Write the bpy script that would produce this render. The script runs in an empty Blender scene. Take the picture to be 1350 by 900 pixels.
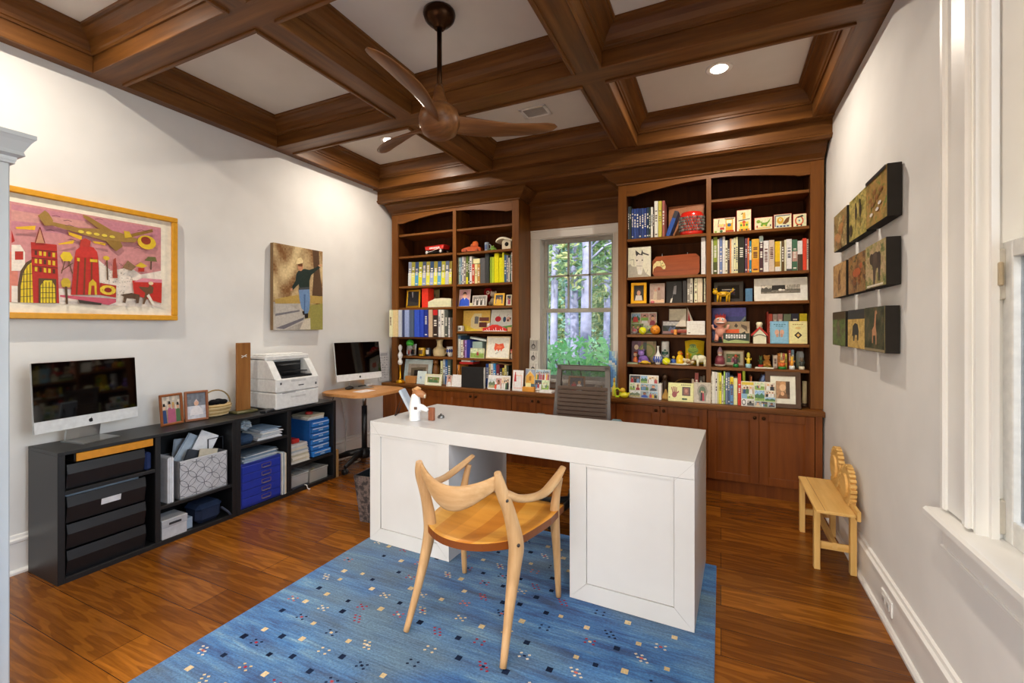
import bpy, math, random
from mathutils import Vector, Matrix

# ------------------------------------------------------------------ camera, sky, sun, exposure
C = bpy.context.scene.collection
scene = bpy.context.scene
FOC, CU, HOR, YAW, EYE = 592.364, 675.0, 430.57, math.radians(24.9256), 1.35
cam_d = bpy.data.cameras.new('camera')
cam_d.sensor_width = 36.0
cam_d.lens = FOC / 1350 * 36
cam_d.shift_y = -(450 - HOR) / 1350
cam_d.clip_start = 0.02
cam = bpy.data.objects.new('camera', cam_d)
cam.location = (0, 0, EYE)
cam.rotation_euler = (math.pi / 2, 0, YAW)
C.objects.link(cam)
scene.camera = cam

vs = scene.view_settings
vs.view_transform = 'Standard'
vs.look = 'None'
vs.gamma = 1.0
vs.use_curve_mapping = False
vs.exposure = 0.45
scene.display_settings.display_device = 'sRGB'
scene.cycles.use_denoising = True
scene.cycles.max_bounces = 10
scene.cycles.diffuse_bounces = 5
scene.cycles.glossy_bounces = 4
scene.cycles.transmission_bounces = 6
scene.cycles.transparent_max_bounces = 12
scene.cycles.sample_clamp_indirect = 6.0
scene.cycles.caustics_reflective = False
scene.cycles.caustics_refractive = False

SKY_POWER, SUN_POWER = 0.70, 5.0
LAMP_POWER = 16.0
w = bpy.data.worlds.new('world')
scene.world = w
w.use_nodes = True
nt = w.node_tree
nt.nodes.clear()
wo = nt.nodes.new('ShaderNodeOutputWorld')
bg = nt.nodes.new('ShaderNodeBackground')
sky = nt.nodes.new('ShaderNodeTexSky')
sky.sky_type = 'NISHITA'
sky.sun_disc = False
sky.sun_elevation = math.radians(38)
sky.sun_rotation = math.radians(175)
sky.air_density = 1.0
sky.dust_density = 2.0
bg.inputs['Strength'].default_value = SKY_POWER
nt.links.new(sky.outputs[0], bg.inputs[0])
nt.links.new(bg.outputs[0], wo.inputs[0])

sun_d = bpy.data.lights.new('sun', 'SUN')
sun_d.energy = SUN_POWER
sun_d.angle = math.radians(0.8)
sun_d.color = (1.0, 0.93, 0.82)
sun = bpy.data.objects.new('sun', sun_d)
sun.rotation_euler = Vector((-0.05, 0.80, -0.62)).to_track_quat('-Z', 'Y').to_euler()
sun.location = (3, -6, 6)
C.objects.link(sun)


def area_light(name, loc, direction, sx, sy, power, col):
 d = bpy.data.lights.new(name, 'AREA')
 d.shape = 'RECTANGLE'
 d.size, d.size_y = sx, sy
 d.energy = power
 d.color = col
 o = bpy.data.objects.new(name, d)
 o.location = loc
 o.rotation_euler = Vector(direction).to_track_quat('-Z', 'Y').to_euler()
 C.objects.link(o)
 return o


# daylight that comes in through the side window; and an added, unseen fill light behind the camera
area_light('daylight_side_window', (2.3, 1.0, 1.95), (-1, 0.05, -0.18), 2.2, 2.4, 70, (0.90, 0.95, 1.0))
area_light('added_fill_room_end', (-1.3, -2.7, 1.6), (0, 1, 0.02), 3.0, 2.2, 16, (1.0, 0.97, 0.93))  # frontal fill, added; no such source is seen


# ------------------------------------------------------------------ helpers
def eye_ray(u, v):
 r = (u - CU) / FOC
 s, c = math.sin(YAW), math.cos(YAW)
 return (-s + r * c, c + r * s, (HOR - v) / FOC)


def on_y(u, v, y):          # the point seen at u, v of the photograph on the upright plane Y = y
 d = eye_ray(u, v)
 t = y / d[1]
 return (t * d[0], y, EYE + t * d[2])


def on_x(u, v, x):
 d = eye_ray(u, v)
 t = x / d[0]
 return (x, t * d[1], EYE + t * d[2])


def on_z(u, v, z):
 d = eye_ray(u, v)
 t = (z - EYE) / d[2]
 return (t * d[0], t * d[1], z)


def lin(h):
 if not isinstance(h, str):
  return tuple(h)
 h = h.lstrip('#')
 out = []
 for i in (0, 2, 4):
  x = int(h[i:i + 2], 16) / 255
  out.append(x / 12.92 if x <= 0.04045 else ((x + 0.055) / 1.055) ** 2.4)
 return tuple(out)


GAIN = 1.0


class MB:
 """collects shapes with a colour per face and links them as one mesh object"""

 def __init__(s, col='#808080'):
  s.v, s.f, s.c, s.sm, s.mi = [], [], [], [], []
  s.col = lin(col)
  s.m = None
  s.mat_i = 0

 def put(s, verts, faces, col=None, smooth=False):
  n = len(s.v)
  if s.m is not None:
   verts = [tuple(s.m @ Vector(p)) for p in verts]
  s.v.extend(verts)
  c = s.col if col is None else lin(col)
  if GAIN != 1: c = tuple(min(.86, x * GAIN) for x in c)
  for i, f in enumerate(faces):
   s.f.append([n + k for k in f])
   s.c.append(c)
   s.sm.append(smooth)
   s.mi.append(s.mat_i)
  return s

 def box(s, x0, x1, y0, y1, z0, z1, col=None, b=0.0):
  if x0 > x1: x0, x1 = x1, x0
  if y0 > y1: y0, y1 = y1, y0
  if z0 > z1: z0, z1 = z1, z0
  b = min(b, (x1 - x0) * .45, (y1 - y0) * .45, (z1 - z0) * .45)
  if b <= 0:
   v = [(x, y, z) for z in (z0, z1) for y in (y0, y1) for x in (x0, x1)]
   return s.put(v, [(0, 2, 3, 1), (4, 5, 7, 6), (0, 1, 5, 4), (2, 6, 7, 3), (0, 4, 6, 2), (1, 3, 7, 5)], col)
  X, Y, Z = (x0, x1), (y0, y1), (z0, z1)
  idx, v = {}, []
  for i in (0, 1):
   for j in (0, 1):
    for k in (0, 1):
     bx = X[i] + (b if i == 0 else -b)
     by = Y[j] + (b if j == 0 else -b)
     bz = Z[k] + (b if k == 0 else -b)
     for a, p in (('x', (X[i], by, bz)), ('y', (bx, Y[j], bz)), ('z', (bx, by, Z[k]))):
      idx[(i, j, k, a)] = len(v)
      v.append(p)
  f = []

  def q(*ks):
   f.append([idx[k] for k in ks])
  q((0, 0, 0, 'x'), (0, 0, 1, 'x'), (0, 1, 1, 'x'), (0, 1, 0, 'x'))
  q((1, 0, 0, 'x'), (1, 1, 0, 'x'), (1, 1, 1, 'x'), (1, 0, 1, 'x'))
  q((0, 0, 0, 'y'), (1, 0, 0, 'y'), (1, 0, 1, 'y'), (0, 0, 1, 'y'))
  q((0, 1, 0, 'y'), (0, 1, 1, 'y'), (1, 1, 1, 'y'), (1, 1, 0, 'y'))
  q((0, 0, 0, 'z'), (0, 1, 0, 'z'), (1, 1, 0, 'z'), (1, 0, 0, 'z'))
  q((0, 0, 1, 'z'), (1, 0, 1, 'z'), (1, 1, 1, 'z'), (0, 1, 1, 'z'))
  for i in (0, 1):
   for j in (0, 1):
    q((i, j, 0, 'x'), (i, j, 1, 'x'), (i, j, 1, 'y'), (i, j, 0, 'y'))
    q((i, 0, j, 'x'), (i, 1, j, 'x'), (i, 1, j, 'z'), (i, 0, j, 'z'))
    q((0, i, j, 'y'), (1, i, j, 'y'), (1, i, j, 'z'), (0, i, j, 'z'))
    for k in (0, 1):
     q((i, j, k, 'x'), (i, j, k, 'y'), (i, j, k, 'z'))
  return s.put(v, f, col)

 def tube(s, pts, rad, n=10, col=None, caps=True, flat=None, smooth=True):
  """round bar through pts; rad one number or one per point; flat = (fx, fy) squashes the section"""
  P = [Vector(p) for p in pts]
  if not isinstance(rad, (list, tuple)):
   rad = [rad] * len(P)
  T = []
  for i in range(len(P)):
   a = P[max(0, i - 1)]
   b = P[min(len(P) - 1, i + 1)]
   d = (b - a)
   T.append(d.normalized() if d.length > 1e-9 else Vector((0, 0, 1)))
  ref = Vector((0, 0, 1)) if abs(T[0].z) < .9 else Vector((1, 0, 0))
  nx = (ref - T[0] * ref.dot(T[0])).normalized()
  v, f = [], []
  for i, p in enumerate(P):
   nx = (nx - T[i] * nx.dot(T[i]))
   nx = nx.normalized() if nx.length > 1e-6 else Vector((1, 0, 0))
   ny = T[i].cross(nx)
   fx, fy = flat if flat else (1, 1)
   for k in range(n):
    a = 2 * math.pi * k / n
    v.append(tuple(p + nx * (math.cos(a) * rad[i] * fx) + ny * (math.sin(a) * rad[i] * fy)))
  for i in range(len(P) - 1):
   for k in range(n):
    k2 = (k + 1) % n
    f.append((i * n + k, i * n + k2, (i + 1) * n + k2, (i + 1) * n + k))
  s.put(v, f, col, smooth)
  if caps:
   s.put(v[:n], [tuple(reversed(range(n)))], col)
   s.put(v[-n:], [tuple(range(n))], col)
  return s

 def lathe(s, prof, n=20, cx=0, cy=0, cz=0, col=None, smooth=True, axis='z', sx=1, sy=1):
  v, f = [], []
  for r, z in prof:
   for k in range(n):
    a = 2 * math.pi * k / n
    x, y = r * math.cos(a) * sx, r * math.sin(a) * sy
    if axis == 'z': v.append((cx + x, cy + y, cz + z))
    elif axis == 'y': v.append((cx + x, cy + z, cz - y))
    else: v.append((cx + z, cy + y, cz - x))
  for i in range(len(prof) - 1):
   for k in range(n):
    k2 = (k + 1) % n
    f.append((i * n + k, i * n + k2, (i + 1) * n + k2, (i + 1) * n + k))
  s.put(v, f, col, smooth)
  s.put(v[:n], [tuple(reversed(range(n)))], col)
  s.put(v[-n:], [tuple(range(n))], col)
  return s

 def ball(s, c, r, n=14, m=8, col=None):
  if not isinstance(r, (list, tuple)):
   r = (r, r, r)
  v = [(c[0], c[1], c[2] - r[2])]
  for i in range(1, m):
   t = math.pi * i / m - math.pi / 2
   for k in range(n):
    a = 2 * math.pi * k / n
    v.append((c[0] + r[0] * math.cos(t) * math.cos(a), c[1] + r[1] * math.cos(t) * math.sin(a), c[2] + r[2] * math.sin(t)))
  v.append((c[0], c[1], c[2] + r[2]))
  f = []
  for k in range(n):
   f.append((0, 1 + (k + 1) % n, 1 + k))
   f.append((len(v) - 1, len(v) - 1 - n + k, len(v) - 1 - n + (k + 1) % n))
  for i in range(m - 2):
   for k in range(n):
    k2 = (k + 1) % n
    a = 1 + i * n
    f.append((a + k, a + k2, a + n + k2, a + n + k))
  return s.put(v, f, col, True)

 def prism(s, poly, d0, d1, plane='xz', col=None):
  """outline poly drawn in the xz, yz or xy plane, thick from d0 to d1 across it"""
  def P(a, b, d):
   return {'xz': (a, d, b), 'yz': (d, a, b), 'xy': (a, b, d)}[plane]
  n = len(poly)
  v = [P(a, b, d0) for a, b in poly] + [P(a, b, d1) for a, b in poly]
  f = [tuple(range(n)), tuple(reversed(range(n, 2 * n)))]
  for k in range(n):
   k2 = (k + 1) % n
   f.append((k, n + k, n + k2, k2))
  return s.put(v, f, col)

 def flat(s, pts, col=None):
  return s.put(list(pts), [tuple(range(len(pts)))], col)

 def surf(s, fn, nu, nv, col=None, smooth=True, wrap_u=False):
  v = [fn(i / nu, j / nv) for j in range(nv + 1) for i in range(nu + (0 if wrap_u else 1))]
  L = nu if wrap_u else nu + 1
  f = []
  for j in range(nv):
   for i in range(nu):
    i2 = (i + 1) % L
    f.append((j * L + i, j * L + i2, (j + 1) * L + i2, (j + 1) * L + i))
  return s.put(v, f, col, smooth)

 def build(s, name, mat, parent=None, loc=None, rot=None, sub=0):
  me = bpy.data.meshes.new(name)
  me.from_pydata([tuple(p) for p in s.v], [], s.f)
  at = me.color_attributes.new('Col', 'FLOAT_COLOR', 'CORNER')
  buf = []
  for fc, c in zip(s.f, s.c):
   buf.extend((c[0], c[1], c[2], 1.0) * len(fc))
  at.data.foreach_set('color', buf)
  me.polygons.foreach_set('use_smooth', s.sm)
  mats = mat if isinstance(mat, (list, tuple)) else [mat]
  for m in mats:
   me.materials.append(M[m] if isinstance(m, str) else m)
  if len(mats) > 1:
   me.polygons.foreach_set('material_index', s.mi)
  me.validate()
  me.update()
  # outward normals
  import bmesh
  bm = bmesh.new()
  bm.from_mesh(me)
  bmesh.ops.remove_doubles(bm, verts=bm.verts, dist=1e-6)
  bmesh.ops.recalc_face_normals(bm, faces=bm.faces)
  bm.to_mesh(me)
  bm.free()
  o = bpy.data.objects.new(name, me)
  C.objects.link(o)
  if parent is not None:
   o.parent = parent
  if loc is not None:
   o.location = loc
  if rot is not None:
   o.rotation_euler = rot
  if sub:
   md = o.modifiers.new('smooth', 'SUBSURF')
   md.levels = md.render_levels = sub
  return o


def tag(o, label, cat, group=None, kind=None):
 o['label'] = label
 o['category'] = cat
 if group: o['group'] = group
 if kind: o['kind'] = kind
 return o


def thing(name, label, cat, loc=(0, 0, 0), rz=0.0, group=None, rot=None):
 o = bpy.data.objects.new(name, None)
 o.empty_display_size = 0.05
 C.objects.link(o)
 o.location = loc
 o.rotation_euler = rot if rot else (0, 0, rz)
 return tag(o, label, cat, group)


def struct(mb, name, mat, parent=None):
 o = mb.build(name, mat, parent)
 if parent is None:
  o['kind'] = 'structure'
 return o


def copy_thing(src, loc, rz=None, label=None, group=None):
 r = src.copy()
 C.objects.link(r)
 r.location = loc
 if rz is not None: r.rotation_euler = (0, 0, rz)
 if label: r['label'] = label
 if group: r['group'] = group
 for ch in list(src.children):
  c = ch.copy()
  C.objects.link(c)
  c.parent = r
  for g in list(ch.children):
   d = g.copy()
   C.objects.link(d)
   d.parent = c
 return r


# ------------------------------------------------------------------ materials
M = {}


def new_mat(name):
 m = bpy.data.materials.new(name)
 m.use_nodes = True
 n = m.node_tree
 return m, n, n.nodes['Principled BSDF']


def noise(n, scale, detail=4, rough=.55, coords=None, vec_scale=None, kind='Object'):
 tc = n.nodes.new('ShaderNodeTexCoord')
 out = tc.outputs[kind]
 if vec_scale:
  mp = n.nodes.new('ShaderNodeMapping')
  mp.inputs['Scale'].default_value = vec_scale
  n.links.new(out, mp.inputs['Vector'])
  out = mp.outputs[0]
 t = n.nodes.new('ShaderNodeTexNoise')
 t.inputs['Scale'].default_value = scale
 t.inputs['Detail'].default_value = detail
 t.inputs['Roughness'].default_value = rough
 n.links.new(out, t.inputs['Vector'])
 return t


def ramp(n, src, stops):
 r = n.nodes.new('ShaderNodeValToRGB')
 e = r.color_ramp.elements
 while len(e) < len(stops):
  e.new(0.5)
 for i, (p, c) in enumerate(stops):
  e[i].position = p
  c = lin(c)
  e[i].color = (c[0], c[1], c[2], 1)
 n.links.new(src, r.inputs[0])
 return r


def mix(n, kind, fac, a, b):
 m = n.nodes.new('ShaderNodeMix')
 m.data_type = 'RGBA'
 m.blend_type = kind
 if isinstance(fac, (int, float)): m.inputs[0].default_value = fac
 else: n.links.new(fac, m.inputs[0])
 for sock, val in ((m.inputs[6], a), (m.inputs[7], b)):
  if isinstance(val, (tuple, list)): sock.default_value = (val[0], val[1], val[2], 1)
  else: n.links.new(val, sock)
 return m.outputs[2]


def bump(n, b, src, strength, dist=.01):
 bp = n.nodes.new('ShaderNodeBump')
 bp.inputs['Strength'].default_value = strength
 bp.inputs['Distance'].default_value = dist
 n.links.new(src, bp.inputs['Height'])
 n.links.new(bp.outputs[0], b.inputs['Normal'])


def attr_mat(name, rough, metal=0.0, spec=.5, var=.12, vscale=30, coat=0.0, bmp=0.0, bscale=200):
 """colour from the mesh's own face colours, slightly uneven"""
 m, n, b = new_mat(name)
 a = n.nodes.new('ShaderNodeAttribute')
 a.attribute_name = 'Col'
 t = noise(n, vscale, 3)
 r = ramp(n, t.outputs['Fac'], [(.3, (1 - var,) * 3), (.7, (1 + var * .4,) * 3)])
 n.links.new(mix(n, 'MULTIPLY', 1.0, a.outputs['Color'], r.outputs[0]), b.inputs['Base Color'])
 b.inputs['Roughness'].default_value = rough
 b.inputs['Metallic'].default_value = metal
 b.inputs['Specular IOR Level'].default_value = spec
 b.inputs['Coat Weight'].default_value = coat
 if bmp:
  t2 = noise(n, bscale, 2)
  bump(n, b, t2.outputs['Fac'], bmp, .003)
 M[name] = m


def wood(name, cols, axis, scale=6.0, rough=.42, coat=.0, stretch=14, ring=.5, bmp=.03, attr=False, spec=.28):
 m, n, b = new_mat(name)
 vsx = [stretch, stretch, stretch]
 vsx['xyz'.index(axis)] = 1.0
 t1 = noise(n, scale * .28, 5, .6, vec_scale=tuple(vsx))
 vs2 = [stretch * .35] * 3
 vs2['xyz'.index(axis)] = .8
 t2 = noise(n, scale * .35, 2, .5, vec_scale=tuple(vs2))
 r1 = ramp(n, t1.outputs['Fac'], [(.18, cols[0]), (.5, cols[1]), (.85, cols[2])])
 r2 = ramp(n, t2.outputs['Fac'], [(.25, (.78, .78, .78)), (.75, (1.1, 1.1, 1.1))])
 out = mix(n, 'MULTIPLY', ring, r1.outputs[0], r2.outputs[0])
 if attr:
  a = n.nodes.new('ShaderNodeAttribute')
  a.attribute_name = 'Col'
  out = mix(n, 'MULTIPLY', 1.0, out, a.outputs['Color'])
 n.links.new(out, b.inputs['Base Color'])
 b.inputs['Roughness'].default_value = rough
 b.inputs['Coat Weight'].default_value = coat
 b.inputs['Specular IOR Level'].default_value = spec
 b.inputs['Coat Roughness'].default_value = .25
 bump(n, b, t1.outputs['Fac'], bmp, .004)
 M[name] = m


def plain(name, col, rough=.6, spec=.5, metal=0.0, nscale=3, var=.04, bmp=0.0, bscale=120):
 m, n, b = new_mat(name)
 c = lin(col)
 t = noise(n, nscale, 3)
 r = ramp(n, t.outputs['Fac'], [(.3, tuple(x * (1 - var) for x in c)), (.7, tuple(min(1, x * (1 + var)) for x in c))])
 n.links.new(r.outputs[0], b.inputs['Base Color'])
 b.inputs['Roughness'].default_value = rough
 b.inputs['Specular IOR Level'].default_value = spec
 b.inputs['Metallic'].default_value = metal
 if bmp:
  t2 = noise(n, bscale, 2)
  bump(n, b, t2.outputs['Fac'], bmp, .002)
 M[name] = m
 return m, n, b


attr_mat('matte', .75, spec=.3)
attr_mat('satin', .42)
attr_mat('gloss', .15, coat=.3)
attr_mat('print', .45, spec=.35, var=.14, vscale=55)
attr_mat('metal', .32, metal=1.0)
attr_mat('cloth', .9, spec=.15, bmp=.4, bscale=400)
attr_mat('plush', .95, spec=.1, bmp=.6, bscale=250)
attr_mat('rug_mark', .95, spec=.1, var=.3, vscale=120)
plain('wall_paint', '#e1e0dd', .75, spec=.25, bmp=.02)
plain('ceiling_paint', '#dedad2', .8, spec=.2)
plain('trim_paint', '#e9e8e4', .38, spec=.5)
plain('shaded_trim', '#b7bec2', .38)  # white cabinet paint with its shade mixed into the colour
plain('desk_white', '#cacac9', .34, spec=.45)
plain('black_laminate', '#1d1e20', .42, spec=.4)
plain('black_plastic', '#141519', .35)
plain('black_card', '#15171b', .38, spec=.5)
plain('screen', '#020203', .04, spec=.6)
plain('aluminium', '#c9ccce', .30, metal=1.0)
plain('bronze', '#3a2412', .35, metal=.9)
plain('brass', '#c9962c', .25, metal=1.0)
BW = ['#45290e', '#6b421b', '#8b5c2a']
for ax in 'xyz':
 wood('walnut_' + ax, BW, ax, rough=.42, coat=.06)
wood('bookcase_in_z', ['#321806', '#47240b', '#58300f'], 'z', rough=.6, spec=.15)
CW = ['#57310c', '#774718', '#8d5a23']
for ax in 'xyz':
 wood('case_' + ax, CW, ax, rough=.42)
wood('door_z', ['#56290a', '#773e11', '#8b4e19'], 'z', rough=.42)
wood('door_x', ['#56290a', '#773e11', '#8b4e19'], 'x', rough=.42)
wood('fan_wood', ['#4a2d15', '#6f4623', '#8f6136'], 'x', rough=.42, coat=.05, scale=9)
for ax in 'xyz':
 wood('maple_' + ax, ['#a37d50', '#b89265', '#cbaa7e'], ax, rough=.42, scale=10)
wood('seat_wood', ['#b9822f', '#d6a24c', '#e6bc6c'], 'x', rough=.35, coat=.08, scale=5, stretch=7, attr=True)
for ax in 'xyz':
 wood('pine_' + ax, ['#c89a4e', '#dbb069', '#e6c07b'], ax, rough=.5, scale=7)
wood('desk_top_wood', ['#b97d42', '#cf955a', '#dba873'], 'y', rough=.4, scale=7)
wood('oak_small', ['#7a4a22', '#92602f', '#a5733f'], 'z', rough=.45, scale=9)


def floor_mat():
 m, n, b = new_mat('floor_planks')
 tc = n.nodes.new('ShaderNodeTexCoord')
 br = n.nodes.new('ShaderNodeTexBrick')
 br.inputs['Scale'].default_value = 1.0
 br.inputs['Brick Width'].default_value = 2.3
 br.inputs['Row Height'].default_value = .185
 br.inputs['Mortar Size'].default_value = .0014
 br.inputs['Mortar Smooth'].default_value = .3
 br.inputs['Bias'].default_value = -.1
 br.offset = .37
 br.inputs['Color1'].default_value = (*lin('#764410'), 1)
 br.inputs['Color2'].default_value = (*lin('#a6681e'), 1)
 br.inputs['Mortar'].default_value = (*lin('#2a1407'), 1)
 n.links.new(tc.outputs['Object'], br.inputs['Vector'])
 # cathedral grain: rings of a distorted wave, stretched along the plank
 mp = n.nodes.new('ShaderNodeMapping')
 mp.inputs['Scale'].default_value = (1.1, 7.5, 1)
 n.links.new(tc.outputs['Object'], mp.inputs['Vector'])
 t0 = n.nodes.new('ShaderNodeTexNoise')
 t0.inputs['Scale'].default_value = 1.1
 t0.inputs['Detail'].default_value = 2
 n.links.new(mp.outputs[0], t0.inputs['Vector'])
 ml = n.nodes.new('ShaderNodeMath')
 ml.operation = 'MULTIPLY'
 ml.inputs[1].default_value = 42
 n.links.new(t0.outputs['Fac'], ml.inputs[0])
 sn = n.nodes.new('ShaderNodeMath')
 sn.operation = 'SINE'
 n.links.new(ml.outputs[0], sn.inputs[0])
 r0 = ramp(n, sn.outputs[0], [(.0, (.66, .60, .54)), (.40, (1.0, 1.0, 1.0))])
 t1 = noise(n, 3.0, 5, .65, vec_scale=(1.5, 26, 1))
 r1 = ramp(n, t1.outputs['Fac'], [(.3, (.62, .58, .55)), (.65, (1.15, 1.12, 1.1))])
 t2 = noise(n, .8, 2)
 r2 = ramp(n, t2.outputs['Fac'], [(.35, (.82, .8, .78)), (.65, (1.12, 1.1, 1.08))])
 o = mix(n, 'MULTIPLY', .75, br.outputs['Color'], r0.outputs[0])
 o = mix(n, 'MULTIPLY', .8, o, r1.outputs[0])
 o = mix(n, 'MULTIPLY', .8, o, r2.outputs[0])
 n.links.new(o, b.inputs['Base Color'])
 b.inputs['Roughness'].default_value = .27
 b.inputs['Specular IOR Level'].default_value = .4
 bump(n, b, br.outputs['Fac'], -.25, .002)
 M['floor_planks'] = m


floor_mat()


def rug_mat():
 m, n, b = new_mat('rug_pile')
 t1 = noise(n, 2.6, 6, .7, vec_scale=(.9, 5.5, 1))
 r1 = ramp(n, t1.outputs['Fac'], [(.28, '#12304e'), (.40, '#1c5088'), (.50, '#2f70ac'), (.60, '#5288b4'), (.74, '#8aa6b0')])
 t2 = noise(n, 1.1, 3)
 r2 = ramp(n, t2.outputs['Fac'], [(.3, (.62, .72, .86)), (.7, (1.12, 1.06, 1.0))])
 t3 = noise(n, 90, 4, .7, vec_scale=(1, 1.6, 1))
 r3 = ramp(n, t3.outputs['Fac'], [(.3, (.5, .55, .6)), (.7, (1.35, 1.32, 1.28))])
 t4 = noise(n, 5, 4, .7, vec_scale=(.35, 22, 1))
 r4 = ramp(n, t4.outputs['Fac'], [(.33, (.55, .62, .7)), (.67, (1.3, 1.24, 1.16))])
 o = mix(n, 'MULTIPLY', .85, r1.outputs[0], r2.outputs[0])
 t5 = noise(n, .9, 3, .6, vec_scale=(1, 1.8, 1))
 r5 = ramp(n, t5.outputs['Fac'], [(.46, (0, 0, 0)), (.62, (.75, .75, .75))])
 o = mix(n, 'MIX', r5.outputs[0], o, lin('#5d7886'))
 o = mix(n, 'MULTIPLY', 1.0, o, r3.outputs[0])
 o = mix(n, 'MULTIPLY', 1.0, o, r4.outputs[0])
 n.links.new(o, b.inputs['Base Color'])
 b.inputs['Roughness'].default_value = .95
 b.inputs['Specular IOR Level'].default_value = .1
 b.inputs['Sheen Weight'].default_value = .3
 bump(n, b, t3.outputs['Fac'], .5, .004)
 M['rug_pile'] = m


rug_mat()


def see_through(name, col, alpha, rough=.5, weave=None):
 """woven mesh or clear sheet: part of the light goes straight through"""
 m, n, b = new_mat(name)
 c = lin(col)
 b.inputs['Base Color'].default_value = (*c, 1)
 b.inputs['Roughness'].default_value = rough
 tr = n.nodes.new('ShaderNodeBsdfTransparent')
 mx = n.nodes.new('ShaderNodeMixShader')
 out = n.nodes['Material Output']
 if weave:
  t = noise(n, weave, 1)
  r = ramp(n, t.outputs['Fac'], [(.35, (alpha - .15,) * 3), (.65, (alpha + .15,) * 3)])
  n.links.new(r.outputs[0], mx.inputs[0])
 else:
  mx.inputs[0].default_value = alpha
 n.links.new(tr.outputs[0], mx.inputs[1])
 n.links.new(b.outputs[0], mx.inputs[2])
 n.links.new(mx.outputs[0], out.inputs['Surface'])
 M[name] = m


see_through('chair_mesh', '#4a4341', .42, .8, weave=900)
see_through('clear_plastic', '#dfe4e6', .35, .15)


def glass_mat():
 m, n, b = new_mat('window_glass')
 tr = n.nodes.new('ShaderNodeBsdfTransparent')
 gl = n.nodes.new('ShaderNodeBsdfGlossy')
 gl.inputs['Roughness'].default_value = .02
 fr = n.nodes.new('ShaderNodeFresnel')
 fr.inputs['IOR'].default_value = 1.45
 mx = n.nodes.new('ShaderNodeMixShader')
 n.links.new(fr.outputs[0], mx.inputs[0])
 n.links.new(tr.outputs[0], mx.inputs[1])
 n.links.new(gl.outputs[0], mx.inputs[2])
 n.links.new(mx.outputs[0], n.nodes['Material Output'].inputs['Surface'])
 M['window_glass'] = m


glass_mat()


def lamp_mat(name, col, strength):
 m, n, b = new_mat(name)
 b.inputs['Base Color'].default_value = (1, 1, 1, 1)
 b.inputs['Emission Color'].default_value = (*col, 1)
 b.inputs['Emission Strength'].default_value = strength
 M[name] = m


lamp_mat('lamp_lens', (1.0, .93, .82), 14.0)


def leaf_mat(name, c0, c1, c2):
 m, n, b = new_mat(name)
 t = noise(n, 2.2, 3)
 r = ramp(n, t.outputs['Fac'], [(.3, c0), (.5, c1), (.7, c2)])
 n.links.new(r.outputs[0], b.inputs['Base Color'])
 b.inputs['Roughness'].default_value = .45
 tl = n.nodes.new('ShaderNodeBsdfTranslucent')
 n.links.new(r.outputs[0], tl.inputs['Color'])
 mx = n.nodes.new('ShaderNodeMixShader')
 mx.inputs[0].default_value = .35
 n.links.new(b.outputs[0], mx.inputs[1])
 n.links.new(tl.outputs[0], mx.inputs[2])
 n.links.new(mx.outputs[0], n.nodes['Material Output'].inputs['Surface'])
 M[name] = m


leaf_mat('leaf_bush', '#4f9a58', '#94d480', '#dcf2c0')
leaf_mat('leaf_tree', '#2f4c2c', '#587848', '#b8b478')
leaf_mat('leaf_teal', '#30594c', '#598876', '#9cc0aa')
plain('bark', '#747890', .9, nscale=8, var=.3, bmp=.6, bscale=14)
plain('far_wood', '#3f5640', .95, nscale=1.5, var=.45)
plain('ground_leaf', '#8a7a58', .95, nscale=4, var=.3)
# ------------------------------------------------------------------ the room
XL, XR, YB, YN = -3.49, .715, 4.42, -2.3       # side walls, back wall, near end
ZS, ZC = 2.854, 3.07                            # underside of the beams, flat ceiling
lean_l = (-.025, .015)                          # the side walls lean outwards a little at the foot
lean_r = (-.015, .02)

mb = MB(); mb.box(XL - .1, XR + .4, YN, YB + .3, -.08, 0)
struct(mb, 'floor', 'floor_planks')
mb = MB(); mb.box(XL - .1, XR + .4, YN, YB + .3, ZC, ZC + .08)
struct(mb, 'ceiling', 'ceiling_paint')


def wall_slab(poly_pts, thick, name):
 mb = MB()
 n = len(poly_pts)
 a = [Vector(p) for p in poly_pts]
 b = [p + Vector(thick) for p in a]
 f = [tuple(range(n)), tuple(reversed(range(n, 2 * n)))] + [(k, n + k, n + (k + 1) % n, (k + 1) % n) for k in range(n)]
 mb.put([tuple(p) for p in a + b], f)
 return struct(mb, name, 'wall_paint')


wall_slab([(XL + lean_l[0], YN, 0), (XL + lean_l[0], YB, 0), (XL + lean_l[1], YB, ZC), (XL + lean_l[1], YN, ZC)], (-.12, 0, 0), 'wall_left')

# right wall with the tall side window opening (Y .25 .. 1.83, Z .72 .. 2.62)
WY0, WY1, WZ0, WZ1 = .25, 1.835, .70, 2.62


def xr(z):
 return XR + lean_r[0] + (lean_r[1] - lean_r[0]) * z / ZC


mb = MB()
for (y0, y1, z0, z1) in ((YN, WY0, 0, ZC), (WY1, YB, 0, ZC), (WY0, WY1, 0, WZ0), (WY0, WY1, WZ1, ZC)):
 v = [(xr(z0), y0, z0), (xr(z0), y1, z0), (xr(z1), y1, z1), (xr(z1), y0, z1)]
 v += [(XR + .14, p[1], p[2]) for p in v]
 mb.put(v, [(0, 1, 2, 3), (7, 6, 5, 4), (0, 4, 5, 1), (1, 5, 6, 2), (2, 6, 7, 3), (3, 7, 4, 0)])
struct(mb, 'wall_right', 'wall_paint')

# back wall with the window opening
BX0, BX1, BZ0, BZ1 = -1.73, -.94, .80, 2.36
mb = MB()
for (x0, x1, z0, z1) in ((XL - .1, BX0, 0, ZC), (BX1, XR + .3, 0, ZC), (BX0, BX1, 0, BZ0), (BX0, BX1, BZ1, ZC)):
 mb.box(x0, x1, YB, YB + .16, z0, z1)
struct(mb, 'wall_back', 'wall_paint')

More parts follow.
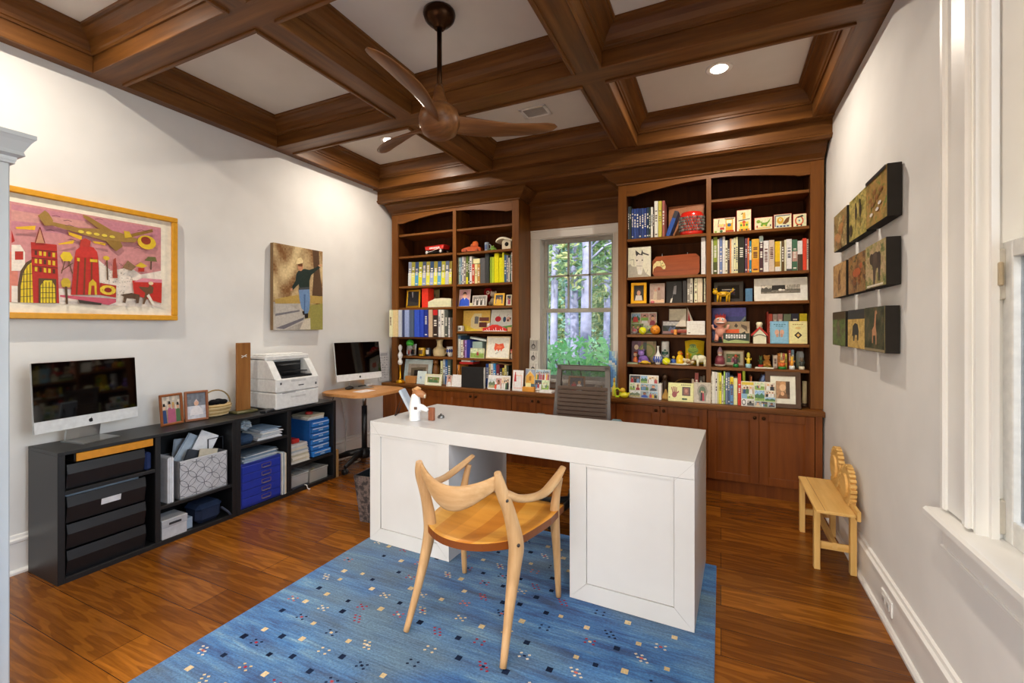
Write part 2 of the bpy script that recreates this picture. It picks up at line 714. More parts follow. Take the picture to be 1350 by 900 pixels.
# unseen near wall, added with a bare opening to limit frontal sky light
mb = MB()
for (x0, x1, z0, z1) in ((XL - .1, -2.5, 0, ZC), (-.1, XR + .3, 0, ZC), (-2.5, -.1, 2.3, ZC)):
 mb.box(x0, x1, YN - .12, YN, z0, z1)
struct(mb, 'wall_near_unseen', 'wall_paint')

# baseboards: board, bead on top and shoe at the floor
def baseboard(name, sgn, x_at, y0, y1):
 mb = MB()
 prof = [(0, 0), (.034, 0), (.034, .012), (.026, .022), (.018, .024), (.018, .165), (.024, .172), (.024, .184), (.014, .192), (.011, .205), (0, .21)]
 poly = [(x_at + sgn * d, z) for d, z in prof]
 mb.prism([(p[0], p[1]) for p in poly], y0, y1, 'xz')
 struct(mb, name, 'trim_paint')


baseboard('baseboard_left', 1, XL - .022, YN, 4.03)
baseboard('baseboard_right', -1, XR - .012, YN, 4.0)

# ------------------------------------------------------------------ coffered ceiling
BAYX = [(-3.375, -2.165), (-1.985, -.81), (-.628, .595)]
BAYY = [(-2.16, -1.1), (-.925, .145), (.32, 1.37), (1.54, 2.588), (2.772, 3.83)]
ZR = ZS + .012
mb = MB()
xe = [XL + .004, XR + .018]
cuts_y = [YN] + [y for b in BAYY for y in b] + [4.0]
for i in range(0, len(cuts_y), 2):
 mb.box(xe[0], xe[1], cuts_y[i] + (.012 if i else 0), cuts_y[i + 1] - .012, ZR, ZC - .002)
struct(mb, 'trim_1', 'walnut_x')
mb = MB()
cuts_x = [xe[0]] + [x for b in BAYX for x in b] + [xe[1]]
for i in range(0, len(cuts_x), 2):
 for (y0, y1) in BAYY:
  mb.box(cuts_x[i] + (.012 if i else 0), cuts_x[i + 1] - (.012 if i + 2 < len(cuts_x) else 0), y0 - .012, y1 + .012, ZR, ZC - .002)
struct(mb, 'trim_2', 'walnut_y')
CROWN = [(0, 2.948), (.010, 2.948), (.012, 2.962), (.020, 2.966), (.024, 2.985), (.040, 3.012), (.066, 3.034), (.084, 3.040), (.086, 3.052), (.098, 3.056), (.098, 3.069)]
k = 3
for (x0, x1) in BAYX:
 for (y0, y1) in BAYY:
  for axis in 'xy':
   mb = MB()
   t = .02
   if axis == 'x':
    mb.box(x0 - t, x1 + t, y0 - t, y0, ZS, ZC - .004, b=.003)
    mb.box(x0 - t, x1 + t, y1, y1 + t, ZS, ZC - .004, b=.003)
   else:
    mb.box(x0 - t, x0, y0, y1, ZS, ZC - .004, b=.003)
    mb.box(x1, x1 + t, y0, y1, ZS, ZC - .004, b=.003)
   for side in (0, 1):
    v, n = [], len(CROWN)
    for end in (0, 1):
     for d, z in CROWN:
      if axis == 'x':
       v.append(((x0 + d) if end == 0 else (x1 - d), (y0 + d) if side == 0 else (y1 - d), z))
      else:
       v.append(((x0 + d) if side == 0 else (x1 - d), (y0 + d) if end == 0 else (y1 - d), z))
    mb.put(v, [(i, i + 1, n + i + 1, n + i) for i in range(n - 1)])
   struct(mb, 'trim_%d' % k, 'walnut_' + axis)
   k += 1

# cornice in front of the bookcases: fascia, bead, soffit back to the wall
mb = MB()
mb.box(xe[0], xe[1], 3.918, 3.945, 2.755, ZR)
mb.prism([(3.945, 2.755), (3.912, 2.755), (3.905, 2.748), (3.905, 2.738), (3.915, 2.733), (3.925, 2.722), (3.945, 2.722)], xe[0], xe[1], 'yz')
mb.box(xe[0], xe[1], 3.945, YB, 2.724, 2.76)
mb.box(xe[0], xe[1], 3.8505, 3.945, ZS + .0005, ZR + .01)
struct(mb, 'trim_%d' % k, 'walnut_x'); k += 1


def crown_run(pts, ztop, zbot, proj):
 """crown moulding along a plan polyline; outward is to the right of travel"""
 prof = [(0, zbot), (.012, zbot), (.014, zbot + .012), (.03, zbot + .02), (.5 * proj, zbot + .35 * (ztop - zbot)), (.8 * proj, zbot + .7 * (ztop - zbot)), (proj * .93, ztop - .018), (proj, ztop - .014), (proj, ztop), (0, ztop)]
 mb = MB()
 P = [Vector((p[0], p[1])) for p in pts]
 rings = []
 for i in range(len(P)):
  d1 = (P[i] - P[i - 1]).normalized() if i > 0 else None
  d2 = (P[i + 1] - P[i]).normalized() if i < len(P) - 1 else None
  n1 = Vector((d1.y, -d1.x)) if d1 else None
  n2 = Vector((d2.y, -d2.x)) if d2 else None
  nn = (n1 + n2) / (1 + n1.dot(n2)) if (n1 and n2) else (n1 or n2)
  rings.append([(P[i].x + nn.x * d, P[i].y + nn.y * d, z) for d, z in prof])
 n = len(prof)
 v = [q for r in rings for q in r]
 f = []
 for i in range(len(P) - 1):
  for j in range(n - 1):
   f.append((i * n + j, i * n + j + 1, (i + 1) * n + j + 1, (i + 1) * n + j))
  f.append((i * n + n - 1, i * n, (i + 1) * n, (i + 1) * n + n - 1))
 f.append(tuple(range(n)))
 f.append(tuple(reversed(range(len(v) - n, len(v)))))
 mb.put(v, f)
 return mb


mb = crown_run([(-1.83, 4.395), (-.845, 4.395)], 2.724, 2.60, .12)
mb.box(-1.83, -.845, 4.385, YB, 2.36, 2.73)
struct(mb, 'trim_%d' % k, 'walnut_x'); k += 1

# ------------------------------------------------------------------ recessed lights, vent
def downlight(x, y, label, power=LAMP_POWER, shine=True):
 t = thing('recessed_light', label, 'ceiling light', (x, y, ZC), group='recessed ceiling lights')
 mb = MB('#f2f0ea'); mb.lathe([(.052, -.004), (.075, -.006), (.082, -.003), (.082, 0)], 28)
 mb.build('trim_ring', 'satin', t)
 mb = MB('#ffffff'); mb.lathe([(.001, -.0075), (.05, -.0075), (.051, -.004)], 24)
 mb.build('lens', 'lamp_lens', t)
 d = bpy.data.lights.new('lamp', 'AREA')
 d.shape = 'DISK'
 d.size = .07
 d.energy = power
 d.color = (1.0, .88, .74)
 d.spread = math.radians(170)
 o = bpy.data.objects.new('lamp', d)
 o.location = (x, y, ZC - .012)
 o.rotation_euler = (0, 0, 0)
 C.objects.link(o)


downlight(*on_z(513, 186, 3.06)[:2], 'lit recessed light in white coffer beside fan blade tip')
downlight(*on_z(948, 92, 3.06)[:2], 'brightest recessed light in coffer above the bookcase by side wall')
downlight(-2.80, .84, 'recessed light in the coffer over the framed cartoon city print')
downlight(-.02, .84, 'recessed light in the coffer nearest the side window')
downlight(-2.80, -1.6, 'recessed light at the unseen room end on the picture wall side', LAMP_POWER * .6)
downlight(-.02, -1.6, 'recessed light at the unseen room end on the side window side', LAMP_POWER * .6)

vx, vy = -1.345, 3.335
t = thing('ceiling_vent', 'white slotted air vent in ceiling panel behind fan blade', 'vent', (vx, vy, ZC))
mb = MB('#efeeea')
for a in (-1, 1):
 mb.box(a * .10 - .014, a * .10 + .014, -.085, .085, -.008, 0, b=.002)
 mb.box(-.114, .114, a * .075 - .012, a * .075 + .012, -.008, 0, b=.002)
mb.build('frame', 'satin', t)
mb = MB('#8f8d88')
mb.box(-.09, .09, -.065, .065, -.002, 0)
for i in range(9):
 y = -.06 + i * .0145
 mb.box(-.088, .088, y, y + .008, -.006, -.002, '#b8b6b0')
mb.build('louvers', 'satin', t)

# ------------------------------------------------------------------ back window
GY = 4.50
wn = MB()
cx0, cx1, cz1 = -1.835, -.84, 2.365
wn.box(cx0 + .006, BX0 + .012, YB - .022, YB + .01, .717, cz1 - .095, b=.004)
wn.box(BX1 - .012, cx1 - .006, YB - .022, YB + .01, .717, cz1 - .095, b=.004)
wn.box(cx0 + .006, cx1 - .006, YB - .022, YB + .01, cz1 - .0945, cz1 - .002, b=.004)
wn.box(BX0 + .002, BX0 + .012, YB - .03, YB - .018, .72, cz1 - .09)
wn.box(BX1 - .012, BX1 - .002, YB - .03, YB - .018, .72, cz1 - .09)
wn.box(cx0 + .01, cx1 - .01, YB - .03, YB - .018, cz1 - .022, cz1 - .004)
for (a, b_) in ((BX0, BX0 + .012), (BX1 - .012, BX1)):
 wn.box(a, b_, YB, YB + .16, BZ0, cz1 - .09)
wn.box(BX0, BX1, YB, YB + .16, cz1 - .10, cz1 - .088)
w1 = wn.build('window_1', 'trim_paint')
w1['kind'] = 'structure'


def sash(x0, x1, z0, z1, y, cols, rows, name, parent):
 mb = MB('#a7a7a2')
 f = .042
 mb.box(x0, x0 + f, y - .02, y + .02, z0, z1, b=.003)
 mb.box(x1 - f, x1, y - .02, y + .02, z0, z1, b=.003)
 mb.box(x0 + f, x1 - f, y - .0195, y + .0195, z0, z0 + f, b=.003)
 mb.box(x0 + f, x1 - f, y - .0195, y + .0195, z1 - f, z1, b=.003)
 for i in range(1, cols):
  xx = x0 + f + (x1 - x0 - 2 * f) * i / cols
  mb.box(xx - .009, xx + .009, y - .012, y + .012, z0 + f, z1 - f)
 for i in range(1, rows):
  zz = z0 + f + (z1 - z0 - 2 * f) * i / rows
  mb.box(x0 + f, x1 - f, y - .012, y + .012, zz - .009, zz + .009)
 o = mb.build(name, 'satin', parent)
 g = MB()
 g.box(x0 + f, x1 - f, y - .002, y + .002, z0 + f, z1 - f)
 g.build('pane', 'window_glass', o)
 return o


sx0, sx1 = BX0 + .012, BX1 - .012
sash(sx0, sx1, 1.50, 2.27, GY + .03, 3, 2, 'upper_sash', w1)
sash(sx0, sx1, .80, 1.54, GY - .012, 1, 1, 'lower_sash', w1)
mb = MB(); mb.box(BX0 - .02, BX1 + .02, YB - .04, YB + .17, .775, .805, b=.004)
mb.build('sill', 'trim_paint', w1)

# ------------------------------------------------------------------ side window
xi = xr(1.6)
wn = MB()
cw = .185
# casing legs and head with stepped profile
def casing_leg(y0, y1, z0, z1):
 wn.box(xi - .024, xi + .01, y0, y1, z0, z1, b=.004)


casing_leg(WY1 + .0, WY1 + cw, WZ0 + .03, WZ1 + cw)
casing_leg(WY0 - cw, WY0, WZ0 + .03, WZ1 + cw)
wn.box(xi - .024, xi + .01, WY0, WY1, WZ1, WZ1 + cw, b=.004)
for (a, b_) in ((WY1 + cw - .03, WY1 + cw), (WY1, WY1 + .03), (WY0 - cw, WY0 - cw + .03)):
 wn.box(xi - .038, xi - .02, a, b_, WZ0 + .03, WZ1 + cw - .02, b=.006)
jx = XR + .042
for (a, b_) in ((WY1 - .014, WY1), (WY0, WY0 + .014)):
 wn.box(xi - .02, jx + .1, a, b_, WZ0, WZ1)
wn.box(xi - .02, jx + .1, WY0, WY1, WZ1 - .014, WZ1)
# parting stops on the jamb
wn.box(jx - .03, jx - .012, WY1 - .03, WY1 - .014, WZ0, WZ1)
w2 = wn.build('window_2', 'trim_paint')
w2['kind'] = 'structure'
# stool and apron
mb = MB()
mb.box(xi - .075, jx + .1, WY0 - cw - .03, WY1 + cw + .03, WZ0 - .012, WZ0 + .022, b=.008)
mb.box(xi - .03, xi, WY0 - cw, WY1 + cw, WZ0 - .115, WZ0 - .012, b=.004)
mb.box(xi - .036, xi, WY0 - cw, WY1 + cw, WZ0 - .104, WZ0 - .094, b=.003)
mb.build('sill', 'trim_paint', w2)


def side_sash(y0, y1, z0, z1, x, name):
 mb = MB('#dcdcd8')
 f = .05
 mb.box(x - .02, x + .02, y0, y0 + f, z0, z1, b=.003)
 mb.box(x - .02, x + .02, y1 - f, y1, z0, z1, b=.003)
 mb.box(x - .0195, x + .0195, y0 + f, y1 - f, z0, z0 + f + .02, b=.003)
 mb.box(x - .0195, x + .0195, y0 + f, y1 - f, z1 - f, z1, b=.003)
 o = mb.build(name, 'satin', w2)
 g = MB()
 g.box(x - .002, x + .002, y0 + f, y1 - f, z0 + f, z1 - f)
 g.build('pane', 'window_glass', o)


side_sash(WY0 + .014, WY1 - .014, WZ0 + .022, 1.60, jx + .02, 'lower_sash')
side_sash(WY0 + .014, WY1 - .014, 1.55, WZ1 - .014, jx + .065, 'upper_sash')
mb = MB('#b9b4a8')
mb.box(jx - .012, jx + .002, WY1 - .032, WY1 - .014, 1.43, 1.58, b=.003)
mb.box(jx - .018, jx - .008, WY1 - .045, WY1 - .03, 1.47, 1.54, '#b3a284', b=.003)
mb.build('latch', 'satin', w2)
mb = MB('#b9b4a8')
mb.box(jx - .012, jx + .002, WY1 - .032, WY1 - .014, .74, .84, b=.003)
mb.build('hinge', 'satin', w2)

# wall socket on the right baseboard
t = thing('wall_socket', 'white power socket set in the baseboard under the side window', 'socket', (XR - .03, *on_x(1170, 790, XR - .03)[1:2], .10), rz=0)
mb = MB('#efefec'); mb.box(-.006, .002, -.07, .07, -.035, .035, b=.003); mb.build('plate', 'satin', t)
for a in (-.03, .03):
 mb = MB('#d9d9d6')
 mb.box(-.009, -.005, a - .018, a + .018, -.016, .016, b=.002)
 mb.box(-.0095, -.0085, a - .008, a - .005, -.006, .008, '#444444')
 mb.box(-.0095, -.0085, a + .005, a + .008, -.006, .008, '#444444')
 mb.build('outlet', 'satin', t)

# ------------------------------------------------------------------ tall white cabinet beside the camera
t = thing('tall_cabinet', 'tall white cabinet, shade in its colour, with moulded cornice at the near edge', 'cabinet', (-2.62, .37, 0))
mb = MB(); mb.box(-.35, .35, -.32, .32, 0, 1.93, b=.004); mb.build('body', 'shaded_trim', t)
cm = crown_run([(-.35, .32), (-.35, -.32), (.35, -.32), (.35, .32), (-.35, .32)], 2.03, 1.935, .052)
cm.box(-.36, .36, -.33, .33, 1.925, 2.025)
cm.build('cornice', 'shaded_trim', t)
mb = MB(); mb.box(.345, .36, -.28, .28, .10, 1.86, b=.004); mb.build('door', 'shaded_trim', t)
# ------------------------------------------------------------------ outdoors behind the back window
rnd = random.Random(4)
mb = MB(); mb.box(-14, 12, YB + .3, 40, -.6, -.5)
o = mb.build('ground_outside', 'ground_leaf'); o['kind'] = 'structure'


mb = MB()
mb.surf(lambda u, v: (-26 + 40 * u, 19 + 5 * v + .8 * math.sin(9 * u), -.6 + 11 * v + .9 * math.sin(23 * u) * v + .6 * math.sin(41 * u + 2) * v), 60, 6)
o = mb.build('hill_outside', 'far_wood'); o['kind'] = 'structure'


def leaf_cloud(mb, cx, cy, cz, rx, ry, rz, n, size, rr):
 for i in range(n):
  while True:
   p = (rr.uniform(-1, 1), rr.uniform(-1, 1), rr.uniform(-1, 1))
   if p[0] ** 2 + p[1] ** 2 + p[2] ** 2 < 1: break
  c = Vector((cx + p[0] * rx, cy + p[1] * ry, cz + p[2] * rz))
  s = size * rr.uniform(.6, 1.3)
  e = Matrix.Rotation(rr.uniform(0, 6.28), 3, 'Z') @ Matrix.Rotation(rr.uniform(-1.5, 1.5), 3, 'X') @ Matrix.Rotation(rr.uniform(-1.5, 1.5), 3, 'Y')
  q = [Vector((-s, 0, 0)), Vector((-.2 * s, .36 * s, .08 * s)), Vector((s, 0, -.1 * s)), Vector((-.2 * s, -.36 * s, .08 * s))]
  mb.flat([tuple(c + e @ k) for k in q])


def tree(x, y, r, h, label, leafmat, clouds, seed):
 rr = random.Random(seed)
 t = thing('tree', label, 'tree', (x, y, -.5), group='trees beyond the window')
 mb = MB()
 pts = [(rr.uniform(-.06, .06) + .02 * k, rr.uniform(-.06, .06), k * h / 6) for k in range(7)]
 mb.tube(pts, [r * (1 - .06 * k) for k in range(7)], 12)
 for b in range(5):
  z = h * rr.uniform(.25, .8)
  a = rr.uniform(0, 6.28)
  L = rr.uniform(.6, 1.5)
  mb.tube([(0, 0, z), (L * .5 * math.cos(a), L * .5 * math.sin(a), z + .3), (L * math.cos(a), L * math.sin(a), z + .4)], [r * .28, r * .18, r * .06], 6)
 mb.build('trunk', 'bark', t)
 mb = MB()
 for (dx, dy, dz, ax, ay, az, n, s) in clouds:
  leaf_cloud(mb, dx, dy, dz, ax, ay, az, n, s, rr)
 mb.build('foliage', leafmat, t)


bt = thing('garden_bush', 'leafy green bush just outside the back window', 'bush', (-1.35, 5.4, -.5))
mb = MB()
rr = random.Random(9)
for b in range(14):
 a = rr.uniform(0, 6.28)
 mb.tube([(rr.uniform(-.3, .3), 0, 0), (.5 * math.cos(a), .25 * math.sin(a), .9), (1.0 * math.cos(a), .3 * math.sin(a), 1.45)], [.02, .014, .006], 6, '#5a4a3a')
mb.build('stem', 'matte', bt)
mb = MB()
leaf_cloud(mb, 0, 0, 1.05, 1.5, .5, .68, 3000, .062, rr)
mb.build('foliage', 'leaf_bush', bt)

for i, (u, v_, y, r) in enumerate(((732, 400, 8.0, .075), (757, 400, 9.0, .10), (771, 400, 7.2, .10), (797, 400, 11, .09), (746, 400, 12, .11), (716, 400, 10, .08), (808, 400, 8.5, .06))):
 x = on_y(u, v_, y)[0]
 lab = ['pale tree trunk behind the window panes nearest the photo strip', 'tree behind the middle window panes, further back of two', 'pale tree trunk close behind the middle window panes',
     'tree behind the window panes nearest the blue painting', 'tree far back behind the first glazing bar of the window', 'tree at the very edge of the window above the photo strip', 'slim tree at the very edge of the window above the blue painting'][i]
 tree(x, y, r, 9.0, lab, ['leaf_tree', 'leaf_teal', 'leaf_tree'][i % 3],
   [(rnd.uniform(-.15, .15), rnd.uniform(-.1, .2), 3.0 + 1.0 * q, .55, .45, .6, 240, .075) for q in range(5)], 30 + i)
hz = MB()
for q in range(40):
 leaf_cloud(hz, rnd.uniform(-8, 3), rnd.uniform(12.8, 17), rnd.uniform(.2, 7.5), 1.8, 1.0, 1.3, 420, .12, rnd)
o = hz.build('woodland_foliage', 'leaf_tree')
tag(o, 'mass of green and yellow woodland leaves far behind the window', 'foliage', kind='stuff')
hz = MB()
for q in range(14):
 leaf_cloud(hz, rnd.uniform(-6, 2.5), rnd.uniform(7, 11), rnd.uniform(-.4, 1.6), 1.2, .8, .7, 400, .07, rnd)
o = hz.build('undergrowth', 'leaf_teal')
tag(o, 'low undergrowth between the tree trunks outside', 'undergrowth', kind='stuff')
# bushes beyond the side window
# ------------------------------------------------------------------ built-in bookcases
YF, YS, YBK = 4.10, 4.118, 4.40                 # face frame, shelf fronts, back panel
ZT = .715                                       # worktop of the base cabinets
ZTOP = 2.66


def bookcase(x0, x1, xi0, xd0, xd1, xi1, shelves_a, shelves_b, label, crown_pts):
 t = thing('bookcase', label, 'bookcase', ((x0 + x1) / 2, YF, ZT))
 ox = -(x0 + x1) / 2

 def loc(mb): mb.m = Matrix.Translation((ox, -YF, -ZT)); return mb
 for (a, b_) in ((x0, xi0), (xi1, x1)):
  mb = loc(MB()); mb.box(a, b_, YF, YF + .022, ZT + .001, ZTOP, b=.002); mb.build('stile', 'case_z', t)
 for (a, b_) in ((x0, x0 + .02), (x1 - .02, x1)):
  mb = loc(MB()); mb.box(a, b_, YF + .022, YBK + .015, ZT + .001, ZTOP); mb.build('side_panel', 'case_z', t)
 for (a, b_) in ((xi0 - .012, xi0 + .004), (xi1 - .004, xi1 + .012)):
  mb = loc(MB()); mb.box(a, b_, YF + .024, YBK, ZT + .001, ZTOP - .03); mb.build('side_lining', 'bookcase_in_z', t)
 mb = loc(MB()); mb.box(xd0, xd1, YF + .002, YF + .022, ZT + .001, 2.62, b=.002)
 mb.box((xd0 + xd1) / 2 - .011, (xd0 + xd1) / 2 + .011, YF + .022, YBK, ZT + .001, 2.62)
 mb.build('divider', 'case_z', t)
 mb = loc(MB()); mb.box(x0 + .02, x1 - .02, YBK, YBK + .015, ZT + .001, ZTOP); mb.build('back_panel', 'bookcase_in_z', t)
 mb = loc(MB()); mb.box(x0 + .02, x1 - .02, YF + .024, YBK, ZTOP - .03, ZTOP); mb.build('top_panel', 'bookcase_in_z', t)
 # arched rail
 n = 24
 pts = [(xi0, ZTOP), (xi0, 2.522), (xi0 + .08, 2.520)]
 for i in range(n + 1):
  s = i / n
  xx = xi0 + .10 + (xi1 - xi0 - .20) * s
  pts.append((xx, 2.528 + .062 * math.sin(math.pi * s)))
 pts += [(xi1 - .08, 2.520), (xi1, 2.522), (xi1, ZTOP)]
 mb = loc(MB()); mb.prism(pts, YF + .0005, YF + .022, 'xz'); mb.build('arched_rail', 'case_x', t)
 for z in shelves_a:
  mb = loc(MB()); mb.box(xi0 + .004, (xd0 + xd1) / 2 - .011, YS, YBK, z - .024, z, b=.002); mb.build('shelf', 'case_x', t)
 for z in shelves_b:
  mb = loc(MB()); mb.box((xd0 + xd1) / 2 + .011, xi1 - .004, YS, YBK, z - .024, z, b=.002); mb.build('shelf', 'case_x', t)
 mb = crown_run(crown_pts, 2.722, 2.625, .12)
 mb.v = [(p[0] + ox, p[1] - YF, p[2] - ZT) for p in mb.v]
 mb.build('crown', 'walnut_x', t)
 return t


bookcase(-3.43, -1.83, -3.345, -2.609, -2.567, -1.905, [2.40, 2.15, 1.81, 1.565, 1.237, 1.02], [2.395, 2.142, 1.804, 1.567, 1.302, 1.018],
   'built-in walnut bookcase with arched top next to the long picture wall', [(-3.43, YF), (-1.83, YF), (-1.83, 4.375)])
bookcase(-.845, .713, -.772, -.111, -.073, .625, [2.139, 1.794, 1.556, 1.28, 1.014], [2.413, 2.133, 1.79, 1.556, 1.213, 1.013],
   'built-in walnut bookcase with arched top against the wall of animal canvases', [(-.845, 4.375), (-.845, YF), (.713, YF)])

# base cabinets under one long worktop
mb = MB()
mb.box(XL - .01, xr(.7) - .003, 4.005, YB - .023, ZT - .03, ZT, b=.004)
mb.box(XL - .01, xr(.7) - .003, 4.018, YB - .03, ZT - .042, ZT - .028)
tag(mb.build('worktop', 'case_x'), 'long walnut worktop that runs under both bookcases and window', 'worktop')


def knob(parent, x, y, z):
 mb = MB('#6b4a22'); mb.lathe([(.001, -.026), (.010, -.025), (.014, -.020), (.012, -.014), (.006, -.010), (.006, 0)], 14, x, y, z, axis='y')
 mb.build('knob', 'bronze', parent)


def base_cabinet(x0, x1, seam, label, knobs=True):
 t = thing('base_cabinet', label, 'cabinet', ((x0 + x1) / 2, 4.03, 0), group='base cabinets')
 w = x1 - x0
 mb = MB()
 mb.box(-w / 2, w / 2, .02, .36, .10, ZT - .044)
 mb.box(-w / 2, w / 2, .03, .05, .0, .10)
 mb.build('carcass', 'door_z', t)
 for (a, b_, side) in ((-w / 2 + .002, seam - .0015, 1), (seam + .0015, w / 2 - .002, -1)):
  z0, z1 = .107, ZT - .047
  s = .062
  mb = MB()
  mb.box(a, a + s, 0, .02, z0, z1, b=.002)
  mb.box(b_ - s, b_, 0, .02, z0, z1, b=.002)
  mb.box(a + s, b_ - s, 0, .02, z0, z0 + s, b=.002)
  mb.box(a + s, b_ - s, 0, .02, z1 - s, z1, b=.002)
  mb.box(a + s - .004, b_ - s + .004, .010, .018, z0 + s - .004, z1 - s + .004)
  # sloped bead round the panel
  for (p, q) in ((a + s, a + s + .012), (b_ - s - .012, b_ - s)):
   mb.prism([(p, .004), (q, .010), (q, .012), (p, .012)] if p == a + s else [(p, .010), (q, .004), (q, .012), (p, .012)], z0 + s, z1 - s, 'xy')
  d = mb.build('door', 'door_z', t)
  if knobs:
   knob(d, (b_ - .03) if side == 1 else (a + .03), 0, z1 - .035)
 return t


names = ['base cabinet doors beside the round desk on a post', 'base cabinet doors behind the white desk end with the horse figurine', 'base cabinet doors under the back window',
   'base cabinet doors behind the mesh office chair', 'base cabinet doors under the inner half of the bookcase by the animal canvases', 'base cabinet doors nearest the small pine bench']
edges = [(-3.385, -2.647, .0), (-2.645, -1.88, -.044), (-1.878, -1.36, 0), (-1.358, -.85, 0), (-.848, -.10, 0), (-.098, .644, 0)]
for (a, b_, s_), nm in zip(edges, names):
 base_cabinet(a, b_, s_, nm)
mb = MB(); mb.box(.646, .69, 4.03, 4.39, 0, ZT - .044)
o = mb.build('filler_strip', 'door_z'); tag(o, 'narrow walnut filler strip between last cabinet door and the wall', 'filler strip')
mb = MB(); mb.box(-3.50, -3.387, 4.035, 4.39, 0, ZT - .044)
o = mb.build('filler_strip', 'door_z'); tag(o, 'narrow walnut filler strip between first cabinet door and picture wall', 'filler strip')

# ------------------------------------------------------------------ rug
RX0, RX1, RY0, RY1 = -2.03, -.022, -.15, 2.77
mb = MB('#4a87b4')
mb.box(RX0, RX1, RY0, RY1, .0005, .011, b=.003)
rug = mb.build('rug', 'rug_pile')
tag(rug, 'blue woven rug with scattered small flower motifs on the plank floor', 'rug')
mk = MB()
rr = random.Random(21)
cols = ['#1a2740', '#141d33', '#d8c49a', '#c9b488', '#9c2f3c', '#b04a50', '#c26a5a', '#d6cdb6']
ny, nx = 27, 17
for j in range(ny):
 for i in range(nx):
  x = RX0 + .10 + (RX1 - RX0 - .2) * (i + .5 * (j % 2)) / nx + rr.uniform(-.02, .02)
  y = RY0 + .10 + (RY1 - RY0 - .2) * j / ny + rr.uniform(-.02, .02)
  if rr.random() < .18 or x > RX1 - .06: continue
  z = .0118
  if (i + j) % 2 or rr.random() < .2:
   s = rr.uniform(.010, .014)
   c = rr.choice(cols[:4])
   mk.put([(x - s, y - s, z), (x + s, y - s, z), (x + s, y + s, z), (x - s, y + s, z)], [(0, 1, 2, 3)], c)
  else:
   c = rr.choice(cols)
   c2 = rr.choice(cols)
   s = .0075
   for (dx, dy) in ((-1.9, -1), (-1.9, 1), (1.9, -1), (1.9, 1)) if (i + j // 2) % 3 else ((-1.5, 0), (1.5, 0), (0, -1.5), (0, 1.5), (-2.6, 1.4), (2.6, -1.4)):
    X, Y = x + dx * s * 1.25, y + dy * s * 1.5
    mk.put([(X - s, Y, z), (X - s * .2, Y - s * .8, z), (X + s, Y, z), (X + s * .2, Y + s * .8, z)], [(0, 1, 2, 3)], c)
   if rr.random() < .8:
    mk.put([(x - s * .9, y - s * .7, z), (x + s * .9, y - s * .7, z), (x + s * .9, y + s * .7, z), (x - s * .9, y + s * .7, z)], [(0, 1, 2, 3)], c2)
mk.build('motifs', 'rug_mark', rug)

# ------------------------------------------------------------------ white desk
DX, DY, DR = -1.04, 2.503, math.radians(-2.2)
DW, DD, DH = 1.90, .70, .745
ZRUG = .0124
desk = thing('desk', 'large white double-pedestal desk in the middle of the room', 'desk', (DX, DY, ZRUG), DR)
mb = MB(); mb.box(-DW / 2, DW / 2, -DD / 2, DD / 2, DH - .0785, DH, b=.0012)
mb.build('desktop', 'desk_white', desk)
for (a, b_) in ((-DW / 2, -DW / 2 + .60), (DW / 2 - .575, DW / 2)):
 mb = MB()
 f, z1 = .085, DH - .079
 y0 = -DD / 2
 mb.box(a, b_, y0 + .012, DD / 2, 0, z1)
 # stiles and rails of the framed front, with mitred joints cut as thin grooves
 lo, hi = a, b_
 mb.prism([(lo, 0), (hi, 0), (hi - f, f), (lo + f, f)], y0, y0 + .012, 'xz')
 mb.prism([(lo, .001), (lo + f - .0007, f + .001), (lo + f - .0007, z1), (lo, z1)], y0, y0 + .012, 'xz')
 mb.prism([(hi, .001), (hi, z1), (hi - f + .0007, z1), (hi - f + .0007, f + .001)], y0, y0 + .012, 'xz')
 mb.prism([(lo + f, z1 - .012), (hi - f, z1 - .012), (hi - f, z1), (lo + f, z1)], y0, y0 + .012, 'xz')
 mb.build('pedestal', 'desk_white', desk)
 ox, ix = (a, a + f) if a < 0 else (b_, b_ - f)
 mb = MB('#9a9a98')
 mb.prism([(ox, DH - .002), (ix, z1 - .014), (ix + .0012, z1 - .014), (ox + .0012, DH - .002)], y0 - .0004, y0 + .0005, 'xz')
 mb.build('mitre_joint', 'satin', desk)
 mb = MB(); mb.box(a + f + .002, b_ - f - .002, y0 + .006, y0 + .014, f + .002, z1 - .014)
 mb.build('front_panel', 'desk_white', desk)

# ------------------------------------------------------------------ sculpted wooden armchair
ch = thing('armchair', 'sculpted pale maple armchair with scooped seat drawn up to the desk', 'chair', (-.995, 1.82, ZRUG), 0)
CM = Matrix.Translation((.995, -1.82, -ZRUG))


def cmb(col='#ffffff'):
 m_ = MB(col); m_.m = CM; return m_


def smooth_path(P, k=5):
 """Catmull-Rom through (x, y, z, r) points"""
 out = []
 n = len(P)
 for i in range(n - 1):
  p0, p1, p2, p3 = P[max(0, i - 1)], P[i], P[i + 1], P[min(n - 1, i + 2)]
  for j in range(k):
   t_ = j / k
   out.append(tuple(.5 * (2 * b + (c - a) * t_ + (2 * a - 5 * b + 4 * c - d) * t_ ** 2 + (3 * b - a - 3 * c + d) * t_ ** 3) for a, b, c, d in zip(p0, p1, p2, p3)))
 out.append(P[-1])
 return [o_[:3] for o_ in out], [o_[3] for o_ in out]


def limb(P, name, mat, parent, n=12, k=5, flat=None):
 pts, rad = smooth_path(P, k)
 m_ = cmb(); m_.tube(pts, rad, n, flat=flat)
 return m_.build(name, mat, parent)


